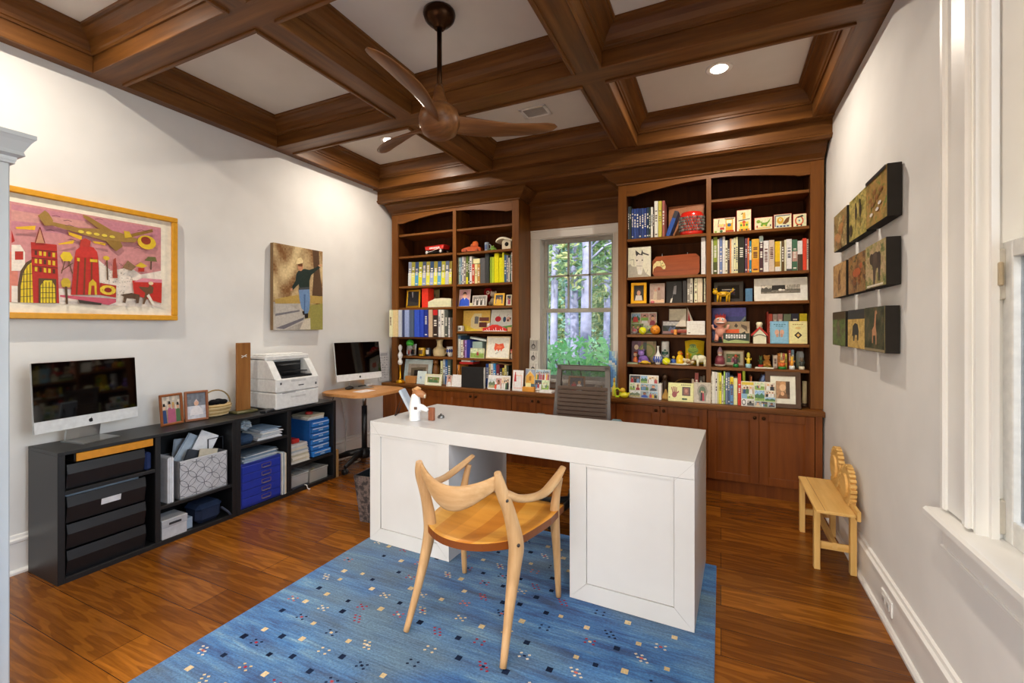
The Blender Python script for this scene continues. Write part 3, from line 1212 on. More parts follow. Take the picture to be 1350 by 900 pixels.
# rear posts: foot, knee, seat joint, crest
limb([(-1.250, 1.590, .0175, .013), (-1.222, 1.640, .20, .018), (-1.205, 1.690, .38, .026), (-1.203, 1.700, .46, .029), (-1.212, 1.682, .58, .024), (-1.222, 1.655, .69, .024), (-1.219, 1.640, .750, .014)], 'leg', 'maple_z', ch)
limb([(-.772, 1.578, .0175, .014), (-.775, 1.640, .20, .020), (-.775, 1.692, .36, .029), (-.773, 1.702, .45, .033), (-.795, 1.684, .58, .027), (-.822, 1.655, .69, .026), (-.828, 1.640, .755, .014)], 'leg', 'maple_z', ch)
# front posts up to the arm ends
limb([(-1.262, 2.105, .0175, .013), (-1.262, 2.090, .25, .018), (-1.258, 2.08, .43, .023), (-1.245, 2.085, .53, .018), (-1.232, 2.098, .608, .016)], 'leg', 'maple_z', ch)
limb([(-.728, 2.112, .0175, .013), (-.730, 2.09, .25, .019), (-.735, 2.075, .43, .024), (-.728, 2.08, .53, .020), (-.716, 2.095, .612, .017)], 'leg', 'maple_z', ch)
# arms
limb([(-1.215, 1.675, .655, .024), (-1.245, 1.78, .610, .019), (-1.262, 1.92, .590, .018), (-1.250, 2.04, .612, .017), (-1.224, 2.13, .648, .012)], 'armrest', 'maple_y', ch, flat=(.8, 1.35))
limb([(-.818, 1.675, .660, .026), (-.775, 1.76, .615, .020), (-.735, 1.90, .592, .018), (-.722, 2.03, .610, .018), (-.708, 2.125, .655, .012)], 'armrest', 'maple_y', ch, flat=(.8, 1.35))


# crest rail: deep curved board, bowed away from the sitter, low in the middle
def crest(u, v):
 x = -1.214 + .392 * u
 bow = math.sin(math.pi * u)
 y = 1.650 - .075 * bow ** .9
 ztop = .752 - .058 * bow ** .8
 h = .060 + .050 * bow ** 1.5
 a = 2 * math.pi * v
 th = .012 + .006 * bow
 zz = ztop - h / 2 + h / 2 * math.copysign(abs(math.cos(a)) ** .7, math.cos(a))
 return (x, y + th * math.sin(a) - .10 * (zz - ztop), zz)


m_ = cmb()
m_.surf(crest, 26, 16, smooth=True)
m_.build('crest_rail', 'maple_x', ch)


# seat: dished, thick, round rear edge; glued boards of differing tone
def seat_pt(u, v, top):
 y = 1.630 + .515 * v
 # half width, narrower at the rounded rear
 hw = .205 + .075 * min(1, v * 1.6) ** .6
 cx_ = -1.003 + .012 * v
 back = .085 * (1 - abs(2 * u - 1) ** 2.2) * (1 - v) ** 3
 x = cx_ + hw * (2 * u - 1)
 yy = y + .055 * (1 - v) - back
 dish = .030 * (1 - abs(2 * u - 1) ** 2) * math.sin(math.pi * min(1, max(0, v * .95 + .05))) ** .8
 z = .462 - dish
 return (x, yy, z if top else .428 - dish * .4)


m_ = cmb()
nu, nv = 18, 16
bands = ['#ffffff', '#f0d9b4', '#ffe7bf', '#e8c28c', '#fff0d0', '#f2d8a6']
vt = [seat_pt(i / nu, j / nv, True) for j in range(nv + 1) for i in range(nu + 1)]
vb = [seat_pt(i / nu, j / nv, False) for j in range(nv + 1) for i in range(nu + 1)]
for j in range(nv):
 for i in range(nu):
  a = j * (nu + 1) + i
  m_.put([vt[a], vt[a + 1], vt[a + nu + 2], vt[a + nu + 1]], [(0, 1, 2, 3)], bands[(i // 3 + 0) % 6], True)
  m_.put([vb[a], vb[a + 1], vb[a + nu + 2], vb[a + nu + 1]], [(0, 3, 2, 1)], bands[0], True)
rim = [(0, i) for i in range(nu)] + [(j, nu) for j in range(nv)] + [(nv, nu - i) for i in range(nu)] + [(nv - j, 0) for j in range(nv)]
for q in range(len(rim)):
 (j, i), (j2, i2) = rim[q], rim[(q + 1) % len(rim)]
 a, b_ = j * (nu + 1) + i, j2 * (nu + 1) + i2
 m_.put([vt[a], vt[b_], vb[b_], vb[a]], [(0, 1, 2, 3)], '#8a6038', False)
m_.build('seat', 'seat_wood', ch)
# dark plugs at the joints
for (x, y, z) in ((-.792, 1.655, .640), (-1.226, 1.652, .675), (-.752, 1.68, .455)):
 m_ = cmb('#241a14'); m_.ball((x, y, z), .008, 8, 6); m_.build('plug', 'satin', ch)

# ------------------------------------------------------------------ ceiling fan
FX, FY, FZ = -1.395, 2.06, 2.468
fan = thing('ceiling_fan', 'three-bladed wooden ceiling fan on a bronze rod below the middle coffer', 'ceiling fan', (FX, FY, FZ))
mb = MB('#4a2f1a'); mb.lathe([(.001, .602), (.085, .600), (.088, .585), (.080, .560), (.060, .538), (.038, .525), (.030, .510), (.024, .505)][::-1], 26); mb.build('canopy', 'bronze', fan)
mb = MB('#4a2f1a'); mb.tube([(0, 0, .10), (0, 0, .53)], .0135, 14); mb.build('downrod', 'bronze', fan)
mb = MB('#5b3c22'); mb.lathe([(.001, .205), (.018, .202), (.026, .18), (.036, .13), (.050, .085), (.06, .05)][::-1], 20); mb.build('collar', 'fan_wood', fan)
mb = MB()
mb.lathe([(.001, -.09), (.055, -.085), (.092, -.06), (.110, -.015), (.112, .02), (.100, .058), (.070, .085), (.03, .094), (.001, .096)], 30)
mb.build('motor_housing', 'fan_wood', fan)
R_F = .66
for ang in (-80.5, 34.6, 160):
 bl = MB()

 def blade(u, v, ang=ang):
  r = .055 + (R_F - .055) * u
  ch_ = .036 + .024 * math.sin(math.pi * min(1, u * .85 + .1)) ** .7
  if u > .86: ch_ *= math.sqrt(max(0.0, 1 - ((u - .86) / .14) ** 2)) * .9 + .1
  pit = math.radians(58 - 46 * min(1, u * 1.7) ** .6)
  a = 2 * math.pi * v
  c_ = math.cos(a) * ch_
  th = math.sin(a) * (.013 - .007 * u) * (1.0 if u < .98 else .4)
  sweep = .045 * math.sin(math.pi * u * .9) - .030 * u * u
  y = sweep - c_ * math.cos(pit) + th * math.sin(pit)
  z = c_ * math.sin(pit) + th * math.cos(pit) - .004 + .020 * u * u
  p = Matrix.Rotation(0, 3, 'Z') @ Vector((r, y, z))
  return tuple(p)
 bl.surf(blade, 30, 14, smooth=True)
 bl.build('blade', 'fan_wood', fan, rot=(0, 0, math.radians(ang)))

# ------------------------------------------------------------------ office chair behind the desk
oc = thing('office_chair', 'mesh-backed office chair with grey seat behind the white desk', 'chair', (-.955, 3.10, 0), math.radians(2))


def back_frame_pt(x, z):     # gentle lean backwards
 return .21 + .16 * (z - .55)


mb = MB('#463c37')
fr = [(-.225, .56), (-.222, .75), (-.205, 1.015), (-.19, 1.045), (0, 1.05), (.19, 1.045), (.205, 1.015), (.222, .75), (.225, .56)]
zs = lambda x, z: (x, back_frame_pt(x, z), z)
for side in (-1, 1):
 mb.prism([(side * .228, .54), (side * .205, 1.05), (side * .168, 1.05), (side * .190, .54)], -.012, .012, 'xz')
mb.box(-.207, .207, -.012, .012, 1.01, 1.052, b=.006)
mb.box(-.222, .222, -.012, .012, .54, .58, b=.006)
mb.v = [(x, y + back_frame_pt(x, z), z) for x, y, z in mb.v]
mb.build('back_frame', 'satin', oc)
mb = MB()
mb.flat([(-.19, back_frame_pt(0, .56), .56), (.19, back_frame_pt(0, .56), .56), (.172, back_frame_pt(0, 1.03), 1.03), (-.172, back_frame_pt(0, 1.03), 1.03)])
mb.v = mb.v + [(x, y + .002, z) for x, y, z in mb.v]
mb.f.append([4, 5, 6, 7]); mb.c.append((.1, .1, .1)); mb.sm.append(False); mb.mi.append(0)
mb.build('mesh_back', 'chair_mesh', oc)
mb = MB('#55463d')
for i in range(10):
 z = .585 + .031 * i
 mb.box(-.196, .196, -.012 + .0, .004, z, z + .0265, b=.004)
mb.v = [(x, y + back_frame_pt(x, z) - .004, z) for x, y, z in mb.v]
mb.build('lumbar_slats', 'matte', oc)
mb = MB('#6f7672'); mb.box(-.25, .25, -.24, .24, .455, .515, b=.025); mb.build('seat', 'cloth', oc)
mb = MB('#22252a'); mb.box(-.10, .10, -.12, .24, .415, .452, b=.01); mb.prism([(.14, .42), (.235, .44), (.265, .62), (.235, .62), (.2, .47), (.14, .455)], -.03, .03, 'yz'); mb.build('mechanism', 'satin', oc)
mb = MB('#1c1e22'); mb.tube([(0, 0, .08), (0, 0, .42)], .028, 14); mb.build('gas_lift', 'satin', oc)
for a in range(5):
 th = math.radians(90 + 72 * a + 20)
 mb = MB('#1c1e22'); mb.tube([(.03 * math.cos(th), .03 * math.sin(th), .11), (.29 * math.cos(th), .29 * math.sin(th), .075)], [.026, .016], 8)
 lg = mb.build('leg', 'satin', oc)
 mb = MB('#101114'); mb.lathe([(.001, -.02), (.024, -.018), (.028, 0), (.024, .018), (.001, .02)], 14, .29 * math.cos(th), .29 * math.sin(th), .0285, axis='x')
 mb.build('caster', 'satin', lg)
for side in (-1, 1):
 mb = MB('#2a2d31'); mb.tube([(side * .22, .02, .45), (side * .28, .02, .47), (side * .285, .02, .66)], .015, 8)
 ar = mb.build('arm_support', 'satin', oc)
 mb = MB('#5f7f8c'); mb.box(side * .285 - .04, side * .285 + .04, -.12, .13, .66, .69, b=.014)
 mb.build('armrest', 'satin', oc)

# ------------------------------------------------------------------ sit-stand side table
st = thing('pedestal_table', 'round-cornered wooden table on a black five-foot post by the picture wall', 'table', (-3.155, 3.37, 0))
TZ = .735
pl = []
hx, hy, rc = .30, .335, .17
for (cx_, cy_, a0) in ((hx - rc, hy - rc, 0), (-hx + rc, hy - rc, 90), (-hx + rc, -hy + rc, 180), (hx - rc, -hy + rc, 270)):
 for i in range(9):
  a = math.radians(a0 + i * 90 / 8)
  pl.append((cx_ + rc * math.cos(a), cy_ + rc * math.sin(a)))
mb = MB(); mb.prism(pl, TZ - .026, TZ - .004, 'xy'); mb.prism([(x * .985, y * .985) for x, y in pl], TZ - .0041, TZ, 'xy'); mb.build('table_top', 'desk_top_wood', st)
mb = MB('#17181b'); mb.tube([(0, 0, .10), (0, 0, .58)], .026, 16); mb.box(-.09, .09, -.09, .09, TZ - .045, TZ - .026, b=.006); mb.build('post', 'satin', st)
mb = MB('#9a9da0'); mb.tube([(0, 0, .58), (0, 0, .70)], .017, 14); mb.build('sleeve', 'metal', st)
mb = MB('#17181b'); mb.lathe([(.001, .08), (.05, .08), (.055, .13), (.035, .17), (.001, .175)], 18); mb.build('hub', 'satin', st)
for a in range(5):
 th = math.radians(-81 + 72 * a)
 mb = MB('#17181b'); mb.tube([(.03 * math.cos(th), .03 * math.sin(th), .135), (.16 * math.cos(th), .16 * math.sin(th), .115), (.30 * math.cos(th), .30 * math.sin(th), .068)], [.030, .026, .017], 10, flat=(1.15, .8))
 lg = mb.build('leg', 'satin', st)
 mb = MB('#0f1012')
 for q in (-.014, .014):
  mb.lathe([(.001, -.009), (.024, -.008), (.028, 0), (.024, .008), (.001, .009)], 14, .30 * math.cos(th), .30 * math.sin(th) + q, .0285, axis='y')
 mb.build('caster', 'satin', lg)

# ------------------------------------------------------------------ pine bench
bn = thing('childs_bench', 'small pine bench with two serrated round backs against the side wall', 'bench', (.575, 3.255, 0))
SZ = .352
mb = MB(); mb.box(-.105, .075, -.335, .285, SZ - .016, SZ, b=.003); mb.build('seat', 'pine_y', bn)
mb = MB(); mb.box(-.062, -.0600, -.33, .28, SZ, SZ + .0006); mb.build('seat_groove', 'oak_small', bn)
for (x, y) in ((-.088, -.25), (.078, -.25), (-.088, .245), (.078, .245)):
 mb = MB(); mb.box(x - .015, x + .015, y - .019, y + .019, 0, SZ - .016, b=.002); mb.build('leg', 'pine_z', bn)
for y in (-.25, .245):
 mb = MB(); mb.box(-.098, .088, y + .017, y + .032, .105, .145, b=.002); mb.build('stretcher', 'pine_x', bn)
mb = MB(); mb.box(-.012, .012, -.235, .23, .115, .150, b=.002); mb.build('rail', 'pine_y', bn)
mb = MB(); mb.box(.076, .094, -.345, .29, SZ - .03, SZ + .025, b=.003); mb.build('back_rail', 'pine_y', bn)
for (y, z, r) in ((.14, SZ + .125, .125), (-.125, SZ + .095, .118)):
 mb = MB()
 pts = []
 n = 26
 for i in range(n):
  a = 2 * math.pi * i / n
  tooth = r * (1.0 if -1.2 < math.sin(a) else .8)
  pts += [(y + tooth * math.cos(a - .07), z + tooth * math.sin(a - .07)), (y + tooth * math.cos(a + .06), z + tooth * math.sin(a + .06)),
    (y + tooth * .84 * math.cos(a + .09), z + tooth * .84 * math.sin(a + .09)), (y + tooth * .84 * math.cos(a + .16), z + tooth * .84 * math.sin(a + .16))]
 mb.prism(pts, .070, .1, 'yz')
 mb.prism([(y + r * .55 * math.cos(2 * math.pi * i / 20), z + r * .55 * math.sin(2 * math.pi * i / 20)) for i in range(20)], .058, .070, 'yz')
 mb.build('serrated_back', 'pine_y', bn)
# ------------------------------------------------------------------ flat prints drawn as coloured shapes
class Pic:
 """a printed picture lying in the local xz plane, facing -y; u, v run 0..1 from its lower corner"""

 def __init__(s, w, h, bg='#cccccc', th=.0012, x0=None, z0=0.0, y=0.0):
  s.w, s.h = w, h
  s.x0 = -w / 2 if x0 is None else x0
  s.z0, s.y = z0, y
  s.mb = MB(bg)
  s.mb.box(s.x0, s.x0 + w, y, y + th, z0, z0 + h)
  s.lay = 0

 def P(s, u, v):
  return (s.x0 + u * s.w, s.y - .00022 * s.lay, s.z0 + v * s.h)

 def poly(s, pts, col, clip=True):
  s.lay += 1
  if clip: pts = [(min(1, max(0, a)), min(1, max(0, b))) for a, b in pts]
  s.mb.put([s.P(a, b) for a, b in pts], [tuple(range(len(pts)))], col)
  return s

 def rect(s, u0, v0, u1, v1, col):
  return s.poly([(u0, v0), (u1, v0), (u1, v1), (u0, v1)], col)

 def ell(s, u, v, ru, rv, col, n=14):
  return s.poly([(u + ru * math.cos(2 * math.pi * k / n), v + rv * math.sin(2 * math.pi * k / n)) for k in range(n)], col)

 def line(s, pts, wd, col):
  """stroke of width wd (in metres) through u, v points"""
  for (a, b) in zip(pts[:-1], pts[1:]):
   dx, dz = (b[0] - a[0]) * s.w, (b[1] - a[1]) * s.h
   L = math.hypot(dx, dz) or 1
   nx, nz = -dz / L * wd / 2 / s.w, dx / L * wd / 2 / s.h
   s.poly([(a[0] + nx, a[1] + nz), (b[0] + nx, b[1] + nz), (b[0] - nx, b[1] - nz), (a[0] - nx, a[1] - nz)], col)
  return s

 def mosaic(s, fn, nu, nv, u0=0, v0=0, u1=1, v1=1):
  s.lay += 1
  for j in range(nv):
   for i in range(nu):
    c = fn((i + .5) / nu, (j + .5) / nv)
    if c is None: continue
    a0, a1 = u0 + (u1 - u0) * i / nu, u0 + (u1 - u0) * (i + 1) / nu
    b0, b1 = v0 + (v1 - v0) * j / nv, v0 + (v1 - v0) * (j + 1) / nv
    s.mb.put([s.P(a0, b0), s.P(a1, b0), s.P(a1, b1), s.P(a0, b1)], [(0, 1, 2, 3)], c)
  return s

 def build(s, name, parent=None, mat='print', **k):
  return s.mb.build(name, mat, parent, **k)


def jit(col, rr, a=.25):
 c = lin(col)
 f = 1 + rr.uniform(-a, a)
 return tuple(max(0, min(1, x * f)) for x in c)


def draw(p, kind, seed=0, u0=0, v0=0, u1=1, v1=1):
 """small photographs and drawings"""
 rr = random.Random(seed)

 def U(a, b): return (u0 + (u1 - u0) * a, v0 + (v1 - v0) * b)

 def R_(a, b, c, d, col):
  q0, q1 = U(a, b), U(c, d)
  p.rect(q0[0], q0[1], q1[0], q1[1], col)

 def E_(a, b, ra, rb, col): q = U(a, b); p.ell(q[0], q[1], ra * (u1 - u0), rb * (v1 - v0), col)

 def PL(pts, col): p.poly([U(*q) for q in pts], col)
 skin = ['#d9a583', '#c98f6e', '#e3b796', '#8a5a40']
 if kind == 'people':
  pal = rr.choice([('#8fa7b8', '#6f7f5a'), ('#b7c3c9', '#8d8a78'), ('#6c7f4a', '#8a8f5a'), ('#3c4552', '#59606a'), ('#cbbfae', '#a08a70')])
  p.mosaic(lambda a, b: jit(pal[0] if b > .45 else pal[1], rr), 7, 6, u0, v0, u1, v1)
  n = rr.choice([2, 3, 3, 4])
  for i in range(n):
   x = (i + .7) / (n + .4) + rr.uniform(-.04, .04)
   hgt = rr.uniform(.58, .74)
   wd = .42 / n + .05
   c = rr.choice(['#9c2f38', '#2d4775', '#e6e2da', '#22252c', '#4d6f4a', '#b05f7a', '#5b7fa8', '#caa23c'])
   PL([(x - wd * .8, 0), (x + wd * .8, 0), (x + wd * .6, hgt - .14), (x, hgt - .08), (x - wd * .6, hgt - .14)], c)
   E_(x, hgt, wd * .42, .11, rr.choice(skin))
   PL([(x - wd * .43, hgt + .02), (x + wd * .43, hgt + .02), (x + wd * .3, hgt + .13), (x - wd * .3, hgt + .13)], rr.choice(['#3a2a1e', '#6b4a2c', '#1f1a18', '#c9a05a']))
 elif kind == 'portrait':
  pal = rr.choice(['#b98f8a', '#6b6a66', '#8d9aa3', '#4a4038', '#c9bda8'])
  p.mosaic(lambda a, b: jit(pal, rr), 5, 6, u0, v0, u1, v1)
  c = rr.choice(['#2b4aa0', '#e8e4dc', '#3a3f4a', '#8a3040', '#c8b79a'])
  PL([(.08, 0), (.92, 0), (.84, .30), (.60, .42), (.40, .42), (.16, .30)], c)
  E_(.5, .60, .19, .20, rr.choice(skin))
  PL([(.30, .62), (.34, .80), (.5, .86), (.66, .80), (.70, .62), (.62, .72), (.38, .72)], rr.choice(['#3a2a1e', '#5b4028', '#2a2220']))
 elif kind == 'land':
  pal = rr.choice([('#9fb6cc', '#5f7f4a', '#7d8a55'), ('#c7cfd2', '#6d7f66', '#a39a72'), ('#8cb0d6', '#3f6a4a', '#7fa05a')])
  p.mosaic(lambda a, b: jit(pal[0] if b > .58 else (pal[1] if b > .35 else pal[2]), rr), 8, 7, u0, v0, u1, v1)
  PL([(0, .45), (.25, .72), (.48, .52), (.7, .78), (1, .5), (1, .38), (0, .38)], jit(pal[1], rr))
 elif kind == 'field':
  p.mosaic(lambda a, b: jit('#7d9a4c' if b < .55 else '#b9c9a8', rr), 8, 6, u0, v0, u1, v1)
  for i in range(3):
   x = rr.uniform(.2, .8)
   PL([(x - .06, .25), (x + .06, .25), (x + .04, .6), (x - .04, .6)], rr.choice(['#9c2f38', '#e6e2da', '#2d4775']))
   E_(x, .66, .04, .06, skin[0])
 elif kind == 'bw':
  p.mosaic(lambda a, b: jit('#5a5a58' if b < .5 else '#b4b2ac', rr, .45), 12, 6, u0, v0, u1, v1)
  PL([(.28, .42), (.34, .80), (.62, .85), (.66, .42)], '#1d1d1c')
 elif kind == 'fly':
  p.mosaic(lambda a, b: jit('#6a6a72' if b < .5 else '#9a9a9e', rr, .4), 6, 6, u0, v0, u1, v1)
 return p


def soft(a, b, cs, rr, sd=0):
 q = .5 + .25 * math.sin(8 * a + 2.5 * math.sin(6 * b + sd) + sd) + .2 * math.sin(13 * b + 3 * math.sin(9 * a + sd)) + rr.uniform(-.2, .2)
 q = min(.999, max(0, q)) * (len(cs) - 1)
 c0, c1 = lin(cs[int(q)]), lin(cs[int(q) + 1])
 return tuple(x + (y - x) * (q % 1) for x, y in zip(c0, c1))


def collage(p, cells, seed):
 rr = random.Random(seed)
 for (a, b, c, d) in cells:
  draw(p, rr.choice(['people', 'portrait', 'land', 'field', 'people']), rr.randint(0, 999), a, b, c, d)
 return p


def frame_ring(w, h, fw, d, col, mat, parent, name='frame', y=0.0):
 mb = MB(col)
 for (x0, x1, z0, z1) in ((-w / 2, -w / 2 + fw, 0, h), (w / 2 - fw, w / 2, 0, h)):
  mb.box(x0, x1, y - d, y, z0, z1, b=min(.004, fw * .25))
 for (z0, z1) in ((0, fw), (h - fw, h)):
  mb.box(-w / 2 + fw * .5, w / 2 - fw * .5, y - d * .98, y, z0, z1, b=min(.004, fw * .25))
 return mb.build(name, mat, parent)


LEFT, RIGHT = math.pi / 2, -math.pi / 2          # a picture on the left wall faces +x, one on the right wall -x

# ------------------------------------------------------------------ framed print on the long wall
AX = XL + .012
ay0, ay1, az0, az1 = .46, 1.868, 1.394, 2.108
aw, ah = ay1 - ay0, az1 - az0
art = thing('framed_print', 'large pink and red cartoon city print in a yellow wood frame', 'picture', (AX, (ay0 + ay1) / 2, az0), LEFT)
mb = MB('#d99a1c')
fw = .034
for (x0, x1, z0, z1) in ((-aw / 2, -aw / 2 + fw, fw, ah - fw), (aw / 2 - fw, aw / 2, fw, ah - fw), (-aw / 2, aw / 2, 0, fw), (-aw / 2, aw / 2, ah - fw, ah)):
 mb.box(x0, x1, -.032, 0, z0, z1, b=.004)
mb.build('frame', 'satin', art)
mb = MB('#efe6d2'); mb.box(-aw / 2 + .02, aw / 2 - .02, -.012, -.002, .02, ah - .02); mb.build('mount_board', 'matte', art)


def az(x, y):               # trace: zoomed photograph -> print coordinates in metres from the print's lower far corner
 p_ = on_x(x / 4.0917, 220 + y / 4.0917, AX + .014)
 return p_[1], p_[2]


px0, px1 = .585, az(868, 500)[0]
pz0, pz1 = az(868, 757)[1], az(868, 328)[1]
pr = Pic(px1 - px0, pz1 - pz0, '#cf8d8d', x0=px0 - (ay0 + ay1) / 2, z0=pz0 - az0, y=-.0135)


def T(pts):
 out = []
 for x, y in pts:
  a, b = az(x, y)
  out.append(((a - px0) / (px1 - px0), (b - pz0) / (pz1 - pz0)))
 return out


def ap(pts, col): pr.poly(T(pts), col)


def al(pts, wd, col): pr.line(T(pts), wd, col)


pr.rect(0, 0, .42, .5, '#d9836f')
ap([(62, 200), (868, 335), (868, 420), (62, 330)], '#c98592')
ap([(62, 230), (300, 270), (520, 300), (520, 330), (62, 290)], '#d69a92')
ap([(530, 500), (600, 560), (700, 540), (760, 580), (868, 560), (868, 757), (62, 745), (62, 640), (250, 650), (380, 660), (530, 640)], '#ece0d2')
ap([(62, 420), (110, 420), (135, 460), (135, 560), (62, 560)], '#efe3d4')
ap([(62, 340), (80, 400), (62, 410)], '#b8281e')
ap([(80, 455), (125, 455), (125, 500), (80, 500)], '#b5301f')
# yellow and red houses
ap([(95, 740), (95, 640), (110, 560), (140, 515), (185, 490), (185, 740)], '#5b4326')
ap([(110, 738), (112, 640), (125, 570), (150, 530), (180, 508), (180, 738)], '#e6c51f')
for k_ in range(3): al([(128 + 17 * k_, 560 - 18 * k_), (128 + 17 * k_, 738)], .003, '#4a3720')
for k_ in range(4): al([(108, 580 + 40 * k_), (182, 575 + 40 * k_)], .003, '#4a3720')
ap([(165, 405), (305, 420), (318, 735), (178, 738)], '#b92a1e')
for r_ in range(3):
 for c_ in range(5):
  x, y = 185 + 24 * c_, 450 + 44 * r_ + 3 * c_
  ap([(x, y), (x + 14, y + 2), (x + 14, y + 26), (x, y + 24)], '#e0b828' if (r_ + c_) % 3 else '#5b2a18')
al([(168, 445), (305, 458)], .004, '#5b2a18'); al([(170, 490), (307, 500)], .004, '#5b2a18'); al([(172, 535), (309, 545)], .004, '#5b2a18')
ap([(205, 600), (300, 604), (302, 735), (205, 735)], '#5f4424')
ap([(216, 733), (216, 640), (235, 612), (275, 612), (292, 640), (296, 733)], '#e9cc2a')
for k_ in range(4): al([(228 + 17 * k_, 620), (228 + 17 * k_, 733)], .003, '#4a3720')
for k_ in range(3): al([(216, 650 + 28 * k_), (296, 650 + 28 * k_)], .003, '#4a3720')
ap([(186, 410), (200, 360), (212, 330), (225, 360), (238, 412)], '#c98f6e'); al([(186, 410), (211, 325), (238, 412)], .004, '#7a2a1e')
# domed tower
ap([(378, 690), (400, 480), (525, 490), (535, 690)], '#bd2a1e')
ap([(400, 482), (405, 450), (430, 430), (465, 425), (500, 435), (520, 460), (525, 490)], '#c9332a')
ap([(425, 430), (430, 395), (455, 385), (485, 400), (480, 432)], '#c03a2c')
for k_ in range(3): al([(420 + 35 * k_, 490), (408 + 40 * k_, 690)], .008, '#7d3a1c')
ap([(470, 690), (475, 625), (495, 605), (515, 625), (518, 690)], '#d8b52a'); ap([(484, 690), (488, 640), (504, 640), (506, 690)], '#a8301e')
ap([(410, 490), (425, 492), (425, 510), (410, 508)], '#e0b828'); ap([(480, 497), (520, 500), (520, 515), (480, 512)], '#e0b828')
ap([(535, 625), (622, 640), (620, 705), (535, 690)], '#b12b20'); pr.ell(*T([(577, 664)])[0], .035, .055, '#e3c23a'); pr.ell(*T([(577, 664)])[0], .016, .028, '#8a2418')
ap([(318, 690), (620, 712), (620, 730), (580, 745), (318, 700)], '#c9586a')
# water tank, tree, lamp post
ap([(318, 480), (335, 458), (370, 460), (388, 490), (375, 510), (335, 508)], '#e4c42a')
for q in ((325, 575, 345, 508), (385, 575, 365, 508), (325, 560, 385, 520)): al([(q[0], q[1]), (q[2], q[3])], .004, '#6b4a2a')
ap([(322, 620), (335, 600), (360, 600), (376, 620), (372, 650), (328, 648)], '#c9a92c'); al([(350, 645), (355, 740)], .010, '#5a3f24')
al([(570, 500), (574, 610)], .007, '#5a3f24'); pr.ell(*T([(567, 492)])[0], .014, .025, '#d9b52c')
ap([(600, 600), (605, 500), (618, 490), (628, 600)], '#a5402f')
# aeroplane
ap([(265, 295), (420, 330), (560, 335), (640, 355), (700, 375), (740, 392), (720, 408), (650, 405), (560, 400), (420, 360), (270, 315)], '#a5803f')
ap([(440, 258), (470, 268), (600, 345), (570, 355), (520, 330), (445, 275)], '#a07a3a')
ap([(560, 395), (640, 400), (655, 430), (620, 455), (590, 430)], '#93702f')
ap([(198, 265), (235, 235), (255, 250), (280, 290), (270, 318), (235, 318), (215, 290)], '#a5803f')
ap([(690, 365), (815, 335), (818, 352), (700, 380)], '#97732f')
pr.ell(*T([(785, 408)])[0], .045, .085, '#e3bf2a'); pr.ell(*T([(780, 398)])[0], .024, .048, '#93371f')
for k_ in range(5): pr.ell(*T([(430 + 42 * k_, 350 + 7 * k_)])[0], .012, .016, '#e9cf4a')
ap([(660, 345), (690, 350), (705, 380), (665, 385)], '#d6b22f')
ap([(75, 325), (185, 318), (180, 342), (80, 335)], '#e8b825'); ap([(360, 350), (435, 375), (430, 395), (365, 368)], '#e8b825'); ap([(305, 415), (395, 395), (385, 415), (310, 420)], '#e8b825'); ap([(490, 400), (565, 412), (560, 425), (500, 412)], '#e8b825')
# walker, dog, red shed, small tree
ap([(705, 612), (865, 622), (862, 735), (715, 690)], '#c02c22'); ap([(712, 620), (760, 600), (865, 608), (865, 625)], '#d98a9a')
ap([(640, 690), (700, 680), (745, 690), (740, 735), (728, 735), (722, 712), (675, 708), (668, 735), (655, 730), (660, 700)], '#5b4330')
ap([(740, 645), (790, 650), (800, 635), (820, 650), (815, 680), (790, 690), (770, 740), (760, 740), (775, 680), (745, 655)], '#6b4a30'); ap([(795, 685), (825, 740), (812, 745), (782, 695)], '#e6dccb')
pr.ell(*T([(805, 628)])[0], .012, .022, '#e2c9a0')
al([(805, 555), (806, 500)], .007, '#4f3a24'); ap([(770, 505), (790, 485), (830, 487), (838, 512), (805, 510)], '#6d6a3a')
ap([(720, 535), (750, 515), (785, 535), (760, 545)], '#d9b52c'); ap([(735, 545), (770, 545), (768, 565), (737, 565)], '#b5301f')
ap([(650, 545), (680, 505), (725, 540), (700, 560)], '#8b6a4a')
ap([(410, 715), (540, 735), (535, 748), (420, 735)], '#3f352c')
rr = random.Random(3)
for k_ in range(70):
 x, y = rr.uniform(540, 700), rr.uniform(520, 690)
 al([(x, y), (x + 4, y + 2)], .003, '#4a3f38')
for k_ in range(14):
 x, y = rr.uniform(90, 850), rr.uniform(240, 480)
 al([(x, y), (x + 22, y - 3), (x + 45, y + 5)], .0028, '#6b3a4a')
pr.build('print', art)

# ------------------------------------------------------------------ canvas of a boy on a log
CXp = XL + .045
cy0, cy1, cz0, cz1_ = 2.605, 3.125, 1.322, 2.066
cv = thing('canvas_print', 'canvas photo of a child in dark sweater and jeans balancing on a log', 'picture', (XL + .006, (cy0 + cy1) / 2, cz0), LEFT)
mb = MB('#8a6f50'); mb.box(-(cy1 - cy0) / 2, (cy1 - cy0) / 2, -.038, 0, 0, cz1_ - cz0, b=.002); mb.build('stretcher_frame', 'matte', cv)
rr = random.Random(8)
pr = Pic(cy1 - cy0, cz1_ - cz0, '#a98a5c', y=-.0395)


def bgc(a, b):
 q = .5 + .28 * math.sin(9 * a + 3 * math.sin(5 * b)) + .22 * math.sin(15 * b + 4 * math.sin(7 * a)) + rr.uniform(-.12, .12)
 q = min(1, max(0, q))
 def mx(c0, c1): return tuple(x + (y - x) * q for x, y in zip(lin(c0), lin(c1)))
 if b > .32: return mx('#7d5530', '#dcc596')
 if a > .62: return mx('#6d6a38', '#c0ac66')
 return mx('#9a948c', '#c4bdb2')


pr.mosaic(bgc, 34, 50)


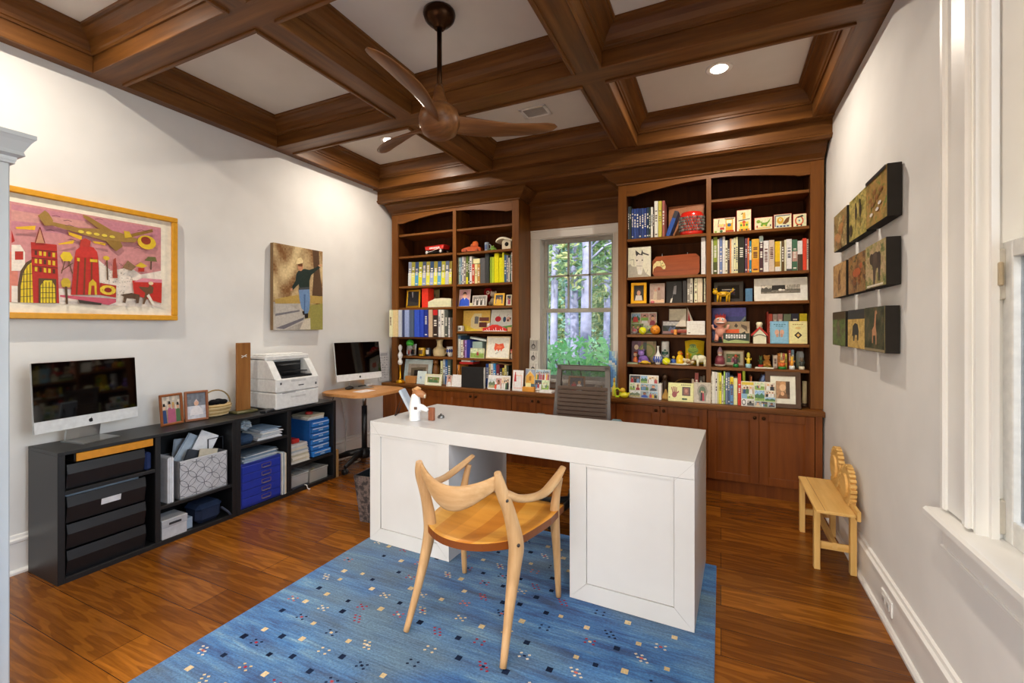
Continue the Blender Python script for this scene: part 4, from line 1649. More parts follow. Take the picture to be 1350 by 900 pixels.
def ct(pts):
 out = []
 for x, y in pts:
  q = on_x(350 + x / 6.667, 310 + y / 6.667, XL + .0455)
  out.append(((q[1] - cy0) / (cy1 - cy0), (q[2] - cz0) / (cz1_ - cz0)))
 return out


pr.poly(ct([(412, 112), (470, 118), (475, 300), (505, 535), (410, 540), (425, 300)]), '#5b4432')
pr.poly(ct([(85, 560), (300, 520), (520, 540), (520, 600), (85, 600)]), '#b79a55')
pr.poly(ct([(85, 600), (200, 610), (300, 660), (340, 700), (330, 760), (180, 825), (85, 828)]), '#bdb8b0')
pr.poly(ct([(85, 690), (300, 655), (300, 670), (85, 710)]), '#7b7a80'); pr.poly(ct([(90, 815), (210, 770), (340, 720), (330, 745), (160, 825)]), '#6f6c74')
pr.poly(ct([(300, 828), (340, 740), (395, 725), (400, 828)]), '#cfc6b4')
pr.poly(ct([(395, 828), (390, 620), (520, 600), (520, 828)]), '#9a9450')
pr.poly(ct([(290, 480), (385, 460), (390, 560), (385, 650), (370, 690), (340, 690), (335, 660), (315, 640), (298, 560)]), '#6f8fb8')
pr.poly(ct([(335, 520), (350, 520), (345, 690), (338, 690)]), '#4f6f9a')
pr.poly(ct([(285, 315), (340, 295), (385, 305), (440, 285), (470, 265), (478, 285), (400, 350), (385, 400), (385, 470), (300, 480), (290, 430), (240, 480), (225, 465), (262, 400), (270, 340)]), '#25332f')
pr.poly(ct([(290, 460), (385, 455), (385, 475), (292, 480)]), '#4a4f55')
pr.ell(*ct([(305, 275)])[0], .055, .055, '#c98f6c'); pr.poly(ct([(265, 250), (280, 205), (310, 195), (330, 225), (325, 260), (300, 262)]), '#e9d3a0'); pr.poly(ct([(280, 255), (325, 245), (322, 275), (290, 272)]), '#6b4228')
pr.poly(ct([(460, 262), (490, 255), (492, 272), (470, 278)]), '#d3a07c'); pr.poly(ct([(215, 470), (235, 462), (235, 485), (218, 490)]), '#c99272')
pr.poly(ct([(340, 690), (372, 685), (372, 725), (345, 728)]), '#2a2320'); pr.poly(ct([(318, 670), (338, 665), (340, 700), (330, 700)]), '#332a26')
pr.build('print', cv)

# ------------------------------------------------------------------ nine animal canvases on the side wall
GAIN = 1.15
AN = [[(3.585, 3.255), (3.195, 2.855), (2.805, 2.497)]] * 3
ZROW = [(1.838, 2.072), (1.536, 1.748), (1.232, 1.444)]
what = [['canvas photo of spotted animals in dry brush, farthest along the top row', 'canvas photo of two dark birds standing in grass, middle of the top row', 'largest tilted canvas photo of animals in a grassy plain, near end of the top row'],
  ['canvas photo of a small animal on pale sand, far end of the middle row', 'canvas photo of an orange antelope in brown scrub, middle of the middle row', 'canvas photo of a dark elephant facing the viewer, near end of the middle row'],
  ['canvas photo of an animal in green field, far end of the bottom row', 'canvas photo of a black buffalo on yellow grass, middle of the bottom row', 'canvas photo of a giraffe before dark trees, near end of the bottom row']]
for r_ in range(3):
 for c_ in range(3):
  y1, y0 = AN[r_][c_]
  z0, z1 = ZROW[r_]
  wv, hv = y1 - y0, z1 - z0
  xw = xr((z0 + z1) / 2) - .004
  DEP = .040 + .012 * (c_ == 2)
  t = thing('canvas_print', what[r_][c_], 'picture', (xw, (y0 + y1) / 2, z0), RIGHT, 'animal canvases on the side wall')
  mb = MB('#211d19'); mb.box(-wv / 2, wv / 2, -DEP, 0, 0, hv, b=.0015); mb.build('stretcher_frame', 'matte', t)
  p = Pic(wv - .004, hv - .004, '#8a7a50', y=-DEP - .0012, z0=.002)
  rr = random.Random(50 + r_ * 3 + c_)
  tx = lambda *cs: p.mosaic(lambda a, b: soft(a, b, cs, rr, r_ * 3 + c_), 22, 22)
  if (r_, c_) == (0, 0):
   tx('#4f4026', '#8a6f46', '#6b6238', '#b39a6c')
   for q in ((.25, .25), (.6, .45), (.45, .15)):
    p.ell(q[0], q[1] + .12, .2, .10, '#a5764a'); p.rect(q[0] - .14, q[1] - .12, q[0] - .10, q[1] + .1, '#8f6640'); p.rect(q[0] + .1, q[1] - .12, q[0] + .14, q[1] + .1, '#8f6640'); p.ell(q[0] + .18, q[1] + .28, .05, .09, '#a5764a')
  elif (r_, c_) == (0, 1):
   tx('#5f5c2c', '#8f8444', '#b7a15c', '#747038')
   for x in (.42, .68):
    p.ell(x, .60, .07, .17, '#2b2622'); p.rect(x - .03, .22, x - .015, .48, '#3b342c'); p.rect(x + .015, .22, x + .03, .48, '#3b342c'); p.ell(x - .01, .80, .04, .05, '#33291f')
   p.ell(.12, .25, .09, .15, '#3a3026')
  elif (r_, c_) == (0, 2):
   tx('#6a5f2c', '#93793f', '#a8804a', '#5f7a34')
   for q in ((.2, .55), (.42, .66), (.55, .52), (.75, .62), (.35, .42)):
    p.ell(q[0], q[1], .10, .05, '#8c6238'); p.rect(q[0] - .07, q[1] - .12, q[0] - .05, q[1], '#6f4c2c'); p.rect(q[0] + .05, q[1] - .12, q[0] + .07, q[1], '#6f4c2c')
   for q in ((.3, .22), (.6, .26), (.72, .36)): p.ell(q[0], q[1], .08, .035, '#d9d2cf')
   p.rect(0, .93, 1, 1, '#2a2a2c')
  elif (r_, c_) == (1, 0):
   tx('#8a6a42', '#b8925e', '#a07a4c')
   p.ell(.5, .55, .10, .18, '#6d4a30'); p.ell(.55, .75, .07, .06, '#6d4a30'); p.rect(.42, .2, .48, .42, '#5f4029'); p.rect(.54, .2, .6, .42, '#5f4029')
  elif (r_, c_) == (1, 1):
   tx('#4a3320', '#7a5632', '#94703f', '#3f3a20')
   p.ell(.5, .52, .24, .12, '#a5522a'); p.ell(.76, .66, .07, .08, '#a5522a')
   for x in (.32, .42, .6, .68): p.rect(x, .2, x + .035, .45, '#7f3f22')
  elif (r_, c_) == (1, 2):
   tx('#46562e', '#7f8048', '#b59c78', '#8d7a54')
   p.poly([(.30, .60), (.36, .76), (.55, .80), (.72, .72), (.78, .55), (.74, .12), (.66, .12), (.64, .42), (.52, .40), (.50, .05), (.42, .05), (.40, .42)], '#3b322d')
   p.ell(.5, .62, .12, .16, '#4a3f38'); p.poly([(.46, .55), (.56, .55), (.53, .15), (.48, .15)], '#453a34'); p.ell(.32, .66, .09, .13, '#332b27'); p.ell(.70, .64, .09, .13, '#332b27')
   p.rect(.1, .02, .9, .06, '#dcd3c2')
  elif (r_, c_) == (2, 0):
   tx('#394a22', '#5c7534', '#4a3d28')
   p.rect(0, .78, 1, 1, '#4a3d28'); p.ell(.5, .45, .13, .18, '#5a4a3a'); p.ell(.5, .65, .08, .08, '#6b5a48'); p.rect(.42, .2, .47, .36, '#4a3d30'); p.rect(.53, .2, .58, .36, '#4a3d30')
  elif (r_, c_) == (2, 1):
   tx('#b3924c', '#d0b26a', '#a3803c')
   p.rect(0, .76, 1, 1, '#33383a'); p.poly([(.28, .30), (.32, .58), (.46, .66), (.62, .62), (.68, .45), (.66, .2), (.60, .2), (.58, .34), (.46, .34), (.42, .18), (.35, .18), (.34, .32)], '#23201f')
  else:
   tx('#23281c', '#3c4430', '#5a5038')
   p.poly([(.40, .18), (.44, .18), (.46, .36), (.56, .36), (.58, .16), (.62, .16), (.62, .42), (.58, .56), (.60, .84), (.66, .86), (.62, .92), (.55, .92), (.50, .58), (.40, .48)], '#b5835f')
   p.rect(0, 0, 1, .06, '#8f8266')
  p.build('print', t)

GAIN = 1.0
# ------------------------------------------------------------------ black open storage cabinets
CXF, CXB, CZT = -3.125, -3.462, .692
def storage(y0, y1, ym, zs, label):
 t = thing('storage_cabinet', label, 'cabinet', ((CXF + CXB) / 2, (y0 + y1) / 2, 0), group='black open storage cabinets')
 w2_, h2 = (CXF - CXB) / 2, (y1 - y0) / 2
 yc = (y0 + y1) / 2

 def bb(name, a, b_, c, d, e, f):
  mb = MB(); mb.box(a, b_, c, d, e, f, b=.0015); mb.build(name, 'black_laminate', t)
 bb('top_panel', -w2_, w2_, -h2, h2, CZT - .018, CZT)
 bb('side_panel', -w2_, w2_, -h2, -h2 + .03, .0, CZT - .018)
 bb('side_panel', -w2_, w2_, h2 - .03, h2, .0, CZT - .018)
 bb('divider', -w2_ + .006, w2_ - .002, ym[0] - yc, ym[1] - yc, .03, CZT - .018)
 bb('base_panel', -w2_, w2_, -h2 + .03, h2 - .03, .0, .028)
 bb('back_panel', -w2_, -w2_ + .006, -h2 + .03, h2 - .03, .028, CZT - .018)
 bb('shelf', -w2_ + .006, w2_ - .004, -h2 + .03, ym[0] - yc, zs[0] - .02, zs[0])
 bb('shelf', -w2_ + .006, w2_ - .004, ym[1] - yc, h2 - .03, zs[1] - .02, zs[1])
 return t


storage(1.122, 2.074, (1.568, 1.597), (.482, .240), 'black open storage cabinet with file boxes and patterned bin, under the large computer')
storage(2.076, 2.985, (2.490, 2.525), (.490, .232), 'black open storage cabinet with blue drawer units, under the white printer')


# ------------------------------------------------------------------ two all-in-one computers
def computer(loc, rz, tilt, label):
 t = thing('desktop_computer', label, 'computer', loc, rz)
 W, H, ch_ = .518, .382, .066
 zb = .082
 T_ = Matrix.Translation((0, 0, zb)) @ Matrix.Rotation(tilt, 4, 'X')

 def mk(col='#ffffff'):
  m_ = MB(col); m_.m = T_; return m_
 m_ = mk('#c9ccce')
 m_.box(-W / 2, W / 2, -.004, .010, 0, H, b=.004)
 m_.surf(lambda u, v: (-W * .48 + W * .96 * u, .009 + .032 * math.sin(math.pi * u) ** .7 * math.sin(math.pi * v) ** .7, .008 + (H - .016) * v), 16, 12)
 m_.build('housing', 'aluminium', t)
 m_ = mk(); m_.box(-W / 2 + .002, W / 2 - .002, -.0065, -.003, ch_, H - .002, b=.001); m_.build('screen', 'screen', t)
 m_ = mk('#d9dbdc'); m_.box(-W / 2 + .001, W / 2 - .001, -.006, -.003, .001, ch_ - .0005, b=.001)
 chn = m_.build('chin', 'satin', t)
 # fruit-shaped emblem
 m_ = mk('#101114')
 r0 = .011
 pts = []
 for k_ in range(30):
  a = 2 * math.pi * k_ / 30
  r = r0 * (1 - .13 * max(0, math.sin(a)) ** 6 - .07 * max(0, -math.sin(a)) ** 8) * (1.03 - .04 * math.cos(2 * a))
  x, z = r * math.cos(a), r * math.sin(a)
  dx, dz = x - r0 * 1.25, z - r0 * .12
  d = math.hypot(dx, dz)
  if d < r0 * .56: x, z = r0 * 1.25 + dx / d * r0 * .56, r0 * .12 + dz / d * r0 * .56
  pts.append((x, z + ch_ * .48))
 m_.prism(pts, -.0068, -.0058, 'xz')
 m_.prism([(.0006, ch_ * .48 + .0105), (.0035, ch_ * .48 + .0115), (.0052, ch_ * .48 + .0165), (.0022, ch_ * .48 + .0150)], -.0068, -.0058, 'xz')
 m_.build('emblem', 'satin', chn)
 m_ = MB('#c9ccce'); m_.prism([(.030, .20), (.038, .20), (.075, .008), (.065, .004), (.060, .012)], -.085, .085, 'yz')
 m_.prism([(-.095, .0), (.085, .0), (.085, .008), (-.095, .005)], -.095, .095, 'yz')
 m_.build('stand', 'aluminium', t)
 return t


d_l, d_r = Vector((-3.34, 1.094)), Vector((-3.43, 1.593))
computer((-3.345, 1.345, CZT), math.radians(100), math.radians(-4), 'all-in-one desktop computer with black screen on the black storage cabinet')
computer((-3.285, 3.45, TZ), math.radians(78), math.radians(-8), 'all-in-one desktop computer with black screen on the round-cornered table')

# ------------------------------------------------------------------ on top of the storage cabinets
# hinged double frame
t = thing('double_photo_frame', 'hinged double wooden photo frame standing on the black cabinet', 'photo frame', (-3.335, 1.85, CZT), 0)
for (a, b_, w_, hh, col, kind, sd, nm) in (((0, -.150), (-.012, -.004), .146, .208, '#8a4d22', 'people', 5, 'frame'), ((-.014, .006), (.018, .146), .146, .208, '#8a4d22', 'portrait', 11, 'frame')):
 p0, p1 = Vector(a), Vector(b_)
 dv = p1 - p0
 ang = math.atan2(dv.y, dv.x)
 mid = (p0 + p1) / 2
 fr_ = frame_ring(dv.length, hh, .016, .014, col, 'satin', t)
 fr_.location = (mid.x, mid.y, 0); fr_.rotation_euler = (math.radians(-6), 0, ang)
 p = Pic(dv.length - .026, hh - .026, '#708090', z0=.013, y=-.004)
 if sd == 5: draw(p, 'people', 5)
 else:
  p.mosaic(lambda u, v: jit('#6d7078' if v > .55 else '#bcbcc4', random.Random(int(u * 99 + v * 999)), .2), 8, 8)
  p.poly([(.15, .15), (.85, .15), (.8, .35), (.6, .5), (.4, .5), (.2, .35)], '#d9d4d6'); p.ell(.5, .60, .12, .10, '#d9a98c'); p.poly([(.36, .62), (.5, .76), (.64, .62), (.5, .68)], '#d3b6b0')
 p.build('photo', fr_)

# basket with black cloth
bk = thing('woven_basket', 'small woven basket with arched handle and black cloth, behind the photo frame', 'basket', (-3.385, 2.085, CZT))
mb = MB('#cdb384')
mb.lathe([(.045, 0), (.062, .01), (.074, .035), (.080, .075), (.083, .088), (.078, .09), (.074, .075), (.066, .035), (.04, .012)], 26, sx=.85, sy=1.35)
for q in range(6):
 zz = .012 + .013 * q
 rad = .062 + .022 * min(1, zz / .06)
 mb.lathe([(rad - .002, zz - .004), (rad + .004, zz), (rad - .002, zz + .004)], 26, sx=.85, sy=1.35, col='#b3965f' if q % 2 else '#dcc596')
mb.build('bowl', 'matte', bk)
mb = MB('#9a8050'); mb.tube([(0, -.11 * math.cos(a), .085 + .105 * math.sin(a)) for a in [math.pi * k_ / 14 for k_ in range(15)]], .005, 8); mb.build('handle', 'matte', bk)
mb = MB('#131317')
rr = random.Random(2)
for q in range(9): mb.ball((rr.uniform(-.022, .022), rr.uniform(-.05, .05), .098 + rr.uniform(0, .012)), (.026, .03, .016), 8, 6)
tag(mb.build('black_cloth', 'cloth', loc=(-3.385, 2.085, CZT)), 'crumpled black cloth lying in the woven basket', 'cloth')

# tall wooden plaque
t = thing('wooden_plaque', 'tall narrow wooden board with a white crossed emblem standing beside the printer', 'plaque', (-3.335, 2.265, CZT), LEFT)
mb = MB(); mb.box(-.055, .055, -.010, .010, .018, .535, b=.003); mb.build('board', 'oak_small', t)
mb = MB('#5e5a36'); mb.box(-.085, .085, -.06, .05, 0, .018, b=.006); mb.build('base', 'satin', t)
mb = MB('#e8e6e0')
for s_ in (-1, 1): mb.prism([(-.022, .432 - s_ * .008), (-.020, .427 - s_ * .008), (.022, .432 + s_ * .008), (.020, .437 + s_ * .008)], -.0125, -.010, 'xz')
mb.build('emblem', 'satin', t)

# printer
prn = thing('printer', 'white multifunction laser printer with black output tray on the black cabinet', 'printer', (-3.30, 2.60, CZT), LEFT)
W = .205
mb = MB('#dedfdd')
mb.box(-W, W, -.165, .155, .008, .135, b=.008)
mb.box(-W, W, -.165, .155, .138, .245, b=.008)
mb.prism([(-.15, .245), (-.06, .375), (-.02, .40), (.145, .40), (.145, .245)], -W, -W + .06, 'yz')
mb.prism([(-.15, .245), (-.06, .375), (-.02, .40), (.145, .40), (.145, .245)], W - .055, W, 'yz')
mb.box(-W + .06, W - .055, .0, .145, .245, .40, b=.004)
mb.box(-W + .0, W, -.045, .15, .385, .425, b=.008)
mb.build('body', 'satin', prn)
mb = MB('#1d1f22')
mb.box(-W + .062, W - .057, -.145, -.002, .247, .262)
mb.box(-W + .062, W - .057, -.01, -.002, .262, .372)
mb.prism([(-.14, .262), (-.03, .375), (-.02, .37), (-.12, .262)], -W + .06, -W + .068, 'yz')
mb.box(-W + .10, W - .09, -.13, -.02, .290, .296)
mb.box(-W + .12, W - .12, -.09, -.02, .345, .352, '#4a4c4e')
mb.build('output_tray', 'satin', prn)
mb = MB('#c9cac8'); mb.box(-.07, .07, -.1665, -.163, .088, .104, b=.002); mb.box(-.07, .07, -.1665, -.163, .216, .232, b=.002); mb.build('tray_handle', 'satin', prn)
mb = MB('#4a4d52'); mb.box(.0, .05, -.1665, -.164, .178, .186); mb.box(-.17, -.155, -.1665, -.164, .20, .218); mb.box(.165, .18, -.1665, -.164, .17, .19)
mb.box(-.15, -.03, -.1662, -.164, .128, .134, '#8d9093'); mb.build('badge', 'satin', prn)
mb = MB('#efefec'); mb.box(-W + .02, W - .04, -.02, .14, .4255, .438, b=.004); mb.build('document_feeder', 'satin', prn)
mb = MB('#202226'); mb.box(-.03, .03, -.05, .05, 0, .022, b=.006)
o = mb.build('stapler_case', 'satin', loc=(-3.17, 2.345, CZT), rot=(0, 0, .3)); tag(o, 'small black case lying beside the plaque base', 'case')

# ------------------------------------------------------------------ bay one: file boxes
def slab(name, label, cat, x0, x1, y0, y1, z0, z1, col, mat='satin', b=.002, group=None):
 mb = MB(col)
 cx_, cy_ = (x0 + x1) / 2, (y0 + y1) / 2
 mb.box(x0 - cx_, x1 - cx_, y0 - cy_, y1 - cy_, 0, z1 - z0, b=b)
 o = mb.build(name, mat, loc=(cx_, cy_, z0))
 return tag(o, label, cat, group)


t = thing('file_tray', 'flat orange fronted tray at the top of the first cabinet bay', 'tray', (-3.29, 1.375, .627))
mb = MB('#e0931d'); mb.box(.150, .158, -.175, .185, 0, .044, b=.002); mb.build('front', 'satin', t)
mb = MB('#2a2118'); mb.box(-.15, .150, -.180, .185, 0, .008); mb.build('bottom', 'matte', t)
# the tray hangs on runners under the top
mb = MB('#1a1a1c')
for y in (-.178, .184): mb.box(-.15, .148, y - .003, y + .003, .008, .0465)
mb.build('runner', 'black_plastic', t)


def file_box(y0, y1, z0, z1, label, tag_=False, papers=False):
 t = thing('file_box', label, 'file box', (-3.29, (y0 + y1) / 2, z0), group='black file boxes')
 h = z1 - z0
 w_ = (y1 - y0) / 2
 mb = MB('#14161a')
 mb.prism([(.150, 0), (.162, h * .60), (.158, h * .62), (.156, h), (.150, h)], -w_, w_, 'xz') if False else None
 # front: lower panel leaning out, an upper lip leaning back
 prof = [(-.16, 0), (.140, 0), (.158, h * .62), (.150, h), (.146, h), (.150, h * .62), (.134, .006), (-.155, .006), (-.155, h), (-.16, h)]
 mb.prism(prof, -w_, w_, 'xz')
 for s_ in (-1, 1):
  mb.prism([(-.16, 0), (.140, 0), (.158, h * .62), (.150, h), (-.16, h)], s_ * w_ - .002, s_ * w_ + .002, 'xz')
 mb.build('box', 'black_card', t)
 mb = MB('#2c3038'); mb.prism([(.1585, h * .62), (.1505, h), (.1515, h), (.1605, h * .62)], -w_, w_, 'xz'); mb.build('flap', 'black_card', t)
 if tag_:
  mb = MB('#e6e8ea'); mb.prism([(.1535, h * .36), (.160, h * .60), (.161, h * .60), (.1545, h * .36)], -.035, .055, 'xz'); mb.build('label_card', 'matte', t)
 if papers:
  mb = MB('#c9d3da')
  for q in range(7): mb.box(-.14 + .04 * q, -.138 + .04 * q, -w_ + .01, w_ - .01 - .01 * (q % 3), .01, h + .006 + .005 * (q % 2), ['#aebfcd', '#d8dfe3', '#8fa6ba'][q % 3])
  mb.build('papers', 'matte', t)


file_box(1.165, 1.515, .488, .618, 'single black file box on the shelf under the orange tray')
file_box(1.165, 1.520, .306, .448, 'black file box with a white label card, topmost of three', True, True)
file_box(1.165, 1.520, .168, .300, 'black file box in the middle of three stacked ones')
file_box(1.165, 1.520, .029, .162, 'black file box at the bottom of three stacked ones')
slab('pencil_case', 'slim navy zipped case standing beside the single file box', 'case', -3.28, -3.14, 1.522, 1.556, .483, .59, '#26345c', 'cloth', .01)

# ------------------------------------------------------------------ bay two: patterned bin and papers
bin_ = thing('fabric_bin', 'pale grey fabric bin with overlapping ring pattern, stuffed with papers', 'bin', (-3.285, 1.862, .2405))
bx, by, bh = .145, .155, .245
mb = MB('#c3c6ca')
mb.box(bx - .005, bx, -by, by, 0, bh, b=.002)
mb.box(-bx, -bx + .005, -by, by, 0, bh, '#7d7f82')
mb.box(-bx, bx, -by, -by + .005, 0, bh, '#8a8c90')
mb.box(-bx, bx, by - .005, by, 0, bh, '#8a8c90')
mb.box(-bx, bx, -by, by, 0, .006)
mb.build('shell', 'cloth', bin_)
mb = MB('#6d7076')
R0 = .050
for i in range(-3, 4):
 for j in range(-1, 6):
  cyy, czz = i * .10 + .05 * (j % 2), .02 + j * .05
  for k_ in range(20):
   a0, a1 = 2 * math.pi * k_ / 20, 2 * math.pi * (k_ + 1) / 20
   q = [(cyy + r * math.cos(a), czz + r * math.sin(a)) for r, a in ((R0 - .0014, a0), (R0 + .0014, a0), (R0 + .0014, a1), (R0 - .0014, a1))]
   if all(abs(a) < by - .003 and .004 < b_ < bh - .004 for a, b_ in q):
    mb.put([(bx + .0006, a, b_) for a, b_ in q], [(0, 1, 2, 3)])
mb.build('ring_pattern', 'matte', bin_)


def leaning_sheet(label, loc, w_, h_, th, col, rot, name='document', cat='paper', mat='matte', group=None):
 mb = MB(col)
 n = max(1, int(th / .004))
 rr = random.Random(label)
 for q in range(n):
  a = th * q / n
  s_ = rr.uniform(-.004, .004)
  mb.box(-w_ / 2 + s_, w_ / 2 + s_, a, a + th / n * .9, 0, h_ + rr.uniform(-.004, .003), jit(col, rr, .08))
 o = mb.build(name, mat, loc=loc, rot=rot)
 return tag(o, label, cat, group)


R90 = math.pi / 2
sheets = [
 ('white ring binder spine beside the patterned bin', (-3.275, 1.645, .2405), .26, .285, .035, '#dfe3e8', (0, 0, 0)),
 ('blue-white folder leaning out of the patterned bin towards the top', (-3.26, 1.80, .40), .17, .22, .012, '#b9c8d6', (.0, .55, R90)),
 ('long white envelope slanting out of the patterned bin', (-3.225, 1.84, .40), .13, .24, .010, '#e8eaec', (0, .5, R90)),
 ('dark catalogue slanting across the papers in the bin', (-3.195, 1.85, .40), .20, .11, .010, '#3c4048', (0, .38, R90)),
 ('pale grey magazine upright at the back of the patterned bin', (-3.33, 1.85, .275), .19, .31, .014, '#aeb8c2', (0, .1, R90)),
 ('cream leaflet in the front of the patterned bin', (-3.165, 1.88, .37), .12, .15, .006, '#d8cfb8', (0, .2, R90)),
]
for lab, loc, w_, h_, th, col, rot in sheets:
 leaning_sheet(lab, loc, w_, h_, th, col, rot, group=None)
mb = MB('#2d3138'); mb.tube([(0, -.05, 0), (0, -.05, .12), (0, .05, .12), (0, .05, 0)], .004, 6)
o = mb.build('wire_handle', 'satin', loc=(-3.22, 1.985, .45)); tag(o, 'dark bent wire rising from the papers in the bin', 'wire')
t = thing('storage_box', 'small grey patterned card box on the bottom of the bin bay', 'box', (-3.20, 1.664, .029))
mb = MB('#c6c9cd'); mb.box(-.07, .07, -.058, .085, 0, .098, b=.002); mb.build('body', 'cloth', t)
mb = MB('#b4b7bc'); mb.box(-.073, .073, -.060, .088, .07, .118, b=.003); mb.build('lid', 'cloth', t)
mb = MB('#2a2c30'); mb.box(.0725, .0745, -.02, .05, .082, .096); mb.build('label_slot', 'satin', t)
t = thing('camera_bag', 'dark blue padded bag with a strap on the bottom of the bin bay', 'bag', (-3.22, 1.90, .029))
mb = MB('#27324a'); mb.box(-.08, .08, -.08, .085, 0, .125, b=.03); mb.box(-.083, .083, -.084, .089, .075, .13, '#22304a', b=.03); mb.build('body', 'cloth', t)
mb = MB('#3b4152'); mb.tube([(.07, .08, .07), (.10, .11, .03), (.11, .12, .006)], .008, 6); mb.build('strap', 'cloth', t)
slab('tissue_box', 'small pale blue box next to the patterned card box', 'box', -3.22, -3.16, 1.745, 1.80, .029, .10, '#9db4c9', 'satin')

# ------------------------------------------------------------------ bay three: bag, papers, five-drawer cabinet
mb = MB('#aab8c2')
rr = random.Random(14)


def crump(u, v):
 a, b_ = 2 * math.pi * u, math.pi * (v - .5)
 n = 1 + .20 * math.sin(5 * a + 3 * b_) * math.cos(4 * b_) + .14 * math.sin(9 * a - 5 * b_) + .07 * math.sin(17 * a + 11 * b_)
 return (.085 * n * math.cos(b_) * math.cos(a), .072 * n * math.cos(b_) * math.sin(a), .054 + .036 * n * math.sin(b_))


mb.surf(crump, 40, 20, smooth=False)
tag(mb.build('plastic_bag', 'gloss', loc=(-3.28, 2.195, .557)), 'crumpled pale plastic bag on the upper shelf beneath the printer', 'bag')
mb = MB('#2f4460'); mb.box(-.12, .12, -.05, .06, 0, .065, b=.02)
tag(mb.build('denim_pouch', 'cloth', loc=(-3.26, 2.165, .491)), 'dark denim pouch under the crumpled plastic bag', 'pouch')
for i, (y, z, h_, c_, w_) in enumerate(((2.36, .491, .02, '#dfe2e4', .20), (2.37, .512, .018, '#c7cdd2', .18), (2.375, .531, .012, '#e9e9e6', .19), (2.36, .544, .016, '#b7c3cf', .16), (2.38, .561, .008, '#8fa9c4', .15))):
 mb = MB(c_)
 for q in range(3): mb.box(-.11 + .004 * q, .11 + .006 * ((q * 7) % 3), -w_ / 2, w_ / 2 - .01 * q, h_ * q / 3, h_ * (q + .9) / 3)
 o = mb.build('document', 'matte', loc=(-3.26, y, z), rot=(0, 0, .06 * (i % 3 - 1)))
 tag(o, ['thick white document at the bottom of the pile beside the denim pouch', 'grey document second from bottom beside the plastic bag', 'white document in the middle of the pile beside the plastic bag', 'pale blue folder second from top beside the plastic bag', 'small blue notebook on top of the pile beside the plastic bag'][i], 'paper')
dc = thing('drawer_cabinet', 'royal blue steel cabinet of five small drawers with metal handles', 'drawer cabinet', (-3.29, 2.272, .029))
mb = MB('#1c2f86'); mb.box(-.15, .155, -.165, .165, 0, .325, b=.004); mb.build('body', 'satin', dc)
for i in range(5):
 z = .018 + .058 * i
 mb = MB('#2036a0'); mb.box(.1555, .161, -.155, .155, z, z + .054, b=.002)
 dr = mb.build('drawer', 'satin', dc)
 mb = MB('#cfc7bd')
 mb.box(.161, .163, -.002, .072, z + .012, z + .016); mb.box(.161, .163, -.002, .072, z + .036, z + .040); mb.box(.161, .163, -.004, .000, z + .012, z + .040); mb.box(.161, .163, .070, .074, z + .012, z + .040)
 mb.box(.161, .170, .005, .065, z + .010, z + .013, b=.001)
 mb.build('handle', 'metal', dr)
for i, (z, h_, c_, rz_) in enumerate(((.355, .012, '#9fb4c6', .05), (.368, .010, '#c3ccd2', -.05), (.379, .014, '#7d97ae', .08), (.394, .008, '#dde1e2', .0), (.403, .012, '#5a6a78', .12))):
 mb = MB(c_)
 for q in range(3): mb.box(-.13 + .005 * q, .13, -.14, .14 - .008 * q, h_ * q / 3, h_ * (q + .85) / 3)
 o = mb.build('folder', 'matte', loc=(-3.275, 2.27 + .01 * (i % 2), z), rot=(0, 0, rz_))
 tag(o, ['light blue folder lying directly on the blue drawer cabinet', 'grey folder second above the blue drawer cabinet', 'slate blue folder third above the blue drawer cabinet', 'white folder fourth above the blue drawer cabinet', 'dark folder topmost above the blue drawer cabinet'][i], 'folder')
for i, (y, c_, h_) in enumerate(((2.447, '#e6e4dc', .33), (2.458, '#b8c4cc', .335), (2.469, '#e9e4d6', .325), (2.479, '#d8c8a8', .32))):
 leaning_sheet(['white folder standing right against the blue drawer cabinet', 'grey folder second from the blue drawer cabinet', 'cream folder third from the blue drawer cabinet', 'tan folder standing against the cabinet divider'][i], (-3.25, y - .005, .029), .25, h_, .008, c_, (0, 0, 0), 'folder', 'folder')
leaning_sheet('loose white papers squeezed between drawer cabinet and divider', (-3.22, 2.085 + .0, .029), .18, .25, .009, '#d5d9d6', (0, 0, 0.0))

# ------------------------------------------------------------------ bay four
tw = thing('drawer_tower', 'bright blue plastic drawer tower with five shallow drawers', 'drawer tower', (-3.31, 2.845, .2325))
mb = MB('#1f62b0'); mb.box(-.14, .13, -.095, .10, 0, .315, b=.003); mb.build('case', 'satin', tw)
for i in range(6):
 z = .006 + .050 * i
 mb = MB('#2a78cc'); mb.box(.130, .150 + (.02 if i == 0 else 0), -.092, .097, z, z + .044, b=.003)
 mb.box(.1505 + (.02 if i == 0 else 0), .1515 + (.02 if i == 0 else 0), -.08, .085, z + .030, z + .036, '#dfe8f0')
 mb.box(.1505 + (.02 if i == 0 else 0), .153 + (.02 if i == 0 else 0), -.02, .025, z + .010, z + .022, '#9cc1e6')
 mb.build('drawer', 'satin', tw)
for i, (h_, c_) in enumerate(((.014, '#d3d6d6'), (.010, '#ece9df'), (.016, '#c9bfa5'))):
 mb = MB(c_)
 for q in range(3): mb.box(-.10, .11, -.08 + .004 * q, .08, h_ * q / 3, h_ * (q + .88) / 3)
 o = mb.build('magazine', 'matte', loc=(-3.30, 2.83, .548 + (0, .0145, .025)[i]), rot=(0, 0, .1 * (i - 1)))
 tag(o, ['grey magazine lying lowest on the blue drawer tower', 'cream magazine in the middle on the blue drawer tower', 'tan magazine topmost on the blue drawer tower'][i], 'magazine')
mb = MB('#b5352f'); mb.lathe([(.001, 0), (.03, 0), (.032, .012), (.024, .02), (.001, .02)], 16)
tag(mb.build('tape_roll', 'satin', loc=(-3.26, 2.81, .590)), 'small red round tape roll on top of the blue drawer tower', 'tape roll')
zz = .2325
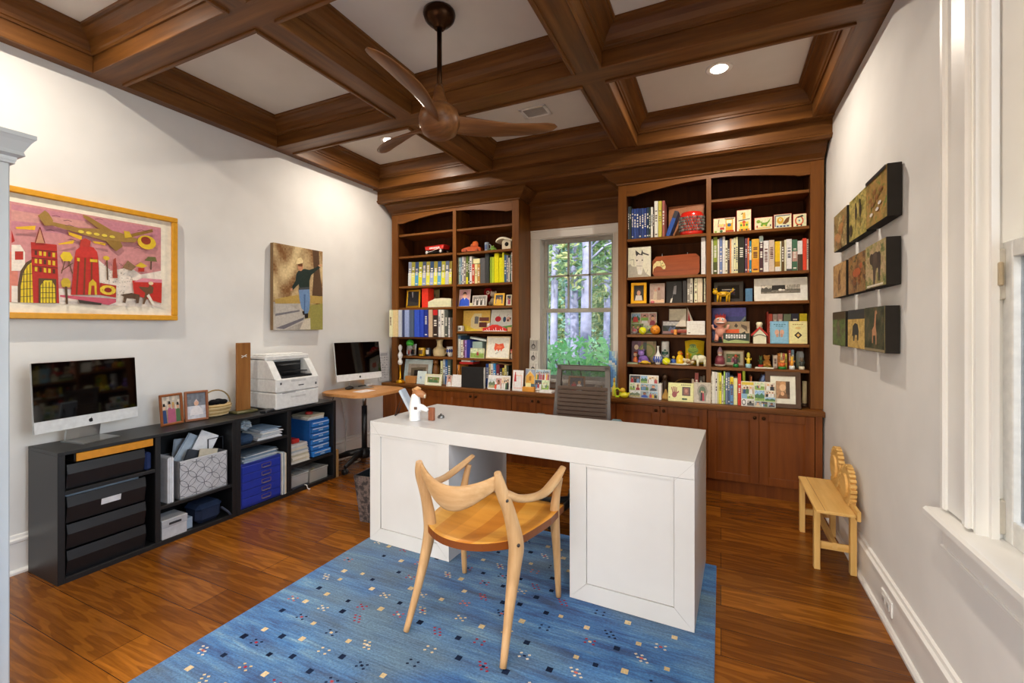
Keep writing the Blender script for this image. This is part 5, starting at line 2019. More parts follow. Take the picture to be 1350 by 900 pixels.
for i in range(9):
 h_ = (.018, .012, .022, .014, .018, .012, .02, .012, .016)[i]
 c_ = ('#e4e2dc', '#d9d2c0', '#ece8dd', '#cfc9b2', '#e8e6e2', '#b9c3cb', '#e2dccb', '#d6d8d8', '#e9e7e3')[i]
 mb = MB(c_)
 dx = .02 - .004 * i
 for q in range(4): mb.box(-.12, .12 + dx + .004 * ((q * 5) % 3), -.09, .09 - .006 * ((q * 3) % 4), h_ * q / 4, h_ * (q + .85) / 4)
 o = mb.build('document', 'matte', loc=(-3.285, 2.635, zz), rot=(0, 0, .04 * ((i * 7) % 3 - 1)))
 tag(o, ['thick white document at the very bottom of the pile beside the blue drawer tower', 'beige document second from bottom beside the blue drawer tower', 'cream document third from bottom beside the blue drawer tower', 'olive-beige document fourth from bottom beside the blue drawer tower', 'white document fifth from bottom beside the blue drawer tower', 'bluish document sixth from bottom beside the blue drawer tower', 'cream document third from top beside the blue drawer tower', 'light grey document second from top beside the blue drawer tower', 'white document on top of the pile beside the blue drawer tower'][i], 'paper')
 zz += h_ + .0005
mb = MB('#c4302a'); mb.box(-.06, .06, -.035, .035, 0, .035, b=.006)
tag(mb.build('red_box', 'satin', loc=(-3.26, 2.63, zz + .0005)), 'small bright red box on the paper pile beside the blue drawers', 'box')


def food_box(y, z, w_, h_, label, fill):
 t = thing('plastic_container', label, 'container', (-3.245, y, z))
 mb = MB('#dfe4e6'); mb.prism([(-.10, 0), (.095, 0), (.105, h_), (.102, h_), (.092, .004), (-.097, .004), (-.107, h_), (-.11, h_)], -w_, w_, 'xz')
 for s_ in (-1, 1): mb.box(-.105, .10, s_ * w_ - .002, s_ * w_ + .002, 0, h_)
 mb.build('tub', 'clear_plastic', t)
 mb = MB('#e3e6e4'); mb.box(-.112, .110, -w_ - .006, w_ + .006, h_, h_ + .012, b=.004); mb.build('lid', 'clear_plastic', t)
 mb = MB(fill[0])
 rr = random.Random(label)
 for q in range(14): mb.box(*(lambda x, yy, zz, s_: (x, x + s_, yy, yy + s_ * 1.3, zz, zz + s_ * .7))(rr.uniform(-.09, .055), rr.uniform(-w_ + .006, w_ - .05), rr.uniform(.006, h_ - .032), rr.uniform(.02, .034)), rr.choice(fill))
 mb.build('contents', 'matte', t)


food_box(2.620, .0445, .078, .085, 'clear plastic container with white contents next to the divider, on a flat tablet', ['#d9dcdc', '#c3b59c', '#b9c0c4'])
food_box(2.812, .0300, .090, .095, 'clear plastic container with yellow contents beside the other container', ['#c9c23a', '#d8d2b0', '#8a8c70', '#b7b9a8'])
slab('tablet', 'flat dark tablet under the first plastic container', 'tablet', -3.33, -3.135, 2.54, 2.70, .029, .043, '#2c3240', 'satin', .004)
mb = MB('#e9e9e6'); mb.tube([(-3.14, 2.66, .038), (-3.118, 2.665, .036), (-3.112, 2.668, .012), (-3.10, 2.67, .004)], .004, 6); mb.tube([(-3.10, 2.67, .004), (-3.09, 2.675, .004)], .007, 8)
tag(mb.build('charging_cable', 'satin'), 'short white charging cable hanging from the lowest cabinet bay', 'cable')

# ------------------------------------------------------------------ around the round-cornered table
slab('cardboard_sheet', 'tan cardboard piece standing against the end of the black cabinet', 'cardboard', -3.30, -3.125, 2.990, 3.016, .0, .245, '#b08f62', 'matte', .001)
mb = MB('#d6d3c8')
pts = [(-3.33 + .05 * math.sin(k_ * .9), 3.42 + .06 * math.cos(k_ * .9), .006 + .0035 * (k_ % 3)) for k_ in range(22)]
P2, _ = smooth_path([(p[0], p[1], p[2], .004) for p in pts], 4)
mb.tube(P2, .0045, 6)
tag(mb.build('power_cable', 'satin'), 'coiled white power cable on the floor behind the table base', 'cable')
mb = MB('#55585c')
P2, _ = smooth_path([(-3.44, 3.28, .70, .004), (-3.45, 3.20, .55, .004), (-3.46, 3.12, .40, .004), (-3.47, 3.07, .30, .004)], 6)
mb.tube(P2, .004, 6)
tag(mb.build('power_cable', 'satin'), 'grey cable drooping from the table edge towards the black cabinet', 'cable')
mb = MB('#d9d8d2')
P2, _ = smooth_path([(-3.45, 3.33, .70, .004), (-3.46, 3.40, .52, .004), (-3.46, 3.44, .34, .004), (-3.45, 3.42, .16, .004), (-3.42, 3.39, .008, .004)], 6)
mb.tube(P2, .005, 6)
tag(mb.build('power_cable', 'satin'), 'white cable hanging down the wall behind the table post', 'cable')
x, y, _z = on_z(480, 515.5, TZ)
slab('note_sheet', 'white sheet of paper lying on the round-cornered table', 'paper', x - .06, x + .06, y - .09, y + .09, TZ + .0003, TZ + .0022, '#efe6e6', 'matte', 0)
x, y, _z = on_z(474, 512, TZ)
mb = MB('#1b1c1f'); mb.ball((0, 0, .012), (.030, .050, .016), 14, 8)
tag(mb.build('computer_mouse', 'satin', loc=(x - .035, y - .10, TZ + .0045)), 'black computer mouse in front of the computer on the round-cornered table', 'mouse')
slab('remote_control', 'small dark remote lying by the computer on the round-cornered table', 'remote', x - .10, x - .06, y + .06, y + .16, TZ, TZ + .014, '#26282c', 'satin', .004)
slab('white_box', 'small white box next to the remote on the round-cornered table', 'box', x - .115, x - .065, y + .175, y + .25, TZ, TZ + .022, '#ecebe8', 'satin', .003)

# waste basket
wb = thing('waste_basket', 'square waste basket covered in dark floral paper beside the desk', 'waste basket', (-2.178, 2.50, 0), math.radians(6))


def wb_mat():
 m, n, b = new_mat('floral_paper')
 t1 = noise(n, 26, 4, .65)
 r1 = ramp(n, t1.outputs['Fac'], [(.36, '#171316'), (.46, '#2c2628'), (.52, '#524744'), (.60, '#6a5d58'), (.66, '#342e34')])
 n.links.new(r1.outputs[0], b.inputs['Base Color'])
 b.inputs['Roughness'].default_value = .6
 M['floral_paper'] = m


wb_mat()
mb = MB()
t0, t1, hh = .105, .135, .325
o_, i_ = [(-1, -1), (1, -1), (1, 1), (-1, 1)], None
v = [(a * t0, b_ * t0, 0) for a, b_ in o_] + [(a * t1, b_ * t1, hh) for a, b_ in o_] + [(a * (t1 - .006), b_ * (t1 - .006), hh) for a, b_ in o_] + [(a * (t0 - .006), b_ * (t0 - .006), .008) for a, b_ in o_]
f = [(3, 2, 1, 0), (12, 13, 14, 15)]
for k_ in range(4):
 k2 = (k_ + 1) % 4
 f += [(k_, k2, 4 + k2, 4 + k_), (4 + k_, 4 + k2, 8 + k2, 8 + k_), (8 + k_, 8 + k2, 12 + k2, 12 + k_)]
mb.put(v, f); mb.build('shell', 'floral_paper', wb)
mb = MB('#2b3640')
v2 = [(x * .985, y * .985, z + .0005) for x, y, z in v[8:12]] + [(x * .98, y * .98, z + .002) for x, y, z in v[12:16]]
mb.put(v2, [(0, 1, 5, 4), (1, 2, 6, 5), (2, 3, 7, 6), (3, 0, 4, 7), (4, 5, 6, 7)])
mb.build('lining', 'satin', wb)

# wall calendar beside the bookcase
t = thing('wall_calendar', 'narrow printed wall calendar with handwritten rows beside the bookcase', 'calendar', (XL + .012, 4.02, .735), LEFT)
W, H = .165, .33
p = Pic(W, H, '#d9d8d8', y=-.003, th=.003)
p.rect(.15, .86, .85, .96, '#b3b3b8')
rr = random.Random(6)
for k_ in range(9):
 v_ = .78 - .085 * k_
 p.rect(.06, v_, .94, v_ + .006, '#9a9aa2')
 for q in range(4):
  a = .08 + .21 * q
  if rr.random() < .8: p.rect(a, v_ + .018, a + rr.uniform(.06, .17), v_ + .04, rr.choice(['#7d7d88', '#94949c', '#5f6070']))
p.build('page', t)

# ------------------------------------------------------------------ on the desk
DTZ = ZRUG + DH + .0004
x, y, _z = on_z(548, 554, DTZ)
fg = thing('horse_figurine', 'white animal figurine with tan wooden head standing at the desk end', 'figurine', (x, y, DTZ), math.radians(15))
mb = MB('#e9ecee')


def fig_body(P, rad, n=12): pts, rd = smooth_path([(*p_, r_) for p_, r_ in zip(P, rad)], 5); mb.tube(pts, rd, n)


fig_body([(-.005, 0, 0.0), (-.006, 0, .04), (-.004, 0, .09), (-.002, 0, .14), (.004, 0, .175)], [.033, .034, .036, .030, .022])
fig_body([(.01, 0, .075), (.04, -.01, .085), (.065, -.012, .078), (.085, -.012, .066)], [.03, .022, .016, .010])
fig_body([(-.02, .012, .03), (-.034, .012, .012), (-.036, .014, .004)], [.02, .014, .012])
mb.build('body', 'satin', fg)
mb = MB('#a9744a'); mb.tube([(-.012, 0, .178), (.035, -.004, .170), (.062, -.006, .158)], [.022, .023, .017], 12); mb.tube([(-.018, 0, .188), (.015, 0, .205), (.035, 0, .199)], [.012, .013, .006], 8, '#c99a66')
hd = mb.build('head', 'satin', fg)
mb = MB('#e4d2b4'); mb.lathe([(.001, 0), (.0155, 0), (.0155, .003), (.001, .003)], 12, .0625, -.0065, .158, axis='x'); mb.build('muzzle', 'satin', hd)
mb = MB('#5b3a28'); mb.box(.004, .024, -.040, -.034, .075, .092, b=.002); mb.build('patch', 'satin', fg)
x, y, _z = on_z(569, 554, DTZ)
slab('leather_block', 'upright brown leather-covered block beside the animal figurine', 'box', x - .02, x + .02, y - .013, y + .013, DTZ, DTZ + .082, '#8a5032', 'satin', .004)
x, y, _z = on_z(577, 551, DTZ)
mb = MB('#8d8f90'); mb.lathe([(.001, 0), (.021, 0), (.023, .005), (.018, .016), (.007, .021), (.004, .027), (.001, .029)], 18)
tag(mb.build('desk_bell', 'metal', loc=(x + .012, y + .02, DTZ)), 'small grey metal bell behind the brown leather block', 'bell')
x, y, _z = on_z(541, 549, DTZ)
t = thing('tilted_tablet', 'pale blue tilted panel on a black wire stand at the desk end', 'tablet stand', (x - .03, y + .04, DTZ), math.radians(112))
mb = MB('#b9c9dc'); mb.box(-.055, .055, -.010, .010, 0, .17, b=.006)
mb.m = None
mb.build('panel', 'satin', t, rot=(math.radians(-28), 0, 0), loc=(0, -.02, .022))
mb = MB('#17181a')
for s_ in (-.035, .035): mb.tube([(s_, -.035, .028), (s_, -.018, .008), (s_, .05, .12), (s_, .095, .003)], .003, 6)
mb.tube([(-.035, .095, .003), (.035, .095, .003)], .003, 6)
mb.build('wire_stand', 'satin', t)
# ------------------------------------------------------------------ what stands on the shelves
GAIN = 1.3
ORD = 'first second third fourth fifth sixth seventh eighth ninth tenth eleventh twelfth thirteenth fourteenth fifteenth sixteenth seventeenth eighteenth nineteenth twentieth twenty-first twenty-second twenty-third twenty-fourth twenty-fifth twenty-sixth twenty-seventh twenty-eighth twenty-ninth'.split()


def Zm(ox, oy, s):
 return lambda x, y: (ox + x / s, oy + y / s)


A1, A2, A3, A4 = Zm(520, 300, 11.247), Zm(595, 300, 11.244), Zm(505, 370, 11.25), Zm(595, 368, 11.689)
A5, A6, A7, A8 = Zm(510, 440, 12), Zm(595, 435, 10.589), Zm(600, 470, 13.5), Zm(670, 440, 10.589)
B1, B2, B3, B4 = Zm(820, 255, 11.25), Zm(820, 320, 11.25), Zm(820, 395, 10), Zm(800, 480, 9.643)
B5, B6, B7, B8 = Zm(930, 260, 8.572), Zm(930, 360, 9.310), Zm(930, 450, 9.310), Zm(700, 460, 9)


def span(zm, x0, x1, ytop, Y, z):
 """centre x, width and height of what is seen between x0, x1 and ytop, standing on height z at depth Y"""
 u0, v = zm(x0, ytop)
 u1, _ = zm(x1, ytop)
 a, b = on_y(u0, v, Y)[0], on_y(u1, v, Y)[0]
 return (a + b) / 2, b - a, on_y((u0 + u1) / 2, v, Y)[2] - z


BAYS = [(-3.341, -2.599, [ZT, 1.02, 1.237, 1.565, 1.81, 2.15, 2.40, 2.60]), (-2.571, -1.909, [ZT, 1.018, 1.302, 1.567, 1.804, 2.142, 2.395, 2.60]),
  (-.768, -.103, [ZT, 1.014, 1.28, 1.556, 1.794, 2.139, 2.60]), (-.081, .621, [ZT, 1.013, 1.213, 1.556, 1.79, 2.133, 2.413, 2.60])]


def room(x, z):
 """side limits and clear height of the shelf compartment at x, z"""
 for a, b, zs in BAYS:
  if a - .015 < x < b + .011:
   up = [q for q in zs if q > z + .05]
   return a, b, (up[0] - .027 if up else 2.6) - z
 return -9, 9, 9


def cname(h):
 import colorsys
 r, g, b = (int(h[i:i + 2], 16) / 255 for i in (1, 3, 5))
 hh, l, s = colorsys.rgb_to_hls(r, g, b)
 if s < .14 or l > .92:
  return 'black' if l < .18 else 'dark grey' if l < .38 else 'grey' if l < .62 else 'pale grey' if l < .82 else 'white'
 hd = hh * 360
 n = 'red' if hd < 14 or hd > 345 else 'orange' if hd < 36 else 'yellow' if hd < 64 else 'green' if hd < 165 else 'teal' if hd < 195 else 'blue' if hd < 250 else 'purple' if hd < 300 else 'pink'
 if n in ('orange', 'yellow') and s < .55 and l < .55: n = 'brown' if n == 'orange' else 'olive'
 if n in ('orange', 'yellow') and l > .76: n = 'cream'
 return ('dark ' if l < .3 else 'pale ' if l > .72 and n != 'cream' else '') + n


def book_mesh(w, h, d, col, seed, bands=True, col2=None, split=.5, cap=None, page='#e6dcc4'):
 rr = random.Random(seed)
 mb = MB(col)
 c = min(.0022, w * .12)
 mb.box(-w / 2, w / 2, 0, .004, 0, h, b=min(.001, w * .2))
 mb.box(-w / 2, -w / 2 + c, .003, d, 0, h)
 mb.box(w / 2 - c, w / 2, .003, d, 0, h)
 mb.box(-w / 2 + c, w / 2 - c, .004, d - .004, .003, h - .004, page)
 e = -.0004

 def band(z0, z1, cc, in_=.06):
  mb.put([(-w / 2 * (1 - in_), e, z0 * h), (w / 2 * (1 - in_), e, z0 * h), (w / 2 * (1 - in_), e, z1 * h), (-w / 2 * (1 - in_), e, z1 * h)], [(0, 1, 2, 3)], cc)
 if col2:
  band(0.004, split, col2, .0)
 if cap:
  band(cap[0], cap[1], cap[2], .0)
 if bands:
  l = sum(lin(col)) / 3
  tc = '#e8e0cc' if l < .28 else rr.choice(['#3a3430', '#5a2f2a', '#2f3f5a', '#6b6458'])
  z0 = rr.uniform(.30, .45)
  z1 = rr.uniform(.72, .88)
  n = rr.randint(5, 9)
  e = -.0008
  for q in range(n):
   if rr.random() < .82:
    a = z0 + (z1 - z0) * q / n
    band(a, a + (z1 - z0) / n * rr.uniform(.45, .8), tc, .45)
  if rr.random() < .5: band(.07, .11, tc, .4)
 return mb


def books(row, zm, z, Y, where, anchor, dep=.19, lean=None, group=None):
 """row: (x0, x1, ytop, colour[, options])"""
 seen = []
 prev = None
 xmid = span(zm, row[0][0], row[-1][1], row[0][2], 4.15, z)[0]
 for i, r in enumerate(row):
  x0, x1, yt, col = r[:4]
  op = r[4] if len(r) > 4 else {}
  Yb = Y if not isinstance(Y, tuple) else Y[0] + (Y[1] - Y[0]) * i / (len(row) - 1)
  xc, w, h = span(zm, x0, x1, yt, Yb, z)
  ra, rb, rh = room(xmid, z)
  if Yb > 4.11:
   a, b = max(xc - w / 2, ra + .001), min(xc + w / 2, rb - .001)
   xc, w = (a + b) / 2, max(.006, b - a)
  if prev is not None and xc - w / 2 < prev + .0006:      # keep neighbours apart
   a = prev + .0006
   b = xc + w / 2
   xc, w = (a + b) / 2, b - a
  prev = xc + w / 2
  w = max(w - .0008, .005)
  hi = op.get('max', .60)
  h = min(h, hi, rh - .003 - .02 * (lean is not None))
  mb = book_mesh(w, h, op.get('d', dep), col, where + str(i), op.get('bands', True), op.get('col2'), op.get('split', .5), op.get('cap'))
  ln = op.get('lean', lean[i] if lean else 0)
  o = mb.build('book', 'print', loc=(xc, Yb + op.get('dy', 0), z + .0006 + w / 2 * math.sin(math.radians(abs(ln)))), rot=(0, math.radians(ln), 0))
  size = 'thin ' if w < .016 else 'thick ' if w > .045 else ''
  wh = 'in row ' + where if where.startswith('of') else where
  tag(o, '%s%s %s, %s from the %s, %s' % (size, cname(col), op.get('what', 'book'), ORD[i], anchor, wh), op.get('what', 'book'), group or 'books ' + wh)


# --- outer bay of the bookcase by the picture wall
cl = ['#7d86a0', '#8f8a32', '#2b3f6a', '#93952f', '#3a4560', '#8c8430', '#2a4466', '#8a8033', '#2c4a78', '#98972c', '#55607a', '#7f7430']
c2 = ['#ccd3e6', '#efe06a', '#4a98c4', '#f2e32a', '#8aa0c8', '#ecd94a', '#8ea6d8', '#efe040', '#62a6cc', '#eadf1e', '#b6bcc8', '#f0e25a']
xs = [200, 247, 300, 352, 408, 465, 521, 577, 634, 690, 748, 803, 848]
rowA = [(xs[i], xs[i + 1], 512 - 1.2 * i, cl[i], {'col2': c2[i], 'split': .54, 'bands': True}) for i in range(12)]
books(rowA, A1, 1.81, 4.155, 'of yellow-blue spines', 'picture wall', lean=[2] * 12)

rowC = [(92, 135, 425, '#f0dcb0', {'what': 'notebook'}), (137, 215, 425, '#cdb98c', {'what': 'binder', 'bands': False}), (218, 272, 418, '#b3bac9', {'what': 'binder', 'bands': False}), (276, 306, 420, '#3a4468', {'bands': False}),
  (308, 380, 420, '#8fa0cc', {'what': 'binder', 'bands': False}), (383, 452, 420, '#4a5870', {'what': 'binder', 'bands': False}), (455, 536, 416, '#2f4fc0', {'what': 'binder', 'bands': False}),
  (540, 600, 416, '#2a45b4', {'what': 'binder', 'bands': False}), (602, 662, 416, '#1f2f86', {'what': 'binder'}), (666, 730, 416, '#bfa88c', {'what': 'binder', 'bands': False}),
  (736, 808, 420, '#332722', {'cap': (.80, .995, '#b52222')}), (815, 850, 420, '#e6e2da'), (856, 904, 420, '#ddd6cc'), (906, 958, 440, '#4f5450'), (960, 990, 545, '#e6e0da')]
books(rowC, A3, 1.237, (3.95, 4.135), 'of blue binders', 'picture wall', dep=.24)


def still(name, label, cat, x, y, z, rz=0.0, group=None):
 return thing(name, label, cat, (x, y, z + .0004), rz, group)


def framed(name, label, zm, x0, x1, yt, Y, z, kind, seed, fcol='#8a5a2a', fw=.014, mat_=None, tilt=8, cat='photo frame', fmat='satin', rz=0.0, bg='#8f8f8f', custom=None, group=None, depth=.012, yb=None):
 xc, w, h = span(zm, x0, x1, yt, Y, z)
 h = min(h, room(xc, z)[2] - .006) / math.cos(math.radians(tilt)) if Y > 4.11 else h / math.cos(math.radians(tilt))
 h -= .002
 t = still(name, label, cat, xc, Y, z, rz, group)
 tl = math.radians(-tilt)
 fr_ = None
 if fw > 0:
  fr_ = frame_ring(w, h, fw, depth, fcol, fmat, t)
  fr_.rotation_euler = (tl, 0, 0)
 mwid = fw * .7
 mb = MB('#e9e3d4' if mat_ is None else mat_)
 mb.box(-w / 2 + mwid, w / 2 - mwid, -depth * .55, -.001, mwid, h - mwid)
 # easel strut behind
 mb.box(-.012, .012, 0, .003, .01, h * .7, '#4a3a2a')
 bd = mb.build('backing', 'matte', t, rot=(tl, 0, 0))
 mg = fw + (.0 if mat_ is None else min(w, h) * .16)
 p = Pic(w - 2 * mg, h - 2 * mg, bg, z0=mg, y=-depth * .55 - .0015)
 if custom: custom(p)
 else: draw(p, kind, seed)
 p.build('photo', t, rot=(tl, 0, 0))
 return t, xc, w, h


def card(name, label, zm, x0, x1, yt, Y, z, custom, bg='#e8e4da', th=.006, tilt=10, cat='card', rz=0.0, group=None):
 """stiff card, drawing or board leaning a little"""
 xc, w, h = span(zm, x0, x1, yt, Y, z)
 h = min(h, room(xc, z)[2] - .004 - th) / math.cos(math.radians(tilt)) if Y > 4.11 else h / math.cos(math.radians(tilt))
 if Y > 4.11:
  ra, rb, _ = room(xc, z)
  a, b = max(xc - w / 2, ra + .002), min(xc + w / 2, rb - .002)
  xc, w = (a + b) / 2, b - a
 t = still(name, label, cat, xc, Y, z + th * math.sin(math.radians(tilt)) + .0004, rz, group)
 mb = MB(bg); mb.box(-w / 2, w / 2, 0, th, 0, h, b=min(.001, th * .2)); mb.build('board', 'matte', t, rot=(math.radians(-tilt), 0, 0))
 p = Pic(w * .985, h * .985, bg, z0=h * .0075, y=-.0016)
 custom(p)
 p.build('print', t, rot=(math.radians(-tilt), 0, 0))
 return t, xc, w, h


# wagon
xc, w_, h_ = span(A1, 470, 800, 200, 4.20, 2.15)
t = still('toy_wagon', 'red toy wagon with white wheels on a high shelf beside the divider', 'toy', xc, 4.21, 2.15, math.radians(-8))
mb = MB('#c4261e')
mb.prism([(-.135, .055), (.125, .055), (.135, .095), (-.145, .095)], -.05, .05, 'xz')
mb.box(-.15, .14, -.055, .055, .093, .100, b=.003)
mb.box(-.137, .127, -.043, .043, .096, .1015, '#7d1712')
mb.build('tub', 'gloss', t)
mb = MB('#e8e6e2')
for q in range(9): mb.box(-.075 + .017 * q, -.064 + .017 * q, -.0530, -.0505, .066, .084)
mb.build('lettering', 'satin', t)
for x in (-.105, .10):
 for y in (-.055, .055):
  mb = MB('#151515'); mb.lathe([(.001, -.010), (.026, -.010), (.029, 0), (.026, .010), (.001, .010)], 16, x, y, .0295, axis='y')
  wl = mb.build('wheel', 'satin', t)
  mb = MB('#ecebe6'); mb.lathe([(.001, -.0125), (.016, -.012), (.018, 0), (.016, .012), (.001, .0125)], 14, x, y, .0295, axis='y'); mb.build('hub', 'satin', wl)
mb = MB('#e6e6e2'); mb.tube([(.115, -.06, .04), (.08, -.065, .065), (-.02, -.066, .04), (-.09, -.064, .03)], .004, 6); mb.build('handle', 'satin', t)
mb = MB('#1a1a1a'); mb.box(-.11, .105, -.045, .045, .027, .035); mb.build('axle_frame', 'satin', t)

framed('gold_photo_frame', 'gold framed dark photograph beside the bright red book', A3, 340, 550, 105, 4.19, 1.565, 'portrait', 3, '#b98a24', .024, tilt=5, fmat='metal', bg='#1a1a22',
    custom=lambda p: (p.mosaic(lambda a, b: jit('#1c1b22', random.Random(int(a * 999 + b * 77)), .5), 6, 7), p.poly([(.35, .98), (.45, .55), (.5, .6), (.5, .98)], '#8d8a90'), p.poly([(.0, .0), (1, 0), (1, .2), (.0, .35)], '#33302e')))
books([(575, 668, 92, '#e5301c', {'bands': False})], A3, 1.565, 4.15, 'beside the gold framed photograph', 'picture wall', dep=.11)
framed('miniature_picture', 'dark olive frame with tiny picture behind the pale green paper', A3, 702, 838, 105, 4.28, 1.565, 'portrait', 12, '#5f5a38', .035, tilt=3, mat_='#6b6748', bg='#55553f')
xc, w_, h_ = span(A3, 676, 1015, 258, 4.16, 1.565)
mb = MB('#cfd8b0'); mb.prism([(-w_ / 2, 0), (w_ / 2, 0), (w_ / 2, h_ * .92), (w_ * .1, h_), (-w_ * .2, h_ * .95), (-w_ / 2, h_ * .62)], 0, .1, 'xz', '#d6dfb8')
for q in range(4): mb.box(-w_ / 2 - .001, w_ / 2 + .001, -.001, .101, h_ * (.1 + .15 * q), h_ * (.1 + .15 * q) + .002, '#b7c19a')
tag(mb.build('paper_parcel', 'matte', loc=(xc, 4.15, 1.5655)), 'pale green folded paper parcel beside the divider', 'paper')

# shelf with the ceramic jug
def jug_lathe(mb, prof, s=1.0, **k): mb.lathe([(r * s, z * s) for r, z in prof], **k)


x, w_, h_ = span(A5, 260, 465, 150, 4.22, 1.02)
framed('silver_photo_frame', 'silver photo frame of standing figures behind the green ball', A5, 318, 465, 155, 4.26, 1.02, 'people', 17, '#b9bcc0', .010, tilt=4, fmat='metal')
x, w_, h_ = span(A5, 312, 405, 85, 4.16, 1.02)
t = still('goblet', 'clear stemmed glass holding a bright green ball', 'glass', x, 4.17, 1.02)
mb = MB('#c9c8c4'); mb.lathe([(.001, 0), (.032, .001), (.032, .005), (.008, .010), (.006, .05), (.010, .06), (.034, .085), (.038, .115), (.036, .115), (.031, .088), (.001, .066)], 20); mb.build('glass', 'clear_plastic', t)
mb = MB('#3fae3a'); mb.ball((0, 0, h_ - .045), (.042, .042, .042), 18, 10)
tag(mb.build('green_ball', 'satin', loc=(x, 4.17, 1.0204)), 'bright green ball resting in the stemmed glass', 'ball')


def mug(label, zm, x0, x1, yt, Y, z, col, spot=None, name='mug'):
 x, w_, h_ = span(zm, x0, x1, yt, Y, z)
 r = w_ / 2
 t = still(name, label, 'mug', x, Y + r, z)
 mb = MB(col); mb.lathe([(.001, .001), (r * .9, .001), (r, .006), (r, h_ - .003), (r * .98, h_), (r * .9, h_), (r * .88, .008), (.001, .007)], 22); mb.build('cup', 'gloss', t)
 if spot:
  mb = MB(spot)
  mb.surf(lambda u, v: ((r + .0008) * math.sin(-.7 + 1.4 * u), -(r + .0008) * math.cos(-.7 + 1.4 * u), h_ * (.25 + .5 * v)), 8, 3)
  mb.build('motif', 'satin', t)
 mb = MB(col); mb.tube([(r * .95, 0, h_ * .8), (r + .022, 0, h_ * .72), (r + .024, 0, h_ * .38), (r * .95, 0, h_ * .24)], .0045, 7); mb.build('handle', 'gloss', t)
 return t


mug('yellow mug with dark picture between the glass and the jug', A5, 478, 570, 222, 4.15, 1.02, '#d9a92c', '#5a4324')
mug('dark mug with white picture next to the ceramic jug', A5, 600, 668, 222, 4.16, 1.02, '#30343c', '#d6dde6')
x, w_, h_ = span(A5, 685, 860, 92, 4.15, 1.02)
t = still('ceramic_jug', 'cream ceramic jug with narrow neck and side handle on the low shelf', 'jug', x - .004, 4.235, 1.02)
r = w_ / 2
mb = MB('#cbb98e'); mb.lathe([(.001, 0), (r * .92, .001), (r, .012), (r * 1.0, h_ * .36), (r * .9, h_ * .46), (r * .5, h_ * .56), (r * .42, h_ * .66), (r * .44, h_ * .88), (r * .60, h_), (r * .5, h_), (r * .36, h_ * .85), (.001, h_ * .8)], 26); mb.build('body', 'satin', t)
mb = MB('#bfae86'); mb.tube([(r * .92, 0, h_ * .42), (r * 1.28, 0, h_ * .44), (r * 1.30, 0, h_ * .28), (r * 1.0, 0, h_ * .12)], .008, 8); mb.build('handle', 'satin', t)
x, w_, h_ = span(A5, 905, 1008, 205, 4.17, 1.02)
t = still('china_cup', 'blue and white china cup beside the divider', 'cup', x + .012, 4.215, 1.02)
r = w_ / 2
mb = MB('#cfd3dc'); mb.lathe([(.001, 0), (r * .6, .001), (r * .8, .02), (r, h_), (r * .93, h_), (r * .7, .022), (.001, .012)], 22)
for k_ in range(10): mb.ball((r * .90 * math.cos(k_ * .628), r * .90 * math.sin(k_ * .628), h_ * .6), (.012, .012, .02), 6, 5, '#33478f')
mb.build('bowl', 'gloss', t)

# worktop below: candlestick lamp, frames
x, y = on_y(*A5(212, 722), 4.062)[0], 4.062
t = still('candlestick', 'tall brass candlestick with turned white shaft at the end of the worktop', 'candlestick', x, y, ZT)
mb = MB('#d39e22'); mb.lathe([(.001, 0), (.052, .001), (.050, .018), (.040, .034), (.018, .042), (.010, .048), (.008, .13), (.010, .20), (.014, .205), (.001, .21)], 22); mb.build('base', 'metal', t)
mb = MB('#e8e4dc'); mb.lathe([(.001, .205), (.012, .206), (.027, .225), (.024, .25), (.014, .27), (.024, .295), (.028, .32), (.016, .345), (.010, .36), (.020, .385), (.022, .41), (.012, .43), (.001, .435)], 20); mb.build('shaft', 'satin', t)
framed('large_photo_frame', 'large pale blue mounted photo of a dark doorway behind the wooden box', A5, 268, 700, 405, 4.20, ZT, 'land', 5, '#bcd0dc', .012, tilt=9, mat_='#c7dbe6', bg='#5a4a3a',
    custom=lambda p: (p.mosaic(lambda a, b: jit('#a59a8c', random.Random(int(a * 999 + b * 77)), .2), 7, 6), p.poly([(.15, 0), (.15, .7), (.9, .8), (.9, 0)], '#6d6250'), p.poly([(.32, 0), (.32, .55), (.75, .6), (.75, 0)], '#241f1c')))
slabx, w_, h_ = span(A5, 288, 452, 668, 4.10, ZT)
slab('wooden_box', 'small tan wooden box in front of the pale blue mounted photo', 'box', slabx - w_ / 2, slabx + w_ / 2, 4.10, 4.16, ZT + .0004, ZT + h_, '#b07a42', 'satin', .003)
x, w_, h_ = span(A5, 470, 612, 592, 4.09, ZT)
card('greeting_card', 'pale blue greeting card standing beside the wooden box', A5, 470, 612, 592, 4.085, ZT, lambda p: (p.ell(.4, .5, .12, .1, '#8fa6c0'), p.line([(.4, .5), (.6, .2)], .002, '#7f94ad')), '#c4d4de')
framed('cream_photo_frame', 'cream framed photo of people in front of pale blue card', A5, 602, 866, 637, 4.045, ZT, 'people', 23, '#ead9b4', .012, tilt=10, mat_='#efe2c6')
x, w_, h_ = span(A5, 725, 838, 402, 4.27, ZT)
t = still('bear_figurine', 'brown carved bear figurine standing behind the greeting card', 'figurine', x, 4.27, ZT)
mb = MB('#7d4f22'); mb.lathe([(.001, 0), (.04, .001), (.044, .03), (.040, .10), (.046, .14), (.036, .19), (.024, .21), (.001, .215)], 18); mb.build('body', 'satin', t)
mb = MB('#86562a'); mb.ball((0, -.004, .235), (.034, .032, .034), 14, 9); mb.ball((-.022, 0, .268), .012, 8, 6); mb.ball((.022, 0, .268), .012, 8, 6); mb.ball((0, -.032, .228), (.014, .012, .010), 8, 6, '#a8763f'); mb.build('head', 'satin', t)
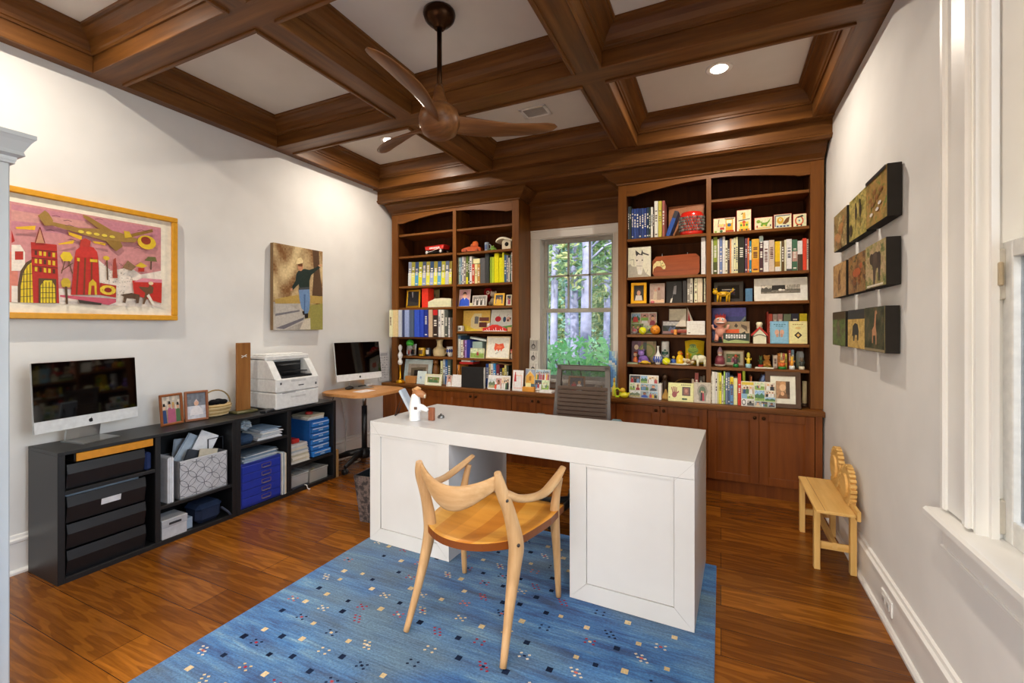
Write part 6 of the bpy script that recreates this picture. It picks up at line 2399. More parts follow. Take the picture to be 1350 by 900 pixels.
books([(848, 882, 430, '#e8d9a8'), (890, 921, 400, '#c3cdd6'), (923, 958, 388, '#2f62a8'), (961, 1010, 388, '#56685f')], A5, ZT, 4.17, 'beside the bear figurine', 'bear')
framed('small_photo_frame', 'small grey photo beside the cream note at the divider', A5, 946, 1028, 652, 4.05, ZT, 'portrait', 31, '#cfc9bc', .006, tilt=8)
card('note_card', 'plain cream note card standing in front of the orange-striped book', A6, 5, 135, 627, 4.05, ZT, lambda p: p.line([(.2, .8), (.8, .8)], .0015, '#cfc8bc'), '#e5e0d6')

# --- inner bay of the same bookcase
x, w_, h_ = span(A2, 200, 440, 190, 4.2, 2.142)
t = still('toy_car', 'orange-red wooden toy car with a driver on the high shelf', 'toy', x, 4.20, 2.142, math.radians(6))
mb = MB('#b5522a')
mb.prism([(-.115, .012), (-.115, .035), (-.085, .050), (-.03, .062), (.02, .058), (.07, .060), (.105, .050), (.108, .012)], -.04, .04, 'xz')
mb.build('body', 'gloss', t)
mb = MB('#c25f30'); mb.lathe([(.001, -.014), (.034, -.012), (.036, 0), (.034, .012), (.001, .014)], 16, .03, 0, .09, axis='y'); mb.build('spare_wheel', 'gloss', t)
mb = MB('#a0552f'); mb.ball((-.01, 0, .075), (.018, .018, .022), 10, 7); mb.build('driver', 'satin', t)
for (a, b_) in ((-.07, -.042), (.065, -.042), (-.07, .042), (.065, .042)):
 mb = MB('#8f3d1e'); mb.lathe([(.001, -.007), (.018, -.007), (.0195, 0), (.018, .007), (.001, .007)], 14, a, b_, .0195, axis='y'); mb.build('wheel', 'satin', t)
mug('grey metal mug beside the orange toy car', A2, 482, 540, 215, 4.18, 2.142, '#8d97a4', '#4f5f86')
x, w_, h_ = span(A2, 575, 662, 250, 4.2, 2.142)
t = still('frog_figurine', 'small green frog figurine beside the birdhouse', 'figurine', x, 4.21, 2.145)
mb = MB('#6f9a44'); mb.ball((0, 0, .022), (.034, .03, .022), 12, 8); mb.ball((0, -.02, .040), (.02, .018, .014), 10, 7); mb.ball((-.012, -.024, .053), .006, 6, 5, '#a7c46a'); mb.ball((.012, -.024, .053), .006, 6, 5, '#a7c46a')
for s_ in (-1, 1): mb.tube([(s_ * .02, -.01, .02), (s_ * .04, -.02, .012), (s_ * .034, -.035, .004)], .006, 6)
mb.build('body', 'gloss', t)
x, w_, h_ = span(A2, 738, 870, 150, 4.17, 2.142)
t = still('birdhouse', 'white birdhouse with shingled roof and dark round hole', 'birdhouse', x + .004, 4.225, 2.142)
r = w_ / 2
mb = MB('#cdc4b0'); mb.box(-r, r, -.045, .045, 0, h_ * .74, b=.004); mb.build('house', 'matte', t)
mb = MB('#1c1612'); mb.lathe([(.001, -.0465), (.022, -.0465), (.022, -.044), (.001, -.044)], 18, .004, 0, h_ * .48, axis='y'); mb.build('hole', 'matte', t)
mb = MB('#d8d0bd')
n_ = 14
pts = [(-r - .062 + (2 * r + .085) * k_ / n_, h_ * .80 + .035 * math.sin(math.pi * (k_ / n_) ** .7)) for k_ in range(n_ + 1)]
mb.prism(pts + [(a, b_ - .018) for a, b_ in reversed(pts)], -.065, .065, 'xz')
mb.prism([(-r, h_ * .72), (r, h_ * .72), (r * .9, h_ * .9), (-r * .6, h_ * .9)], -.04, .04, 'xz')
mb.build('roof', 'matte', t)
mb = MB('#c9a22a'); mb.tube([(.052, 0, h_ * .86), (.056, 0, h_ * 1.0), (.058, 0, h_ * 1.12)], [.012, .016, .005], 8); mb.build('finial', 'satin', t)

rowB = [(70, 94, 437, '#4a5f6a'), (96, 111, 445, '#c0b48a'), (113, 137, 440, '#8fb0b8'), (139, 159, 435, '#6d86a0'), (161, 181, 430, '#e4e2d8'), (183, 214, 430, '#8a7f80'), (218, 247, 420, '#5f6f2a', {'col2': '#d6cf2a', 'split': .25}), (249, 268, 430, '#2f4a2a'),
  (270, 304, 425, '#ece8dc'), (306, 344, 540, '#b8452f'), (346, 384, 540, '#e8cf9a'), (386, 424, 540, '#b88a4a'), (430, 500, 450, '#55565a', {'what': 'binder', 'bands': False}), (502, 556, 372, '#34383a', {'what': 'binder', 'bands': False}),
  (572, 600, 435, '#7d9a2f', {'bands': False}), (602, 632, 435, '#b3c72f', {'bands': False}), (636, 700, 382, '#f0d000', {'bands': False}), (706, 752, 445, '#f2d800', {'bands': False}), (754, 782, 366, '#e6cf1f', {'bands': False}), (784, 814, 400, '#2f5f86'), (816, 843, 410, '#7d7f92'),
  (846, 864, 445, '#d8d6cc'), (866, 884, 400, '#2f5a5a'), (887, 905, 368, '#e8e4d4')]
books(rowB, A2, 1.804, 4.15, 'with tall yellow books near the window', 'divider')
x, w_, h_ = span(A2, 326, 424, 535, 4.155, 1.804)
zt = 1.804 + h_ + .002
_, _, h2 = span(A2, 326, 424, 457, 4.155, 1.804)
mb = MB('#ead2a0'); mb.box(-w_ / 2, w_ / 2, 0, .15, 0, h2 - h_ - .004, b=.002); mb.box(-w_ / 2 + .004, w_ / 2 + .0005, .002, .1505, .004, h2 - h_ - .008, '#efe7d6')
tag(mb.build('book', 'print', loc=(x, 4.152, zt)), 'cream book lying flat on short red and cream books', 'book')

framed('portrait_photo', 'portrait photo of a person in a blue top beside the divider', A4, 118, 288, 155, 4.17, 1.567, 'x', 1, '#d8c8c0', .004, tilt=8, bg='#c9a0a0',
    custom=lambda p: (p.mosaic(lambda a, b: jit('#c59aa0', random.Random(int(a * 999 + b * 77)), .12), 5, 6), p.poly([(.0, 0), (1, 0), (.95, .35), (.66, .50), (.34, .50), (.05, .35)], '#2f55c8'), p.poly([(.42, .5), (.58, .5), (.5, .38)], '#e9e4dc'), p.ell(.5, .64, .16, .15, '#dba583'), p.poly([(.33, .66), (.34, .82), (.5, .88), (.66, .82), (.67, .66), (.6, .76), (.4, .76)], '#3a271c')))
framed('group_photo', 'black and white group photograph in a thin grey frame', A4, 325, 548, 247, 4.15, 1.567, 'bw', 4, '#c5c1ba', .010, tilt=8,
    custom=lambda p: (p.mosaic(lambda a, b: jit('#8a8784', random.Random(int(a * 999 + b * 77)), .3), 9, 6), [(p.poly([(.1 + .16 * k_, 0), (.24 + .16 * k_, 0), (.2 + .16 * k_, .55), (.14 + .16 * k_, .55)], ['#e6e2dc', '#3a3836'][k_ % 2]), p.ell(.17 + .16 * k_, .64, .045, .09, '#c9c2ba')) for k_ in range(5)]))
x, w_, h_ = span(A4, 487, 625, 102, 4.27, 1.567)
t = still('rosette', 'dark red rosette with a white centre behind the group photograph', 'rosette', x, 4.29, 1.567)
mb = MB('#7d1a1c')
rz_ = w_ / 2
cz_ = min(h_, .205) - rz_
pts = []
for k_ in range(36):
 rr_ = rz_ * (1 if k_ % 2 else .86)
 pts.append((rr_ * math.cos(k_ * math.pi / 18), cz_ + rr_ * math.sin(k_ * math.pi / 18)))
mb.prism(pts, -.006, .006, 'xz'); mb.build('pleats', 'cloth', t)
mb = MB('#d9d2c4'); mb.lathe([(.001, -.012), (rz_ * .36, -.010), (rz_ * .38, -.005), (.001, -.005)], 18, 0, 0, cz_, axis='y'); mb.lathe([(.001, -.0135), (rz_ * .18, -.013), (rz_ * .18, -.011), (.001, -.011)], 12, 0, 0, cz_, axis='y', col='#8a2a2c'); mb.build('button', 'satin', t)
mb = MB('#6d1618'); mb.prism([(-.028, 0), (-.006, 0), (.0, cz_), (-.016, cz_)], -.003, .003, 'xz'); mb.prism([(.006, 0), (.028, 0), (.016, cz_), (.0, cz_)], -.0035, .0025, 'xz'); mb.build('ribbon', 'cloth', t)
x, w_, h_ = span(A4, 600, 690, 172, 4.23, 1.567)
t = still('plush_toy', 'grey fluffy plush toy between the group photo and yellow frame', 'plush toy', x, 4.235, 1.567)
mb = MB('#8f8478'); mb.ball((0, 0, .05), (.036, .032, .05), 12, 8); mb.ball((-.03, -.02, .03), (.014, .02, .022), 8, 6); mb.ball((.028, -.02, .03), (.014, .018, .02), 8, 6); mb.build('body', 'plush', t)
mb = MB('#b3a99c'); mb.ball((.002, -.008, .125), (.032, .03, .03), 12, 8); mb.ball((-.024, 0, .150), .011, 8, 6); mb.ball((.028, 0, .150), .011, 8, 6); mb.build('head', 'plush', t)
framed('framed_snapshot', 'yellow wavy photo frame on the shelf of group photos', A4, 655, 818, 213, 4.15, 1.567, 'people', 41, '#d9a838', .020, tilt=9)
framed('photo_card', 'small cream photo card at the window end of the group photo shelf', A4, 846, 930, 237, 4.15, 1.567, 'people', 44, '#ddd0b8', .010, tilt=8)
slabx, w_, h_ = span(A4, 280, 322, 365, 4.13, 1.567)
slab('eraser', 'tiny cream block beside the group photograph', 'block', slabx - w_ / 2, slabx + w_ / 2, 4.13, 4.15, 1.5674, 1.567 + h_, '#d8d2a8', 'satin', .002)

card('yellow_card', 'large yellow card showing a grey figure and a photo', A4, 152, 585, 442, 4.24, 1.302, lambda p: (p.poly([(.3, .1), (.7, .1), (.7, .85), (.42, .85), (.3, .6)], '#d8c89a'), p.poly([(.44, .35), (.44, .68), (.5, .72), (.6, .68), (.58, .35)], '#6d7074'), p.poly([(0, 0), (.6, 0), (.0, .36)], '#e6bc3e'), p.rect(.62, .48, .98, .66, '#6b3a34'), p.rect(.62, .18, .9, .42, '#5f2f2c')), '#d6b35a', th=.010, tilt=6)
slabx, w_, h_ = span(A4, 88, 152, 717, 4.15, 1.302)
t = still('picture_cube', 'small white cube with a dark picture beside the divider', 'cube', slabx + .008, 4.15 + w_ / 2, 1.302)
mb = MB('#dedad0'); mb.box(-w_ / 2, w_ / 2, -w_ / 2, w_ / 2, 0, h_, b=.003); mb.build('block', 'satin', t)
p = Pic(w_ * .6, h_ * .5, '#5a5a58', z0=h_ * .25, y=-w_ / 2 - .0015); draw(p, 'bw', 3); p.build('picture', t)
card('apple_drawing', 'child drawing of a red apple and butterfly on white paper', A4, 590, 930, 437, 4.24, 1.302, lambda p: (p.poly([(0, 0), (.4, .22), (1, .0)], '#4a2a4a'), p.poly([(.4, .18), (1, .28), (1, .0), (.7, .0)], '#5f9a4a'), p.ell(.34, .56, .14, .13, '#b51f2a'), p.line([(.36, .68), (.40, .76)], .003, '#3a2a1e'), p.ell(.64, .54, .07, .13, '#26466a'), p.ell(.82, .54, .10, .12, '#c9a59a'), p.ell(.80, .50, .04, .05, '#3a2a2a'), p.ell(.9, .58, .03, .05, '#2a2a2a'), p.line([(.72, .66), (.8, .78)], .0025, '#3a3a3a')), '#cfd8dc', th=.005, tilt=12)
x, w_, h_ = span(A4, 480, 850, 700, 4.15, 1.302)
t = still('toy_train', 'red wooden toy with white letter shapes before the apple drawing', 'toy', x, 4.165, 1.302)
mb = MB('#c22c26'); mb.prism([(-w_ / 2, .004), (w_ / 2, .004), (w_ / 2, .026), (w_ * .1, h_), (-w_ * .1, h_), (-w_ * .3, h_ * .6), (-w_ / 2, h_ * .5)], -.012, .014, 'xz'); mb.build('body', 'gloss', t)
mb = MB('#ece9e2')
for q in range(9):
 xx = -w_ * .42 + w_ * .094 * q
 mb.box(xx, xx + .005, -.0142, -.0118, .002, .010 + .014 * ((q * 7) % 3))
 mb.box(xx, xx + .018, -.0142, -.0118, .004, .010)
mb.box(-w_ / 2, w_ / 2, -.016, .016, 0, .005)
mb.build('letters', 'satin', t)
x, w_, h_ = span(A4, 540, 600, 668, 4.20, 1.302)
mb = MB('#c9c6c4'); mb.ball((0, 0, .03), (.026, .022, .03), 12, 8); mb.ball((0, -.006, .066), (.018, .017, .018), 10, 7, '#d8d4d2'); mb.ball((-.012, 0, .084), .006, 6, 5); mb.ball((.012, 0, .084), .006, 6, 5)
tag(mb.build('mouse_figurine', 'satin', loc=(x, 4.212, 1.3024)), 'pale grey little animal figurine behind the red wooden toy', 'figurine')
slabx, w_, h_ = span(A4, 862, 930, 737, 4.15, 1.302)
slab('dice_block', 'small tan block at the window end of the apple drawing shelf', 'block', slabx - w_ / 2, slabx + w_ / 2, 4.15, 4.18, 1.3024, 1.302 + h_, '#c99a6a', 'satin', .003)

books([(58, 88, 48, '#a9b3ae', {'max': .25}), (92, 130, 80, '#46627d', {'col2': '#bfc4c2', 'split': .86}), (132, 163, 138, '#d8d3c6'), (166, 184, 138, '#6d3a5a'), (187, 212, 142, '#9a7fc4'), (214, 262, 138, '#232f8a', {'bands': False})], A6, 1.018, 4.15, 'beside the green field photo', 'divider')
framed('landscape_photo', 'small photo of a green field leaning below a pale box', A6, 268, 464, 250, 4.14, 1.018, 'field', 6, '#c9c4a8', .004, tilt=4)
slabx, w_, h_ = span(A6, 290, 432, 160, 4.20, 1.018)
slab('pale_box', 'pale teal box standing behind the small green field photo', 'box', slabx - w_ / 2, slabx + w_ / 2, 4.20, 4.30, 1.0184, 1.018 + h_, '#a9c4c0', 'satin', .003)
zt = 1.018 + h_ + .012
mb = MB('#c9d6e2'); mb.box(-.10, .10, -.005, .11, 0, .022, b=.002); mb.box(-.099, .1005, -.004, .1105, .004, .018, '#e9e6de')
tag(mb.build('book', 'print', loc=(slabx + .015, 4.195, zt + .004), rot=(0, math.radians(9), 0)), 'pale blue book lying tilted across the pale teal box', 'book')
framed('framed_drawing', 'tilted white framed drawing of red scribbles on the inner bay shelf', A6, 478, 818, 88, 4.15, 1.018, 'x', 1, '#cdbd9a', .012, tilt=9, bg='#e6dccb', rz=math.radians(-3),
    custom=lambda p: (p.rect(0, .52, 1, 1, '#d9d3ca'), p.poly([(.32, .45), (.36, .72), (.52, .66), (.72, .72), (.80, .50), (.70, .42), (.66, .30), (.60, .42), (.52, .30), (.46, .42), (.38, .32)], '#c9553a'), p.poly([(.40, .52), (.55, .62), (.7, .54), (.6, .46)], '#d9734f'), p.line([(.38, .18), (.5, .27)], .004, '#4a5a68'), p.line([(.42, .16), (.58, .30)], .002, '#5a5a5a')))
x, w_, h_ = span(A6, 815, 848, 268, 4.15, 1.018)
mb = MB('#c9bba8'); mb.ball((0, 0, .03), (.015, .014, .03), 10, 7); mb.ball((0, 0, .075), (.014, .014, .016), 10, 7, '#d99a80'); mb.lathe([(.016, .088), (.010, .098), (.001, .104)], 10, col='#b5423a')
tag(mb.build('doll', 'satin', loc=(x, 4.165, 1.0184)), 'tiny doll with a red cap at the window end of the scribble drawing shelf', 'figurine')

# worktop in the inner bay
x, w_, h_ = span(A6, 140, 452, 516, 4.055, ZT)
slab('black_case', 'flat black case standing upright with a white edge', 'case', x - w_ / 2, x + w_ / 2, 4.055, 4.085, ZT + .0004, ZT + h_, '#1b1b1c', 'matte', .002)
mb = MB('#d8d6d0'); mb.box(0, .004, 0, .03, 0, h_)
tag(mb.build('white_board', 'satin', loc=(x + w_ / 2 + .001, 4.055, ZT + .0004)), 'thin white board along the edge of the black upright case', 'board')
books([(55, 82, 485, '#e6ddd0'), (84, 112, 485, '#e8893a')], A6, ZT, 4.14, 'behind the plain cream note card', 'divider')
x, w_, h_ = span(A6, 110, 300, 480, 4.15, ZT)
mb = MB('#b5261f'); mb.box(-w_ / 2, w_ / 2, 0, .15, 0, .024, b=.002)
zb = ZT + h_ + .003
tag(mb.build('book', 'print', loc=(x, 4.15, zb)), 'red book lying flat on top of the orange-striped books', 'book')
mb = MB('#e6e4e0'); mb.box(-w_ / 2 + .025, w_ / 2 + .002, 0, .14, 0, .020, b=.002); mb.box(w_ / 2 - .03, w_ / 2 + .003, -.0005, .05, .001, .019, '#4f86b0')
tag(mb.build('book', 'print', loc=(x, 4.152, zb + .0245)), 'white book with a blue corner lying on the red book', 'book')
books([(482, 520, 472, '#1f3f86'), (522, 548, 470, '#c9b98a'), (550, 583, 470, '#dfe6ea'), (586, 620, 468, '#2f7fc0'), (626, 672, 480, '#6b2430'), (676, 708, 530, '#2a2d33'), (712, 738, 530, '#b8a63a'), (740, 768, 490, '#cfc986'), (772, 800, 500, '#2f3a30')], A6, ZT, 4.15, 'behind the red figure collage', 'black case')
x, w_, h_ = span(A6, 600, 830, 440, 4.16, ZT)
mb = MB('#8a6a44'); mb.box(-.11, .11, 0, .12, 0, .010, b=.002)
tag(mb.build('clipboard', 'matte', loc=(x - .03, 4.16, ZT + .250), rot=(0, math.radians(6), 0)), 'brown board lying tilted on the books behind the collage card', 'board')
card('collage_card', 'collage photo card with a small red figure at the window end of the bay', A6, 503, 815, 638, 4.04, ZT, lambda p: (collage(p, [(.03, .1, .36, .75), (.37, .05, .62, .8), (.63, .05, .97, .9)], 7), p.ell(.37, .2, .05, .18, '#d04a32'), p.ell(.37, .45, .045, .08, '#efe9e2'), p.rect(.02, .8, .4, .98, '#efe9e2')), '#eae6e0', tilt=9)
x, w_, h_ = span(A8, 55, 200, 510, 4.055, ZT)
card('tassel_card', 'white and pink menu card with a red tassel in front of the bookcase edge', A8, 55, 202, 512, 4.045, ZT, lambda p: (p.rect(.12, .1, .9, .78, '#e9b8b0'), p.rect(.2, .16, .82, .72, '#e9ddd8'), p.poly([(.22, .92), (.28, .92), (.36, .45), (.14, .45)], '#b3232a')), '#eee9e2', tilt=7)

# --- worktop under the window
card('photo_strip', 'tall strip of black and white pictures leaning against the window casing', A8, 285, 412, 62, 4.34, ZT, lambda p: [(p.rect(.05, .04 + .235 * k_, .95, .26 + .235 * k_, ['#b9b9b8', '#d3d1cc', '#cfcfcc', '#a8a8a8'][k_]), p.ell(.42, .13 + .235 * k_, .22, .055, '#4a4a4c'), p.ell(.42, .12 + .235 * k_, .14, .035, '#9a9a9a'), p.line([(.44, .17 + .235 * k_), (.46, .25 + .235 * k_)], .003, '#3a3a3c'), p.line([(.75, .10 + .235 * k_), (.77, .24 + .235 * k_)], .003, '#3a3a3c')) for k_ in range(4)], '#d6d4cf', tilt=4)
card('house_card', 'picture card of a yellow house with grey roof beside the window', A8, 228, 362, 490, 4.13, ZT, lambda p: (p.poly([(0, .62), (.5, .95), (1, .62), (1, .98), (0, .98)], '#8f9bb5'), p.poly([(.1, .3), (.1, .66), (.5, .86), (.95, .66), (.95, .3)], '#d6a44a'), p.rect(.4, .45, .65, .66, '#a8763a'), p.rect(0, .0, 1, .3, '#5f7d8f')), '#c9c2a8', tilt=8)
card('collage_card', 'collage of faces and flowers standing beside the mesh chair back', A8, 365, 572, 502, 4.12, ZT, lambda p: collage(p, [(.02, .52, .48, .98), (.5, .52, .98, .98), (.02, .04, .48, .5), (.5, .04, .98, .5)], 19), '#e2d8cc', tilt=10)
slabx, w_, h_ = span(A8, 195, 360, 742, 4.04, ZT)
t = still('note_holder', 'orange wooden note holder with a yellow paper note', 'note holder', slabx, 4.06, ZT)
mb = MB('#c98a2e'); mb.box(-w_ / 2, w_ / 2, -.025, .025, 0, max(h_, .02), b=.003); mb.build('base', 'satin', t)
mb = MB('#e9dfa0'); mb.box(-.035, .022, -.002, .001, .018, .085); mb.build('note', 'matte', t)
x, w_, h_ = span(A8, 362, 438, 740, 4.05, ZT)
mb = MB('#c9c4c2')
mb.v = []
mb.put([(0, 0, .045), (.03, 0, .02), (0, .03, .02), (-.03, 0, .02), (0, -.03, .02), (0, 0, 0.0)], [(0, 1, 2), (0, 2, 3), (0, 3, 4), (0, 4, 1), (5, 2, 1), (5, 3, 2), (5, 4, 3), (5, 1, 4)])
mb.put([(-.018, -.018, 0), (.018, -.018, 0), (.018, .018, 0), (-.018, .018, 0), (0, 0, .03)], [(3, 2, 1, 0), (0, 1, 4), (1, 2, 4), (2, 3, 4), (3, 0, 4)])
tag(mb.build('crystal', 'gloss', loc=(x, 4.07, ZT + .0004)), 'small pale faceted crystal beside the orange note holder', 'crystal')
slabx, w_, h_ = span(A8, 436, 610, 765, 4.04, ZT)
slab('note_pad', 'thick white note pad on the worktop edge beside the mesh chair', 'note pad', slabx - w_ / 2, slabx + w_ / 2, 4.035, 4.13, ZT + .0004, ZT + .022, '#f0e9e6', 'matte', .002)
framed('wedding_photo', 'brown wooden framed photo of a couple seen through the mesh chair', B8, 440, 640, 322, 4.14, ZT, 'people', 61, '#8f6a42', .016, tilt=9)
x, w_, h_ = span(B8, 335, 372, 330, 4.16, ZT)
t = still('pewter_figurine', 'slim dark pewter figurine beside the brown framed couple photo', 'figurine', x, 4.17, ZT)
mb = MB('#5a5c60'); mb.lathe([(.001, 0), (.022, .001), (.020, .008), (.010, .016), (.013, .06), (.016, .09), (.008, .11), (.001, .112)], 14); mb.ball((0, 0, .122), (.012, .012, .014), 10, 7); mb.build('body', 'metal', t)
t = still('elephant_figurine', 'small grey elephant figurine beside the framed couple photo', 'figurine', on_y(*B8(700, 470), 4.15)[0], 4.16, ZT)
mb = MB('#8a7a72'); mb.ball((0, 0, .035), (.035, .022, .022), 12, 8); mb.ball((.036, 0, .045), (.018, .016, .018), 10, 7); mb.tube([(.05, 0, .045), (.060, 0, .025), (.058, 0, .008)], [.007, .005, .004], 7)
for a in (-.022, .020):
 for b_ in (-.012, .012): mb.tube([(a, b_, .03), (a, b_, 0)], .007, 7)
for s_ in (-1, 1): mb.ball((.03, s_ * .016, .045), (.012, .004, .014), 8, 6)
mb.build('body', 'satin', t)
for (bx_, lab, c_) in ((765, 'white porcelain bird figurine seen through the chair mesh', '#d9dce0'), (835, 'tan carved figurine at the chair mesh edge', '#a08a5a')):
 x = on_y(*B8(bx_, 480), 4.15)[0]
 t = still('bird_figurine' if c_ == '#d9dce0' else 'carved_figurine', lab, 'figurine', x, 4.17, ZT)
 mb = MB(c_); mb.lathe([(.001, 0), (.018, .001), (.018, .006), (.008, .01), (.001, .011)], 12); mb.ball((0, 0, .04), (.016, .022, .03), 12, 8); mb.ball((0, -.014, .075), (.011, .012, .012), 10, 7); mb.tube([(0, -.024, .074), (0, -.038, .070)], [.004, .001], 6, '#c9a22a'); mb.build('body', 'satin', t)
card('blue_painting', 'tall narrow blue abstract painting leaning beside the tall bookcase', B8, 920, 1012, 28, 4.36, ZT, lambda p: (p.mosaic(lambda a, b: jit(['#6fa3d8', '#a9c9ea', '#d3e3f2', '#4f86c4'][int((a * 3 + b * 7 + 1.3 * math.sin(b * 9)) % 4)], random.Random(int(a * 99 + b * 77)), .1), 5, 18)), '#8fb5dd', th=.012, tilt=3)
x, w_, h_ = span(B8, 962, 1003, 375, 4.10, ZT)
t = still('yellow_bottle', 'slim yellow bottle beside the green ring and rubber duck', 'bottle', x, 4.12, ZT)
mb = MB('#d9c84a'); mb.lathe([(.001, 0), (.019, .001), (.020, .01), (.019, .08), (.008, .105), (.008, .13), (.001, .131)], 16); mb.build('body', 'gloss', t)
mb = MB('#e0a030'); mb.lathe([(.001, .13), (.009, .13), (.007, .165), (.001, .168)], 12); mb.build('cap', 'satin', t)
x, w_, h_ = span(B8, 1000, 1046, 478, 4.06, ZT)
mb = MB('#b9d62f')
mb.tube([(.026 * math.cos(a), 0, .043 + .036 * math.sin(a)) for a in [2 * math.pi * k_ / 18 for k_ in range(19)]], .0075, 8, caps=False)
mb.box(-.018, .018, -.012, .012, 0, .010, b=.003)
tag(mb.build('toy_ring', 'gloss', loc=(x, 4.07, ZT + .0004)), 'lime green standing ring toy beside the rubber duck', 'toy')
x, y, _z = on_z(*B8(1110, 580), ZT)
t = still('rubber_duck', 'yellow rubber duck at the edge of the worktop below the tall bookcase', 'toy', x, y - .012, ZT, math.radians(20))
mb = MB('#e8cf2a'); mb.ball((0, 0, .028), (.040, .032, .028), 16, 10); mb.tube([(.03, 0, .035), (.05, 0, .05)], [.014, .004], 8); mb.build('body', 'gloss', t)
mb = MB('#e9b23a'); mb.ball((-.014, -.002, .070), (.024, .022, .023), 14, 9); mb.ball((-.036, -.006, .066), (.010, .010, .005), 8, 6, '#d8641f'); mb.build('head', 'gloss', t)

# --- tall bookcase, bay next to the window
rowD = [(82, 109, 197, '#3f4a55'), (112, 138, 195, '#2f3a38'), (141, 174, 228, '#2a3f7a'), (176, 211, 228, '#31498a'), (213, 249, 222, '#2a3f7a'), (251, 289, 222, '#26386c'), (291, 324, 218, '#30477f'), (326, 363, 218, '#27397a'), (365, 398, 207, '#223650'), (400, 424, 207, '#2f4038'), (427, 458, 202, '#dcd8cc'), (461, 477, 205, '#3a3530'),
  (480, 533, 113, '#efe6cc'), (537, 590, 113, '#b7ad4a'), (597, 632, 107, '#9a5a54')]
books(rowD, B1, 2.139, 4.155, 'of slim dark blue spines', 'window')
xl_, _, _ = span(B1, 645, 715, 300, 4.155, 2.139)
mb = book_mesh(.034, .225, .17, '#2a4f9a', 'lean', False, cap=(.72, .995, '#33333a'))
tag(mb.build('book', 'print', loc=(xl_ - .004, 4.155, 2.147), rot=(0, math.radians(20), 0)), 'blue book leaning over towards the red woven drum', 'book', 'books in row of slim dark blue spines')
x, w_, h_ = span(B1, 690, 1222, 165, 4.33, 2.139)
card('brown_board', 'plain brown board behind the red woven drum', B1, 690, 1222, 170, 4.345, 2.139, lambda p: p.line([(.05, .9), (.95, .93)], .002, '#8f5f3c'), '#a9714a', th=.008, tilt=3, cat='board')
x, w_, h_ = span(B1, 835, 1222, 250, 4.15, 2.139)
t = still('woven_drum', 'red round drum wound with grey plaited cord', 'drum', x, 4.15 + w_ * .34, 2.139)
t.scale = (1, .62, 1)
r = w_ / 2 * .96
mb = MB('#c8281c'); mb.lathe([(.001, 0), (r * .93, .001), (r * .95, h_ * .16), (r * .95, h_ * .86), (r * .80, h_ * .97), (r * .7, h_), (.001, h_)], 32); mb.build('shell', 'gloss', t)
mb = MB('#6a6560')
for q in range(5):
 for k_ in range(30):
  a0 = 2 * math.pi * (k_ + .5 * (q % 2)) / 30
  z = h_ * (.24 + .125 * q)
  rb = r * (.98 + .03 * math.sin(math.pi * (q + .5) / 5))
  mb.ball((rb * math.cos(a0), rb * math.sin(a0), z), (r * .085, r * .085, h_ * .062), 6, 5, ['#6a6560', '#857f78', '#59544f'][(k_ + q) % 3])
mb.build('cord_binding', 'cloth', t)

card('horse_drawing', 'pencil drawing of a horse head on thick cream board', B2, 78, 424, 66, 4.15, 1.794, lambda p: (p.poly([(.36, .80), (.64, .80), (.70, .60), (.66, .34), (.60, .10), (.46, .10), (.40, .34), (.33, .60)], '#d3d0c4'), p.poly([(.34, .78), (.33, .92), (.40, .86), (.46, .76), (.58, .76), (.62, .92), (.67, .84), (.65, .72), (.5, .80), (.38, .70)], '#3f3f3d'), p.poly([(.64, .78), (.92, .70), (.93, .74), (.66, .83)], '#4a4a46'), p.ell(.40, .56, .03, .025, '#2f2f2d'), p.ell(.64, .56, .03, .025, '#2f2f2d'), p.poly([(.0, .0), (1, .0), (.8, .12), (.68, .3), (.62, .08), (.45, .08), (.38, .35), (.2, .36), (.1, .45), (0, .42)], '#a8a69a'), p.ell(.53, .16, .09, .09, '#dcd9cf'), p.line([(.08, .58), (.26, .60)], .004, '#5a5a55'), p.line([(.26, .60), (.27, .40)], .003, '#6a6a64'), p.line([(.38, .38), (.64, .36)], .003, '#4a4a46'), p.line([(.78, .05), (.9, .25)], .003, '#8a8a80')), '#e4dcc2', th=.03, tilt=2, cat='picture')
x, w_, h_ = span(B2, 450, 1150, 165, 4.16, 1.794)
t = still('wooden_plaque', 'rustic reddish wooden plaque with a pale horse head', 'plaque', x, 4.17, 1.794)
mb = MB('#ffffff')
mb.prism([(-w_ / 2 + .02, 0), (w_ / 2 - .02, .0), (w_ / 2, .03), (w_ / 2, h_ * .82), (w_ / 2 - .03, h_ * .98), (-w_ / 2 + .03, h_ * .94), (-w_ / 2, h_ * .72), (-w_ / 2, .03)], 0, .022, 'xz')
wood('plaque_wood', ['#5f250d', '#9a4517', '#b0581f'], 'x', rough=.35, coat=.2, scale=8)
mb.build('board', 'plaque_wood', t)
p = Pic(w_ * .28, h_ * .6, '#9a4517', x0=-w_ / 2 + .004, z0=h_ * .16, y=-.0014)
p.mb = MB('#9a4517')
p.poly([(.0, .0), (.06, .35), (.3, .55), (.62, .52), (.8, .30), (.95, .30), (1.0, .48), (.92, .72), (.78, .90), (.70, 1.0), (.62, .92), (.3, .95), (.05, .7), (.0, .5)], '#e0c48c')
p.poly([(.55, .62), (.9, .62), (.86, .50), (.6, .5)], '#c9a86c'); p.ell(.74, .76, .04, .04, '#4a3a24'); p.line([(.56, .9), (.72, .44)], .003, '#5f6a4a'); p.line([(.72, .44), (.92, .6)], .003, '#5f6a4a')
p.build('horse_head', t)
mb = MB('#cfcfcc')
for xx in (-w_ * .29, w_ * .25): mb.tube([(xx, .011, h_ * .92), (xx, .011, h_ * 1.06)], .002, 6)
mb.build('hook', 'metal', t)
xw_, w_, h_ = span(B2, 1172, 1244, -90, 4.16, 1.794)
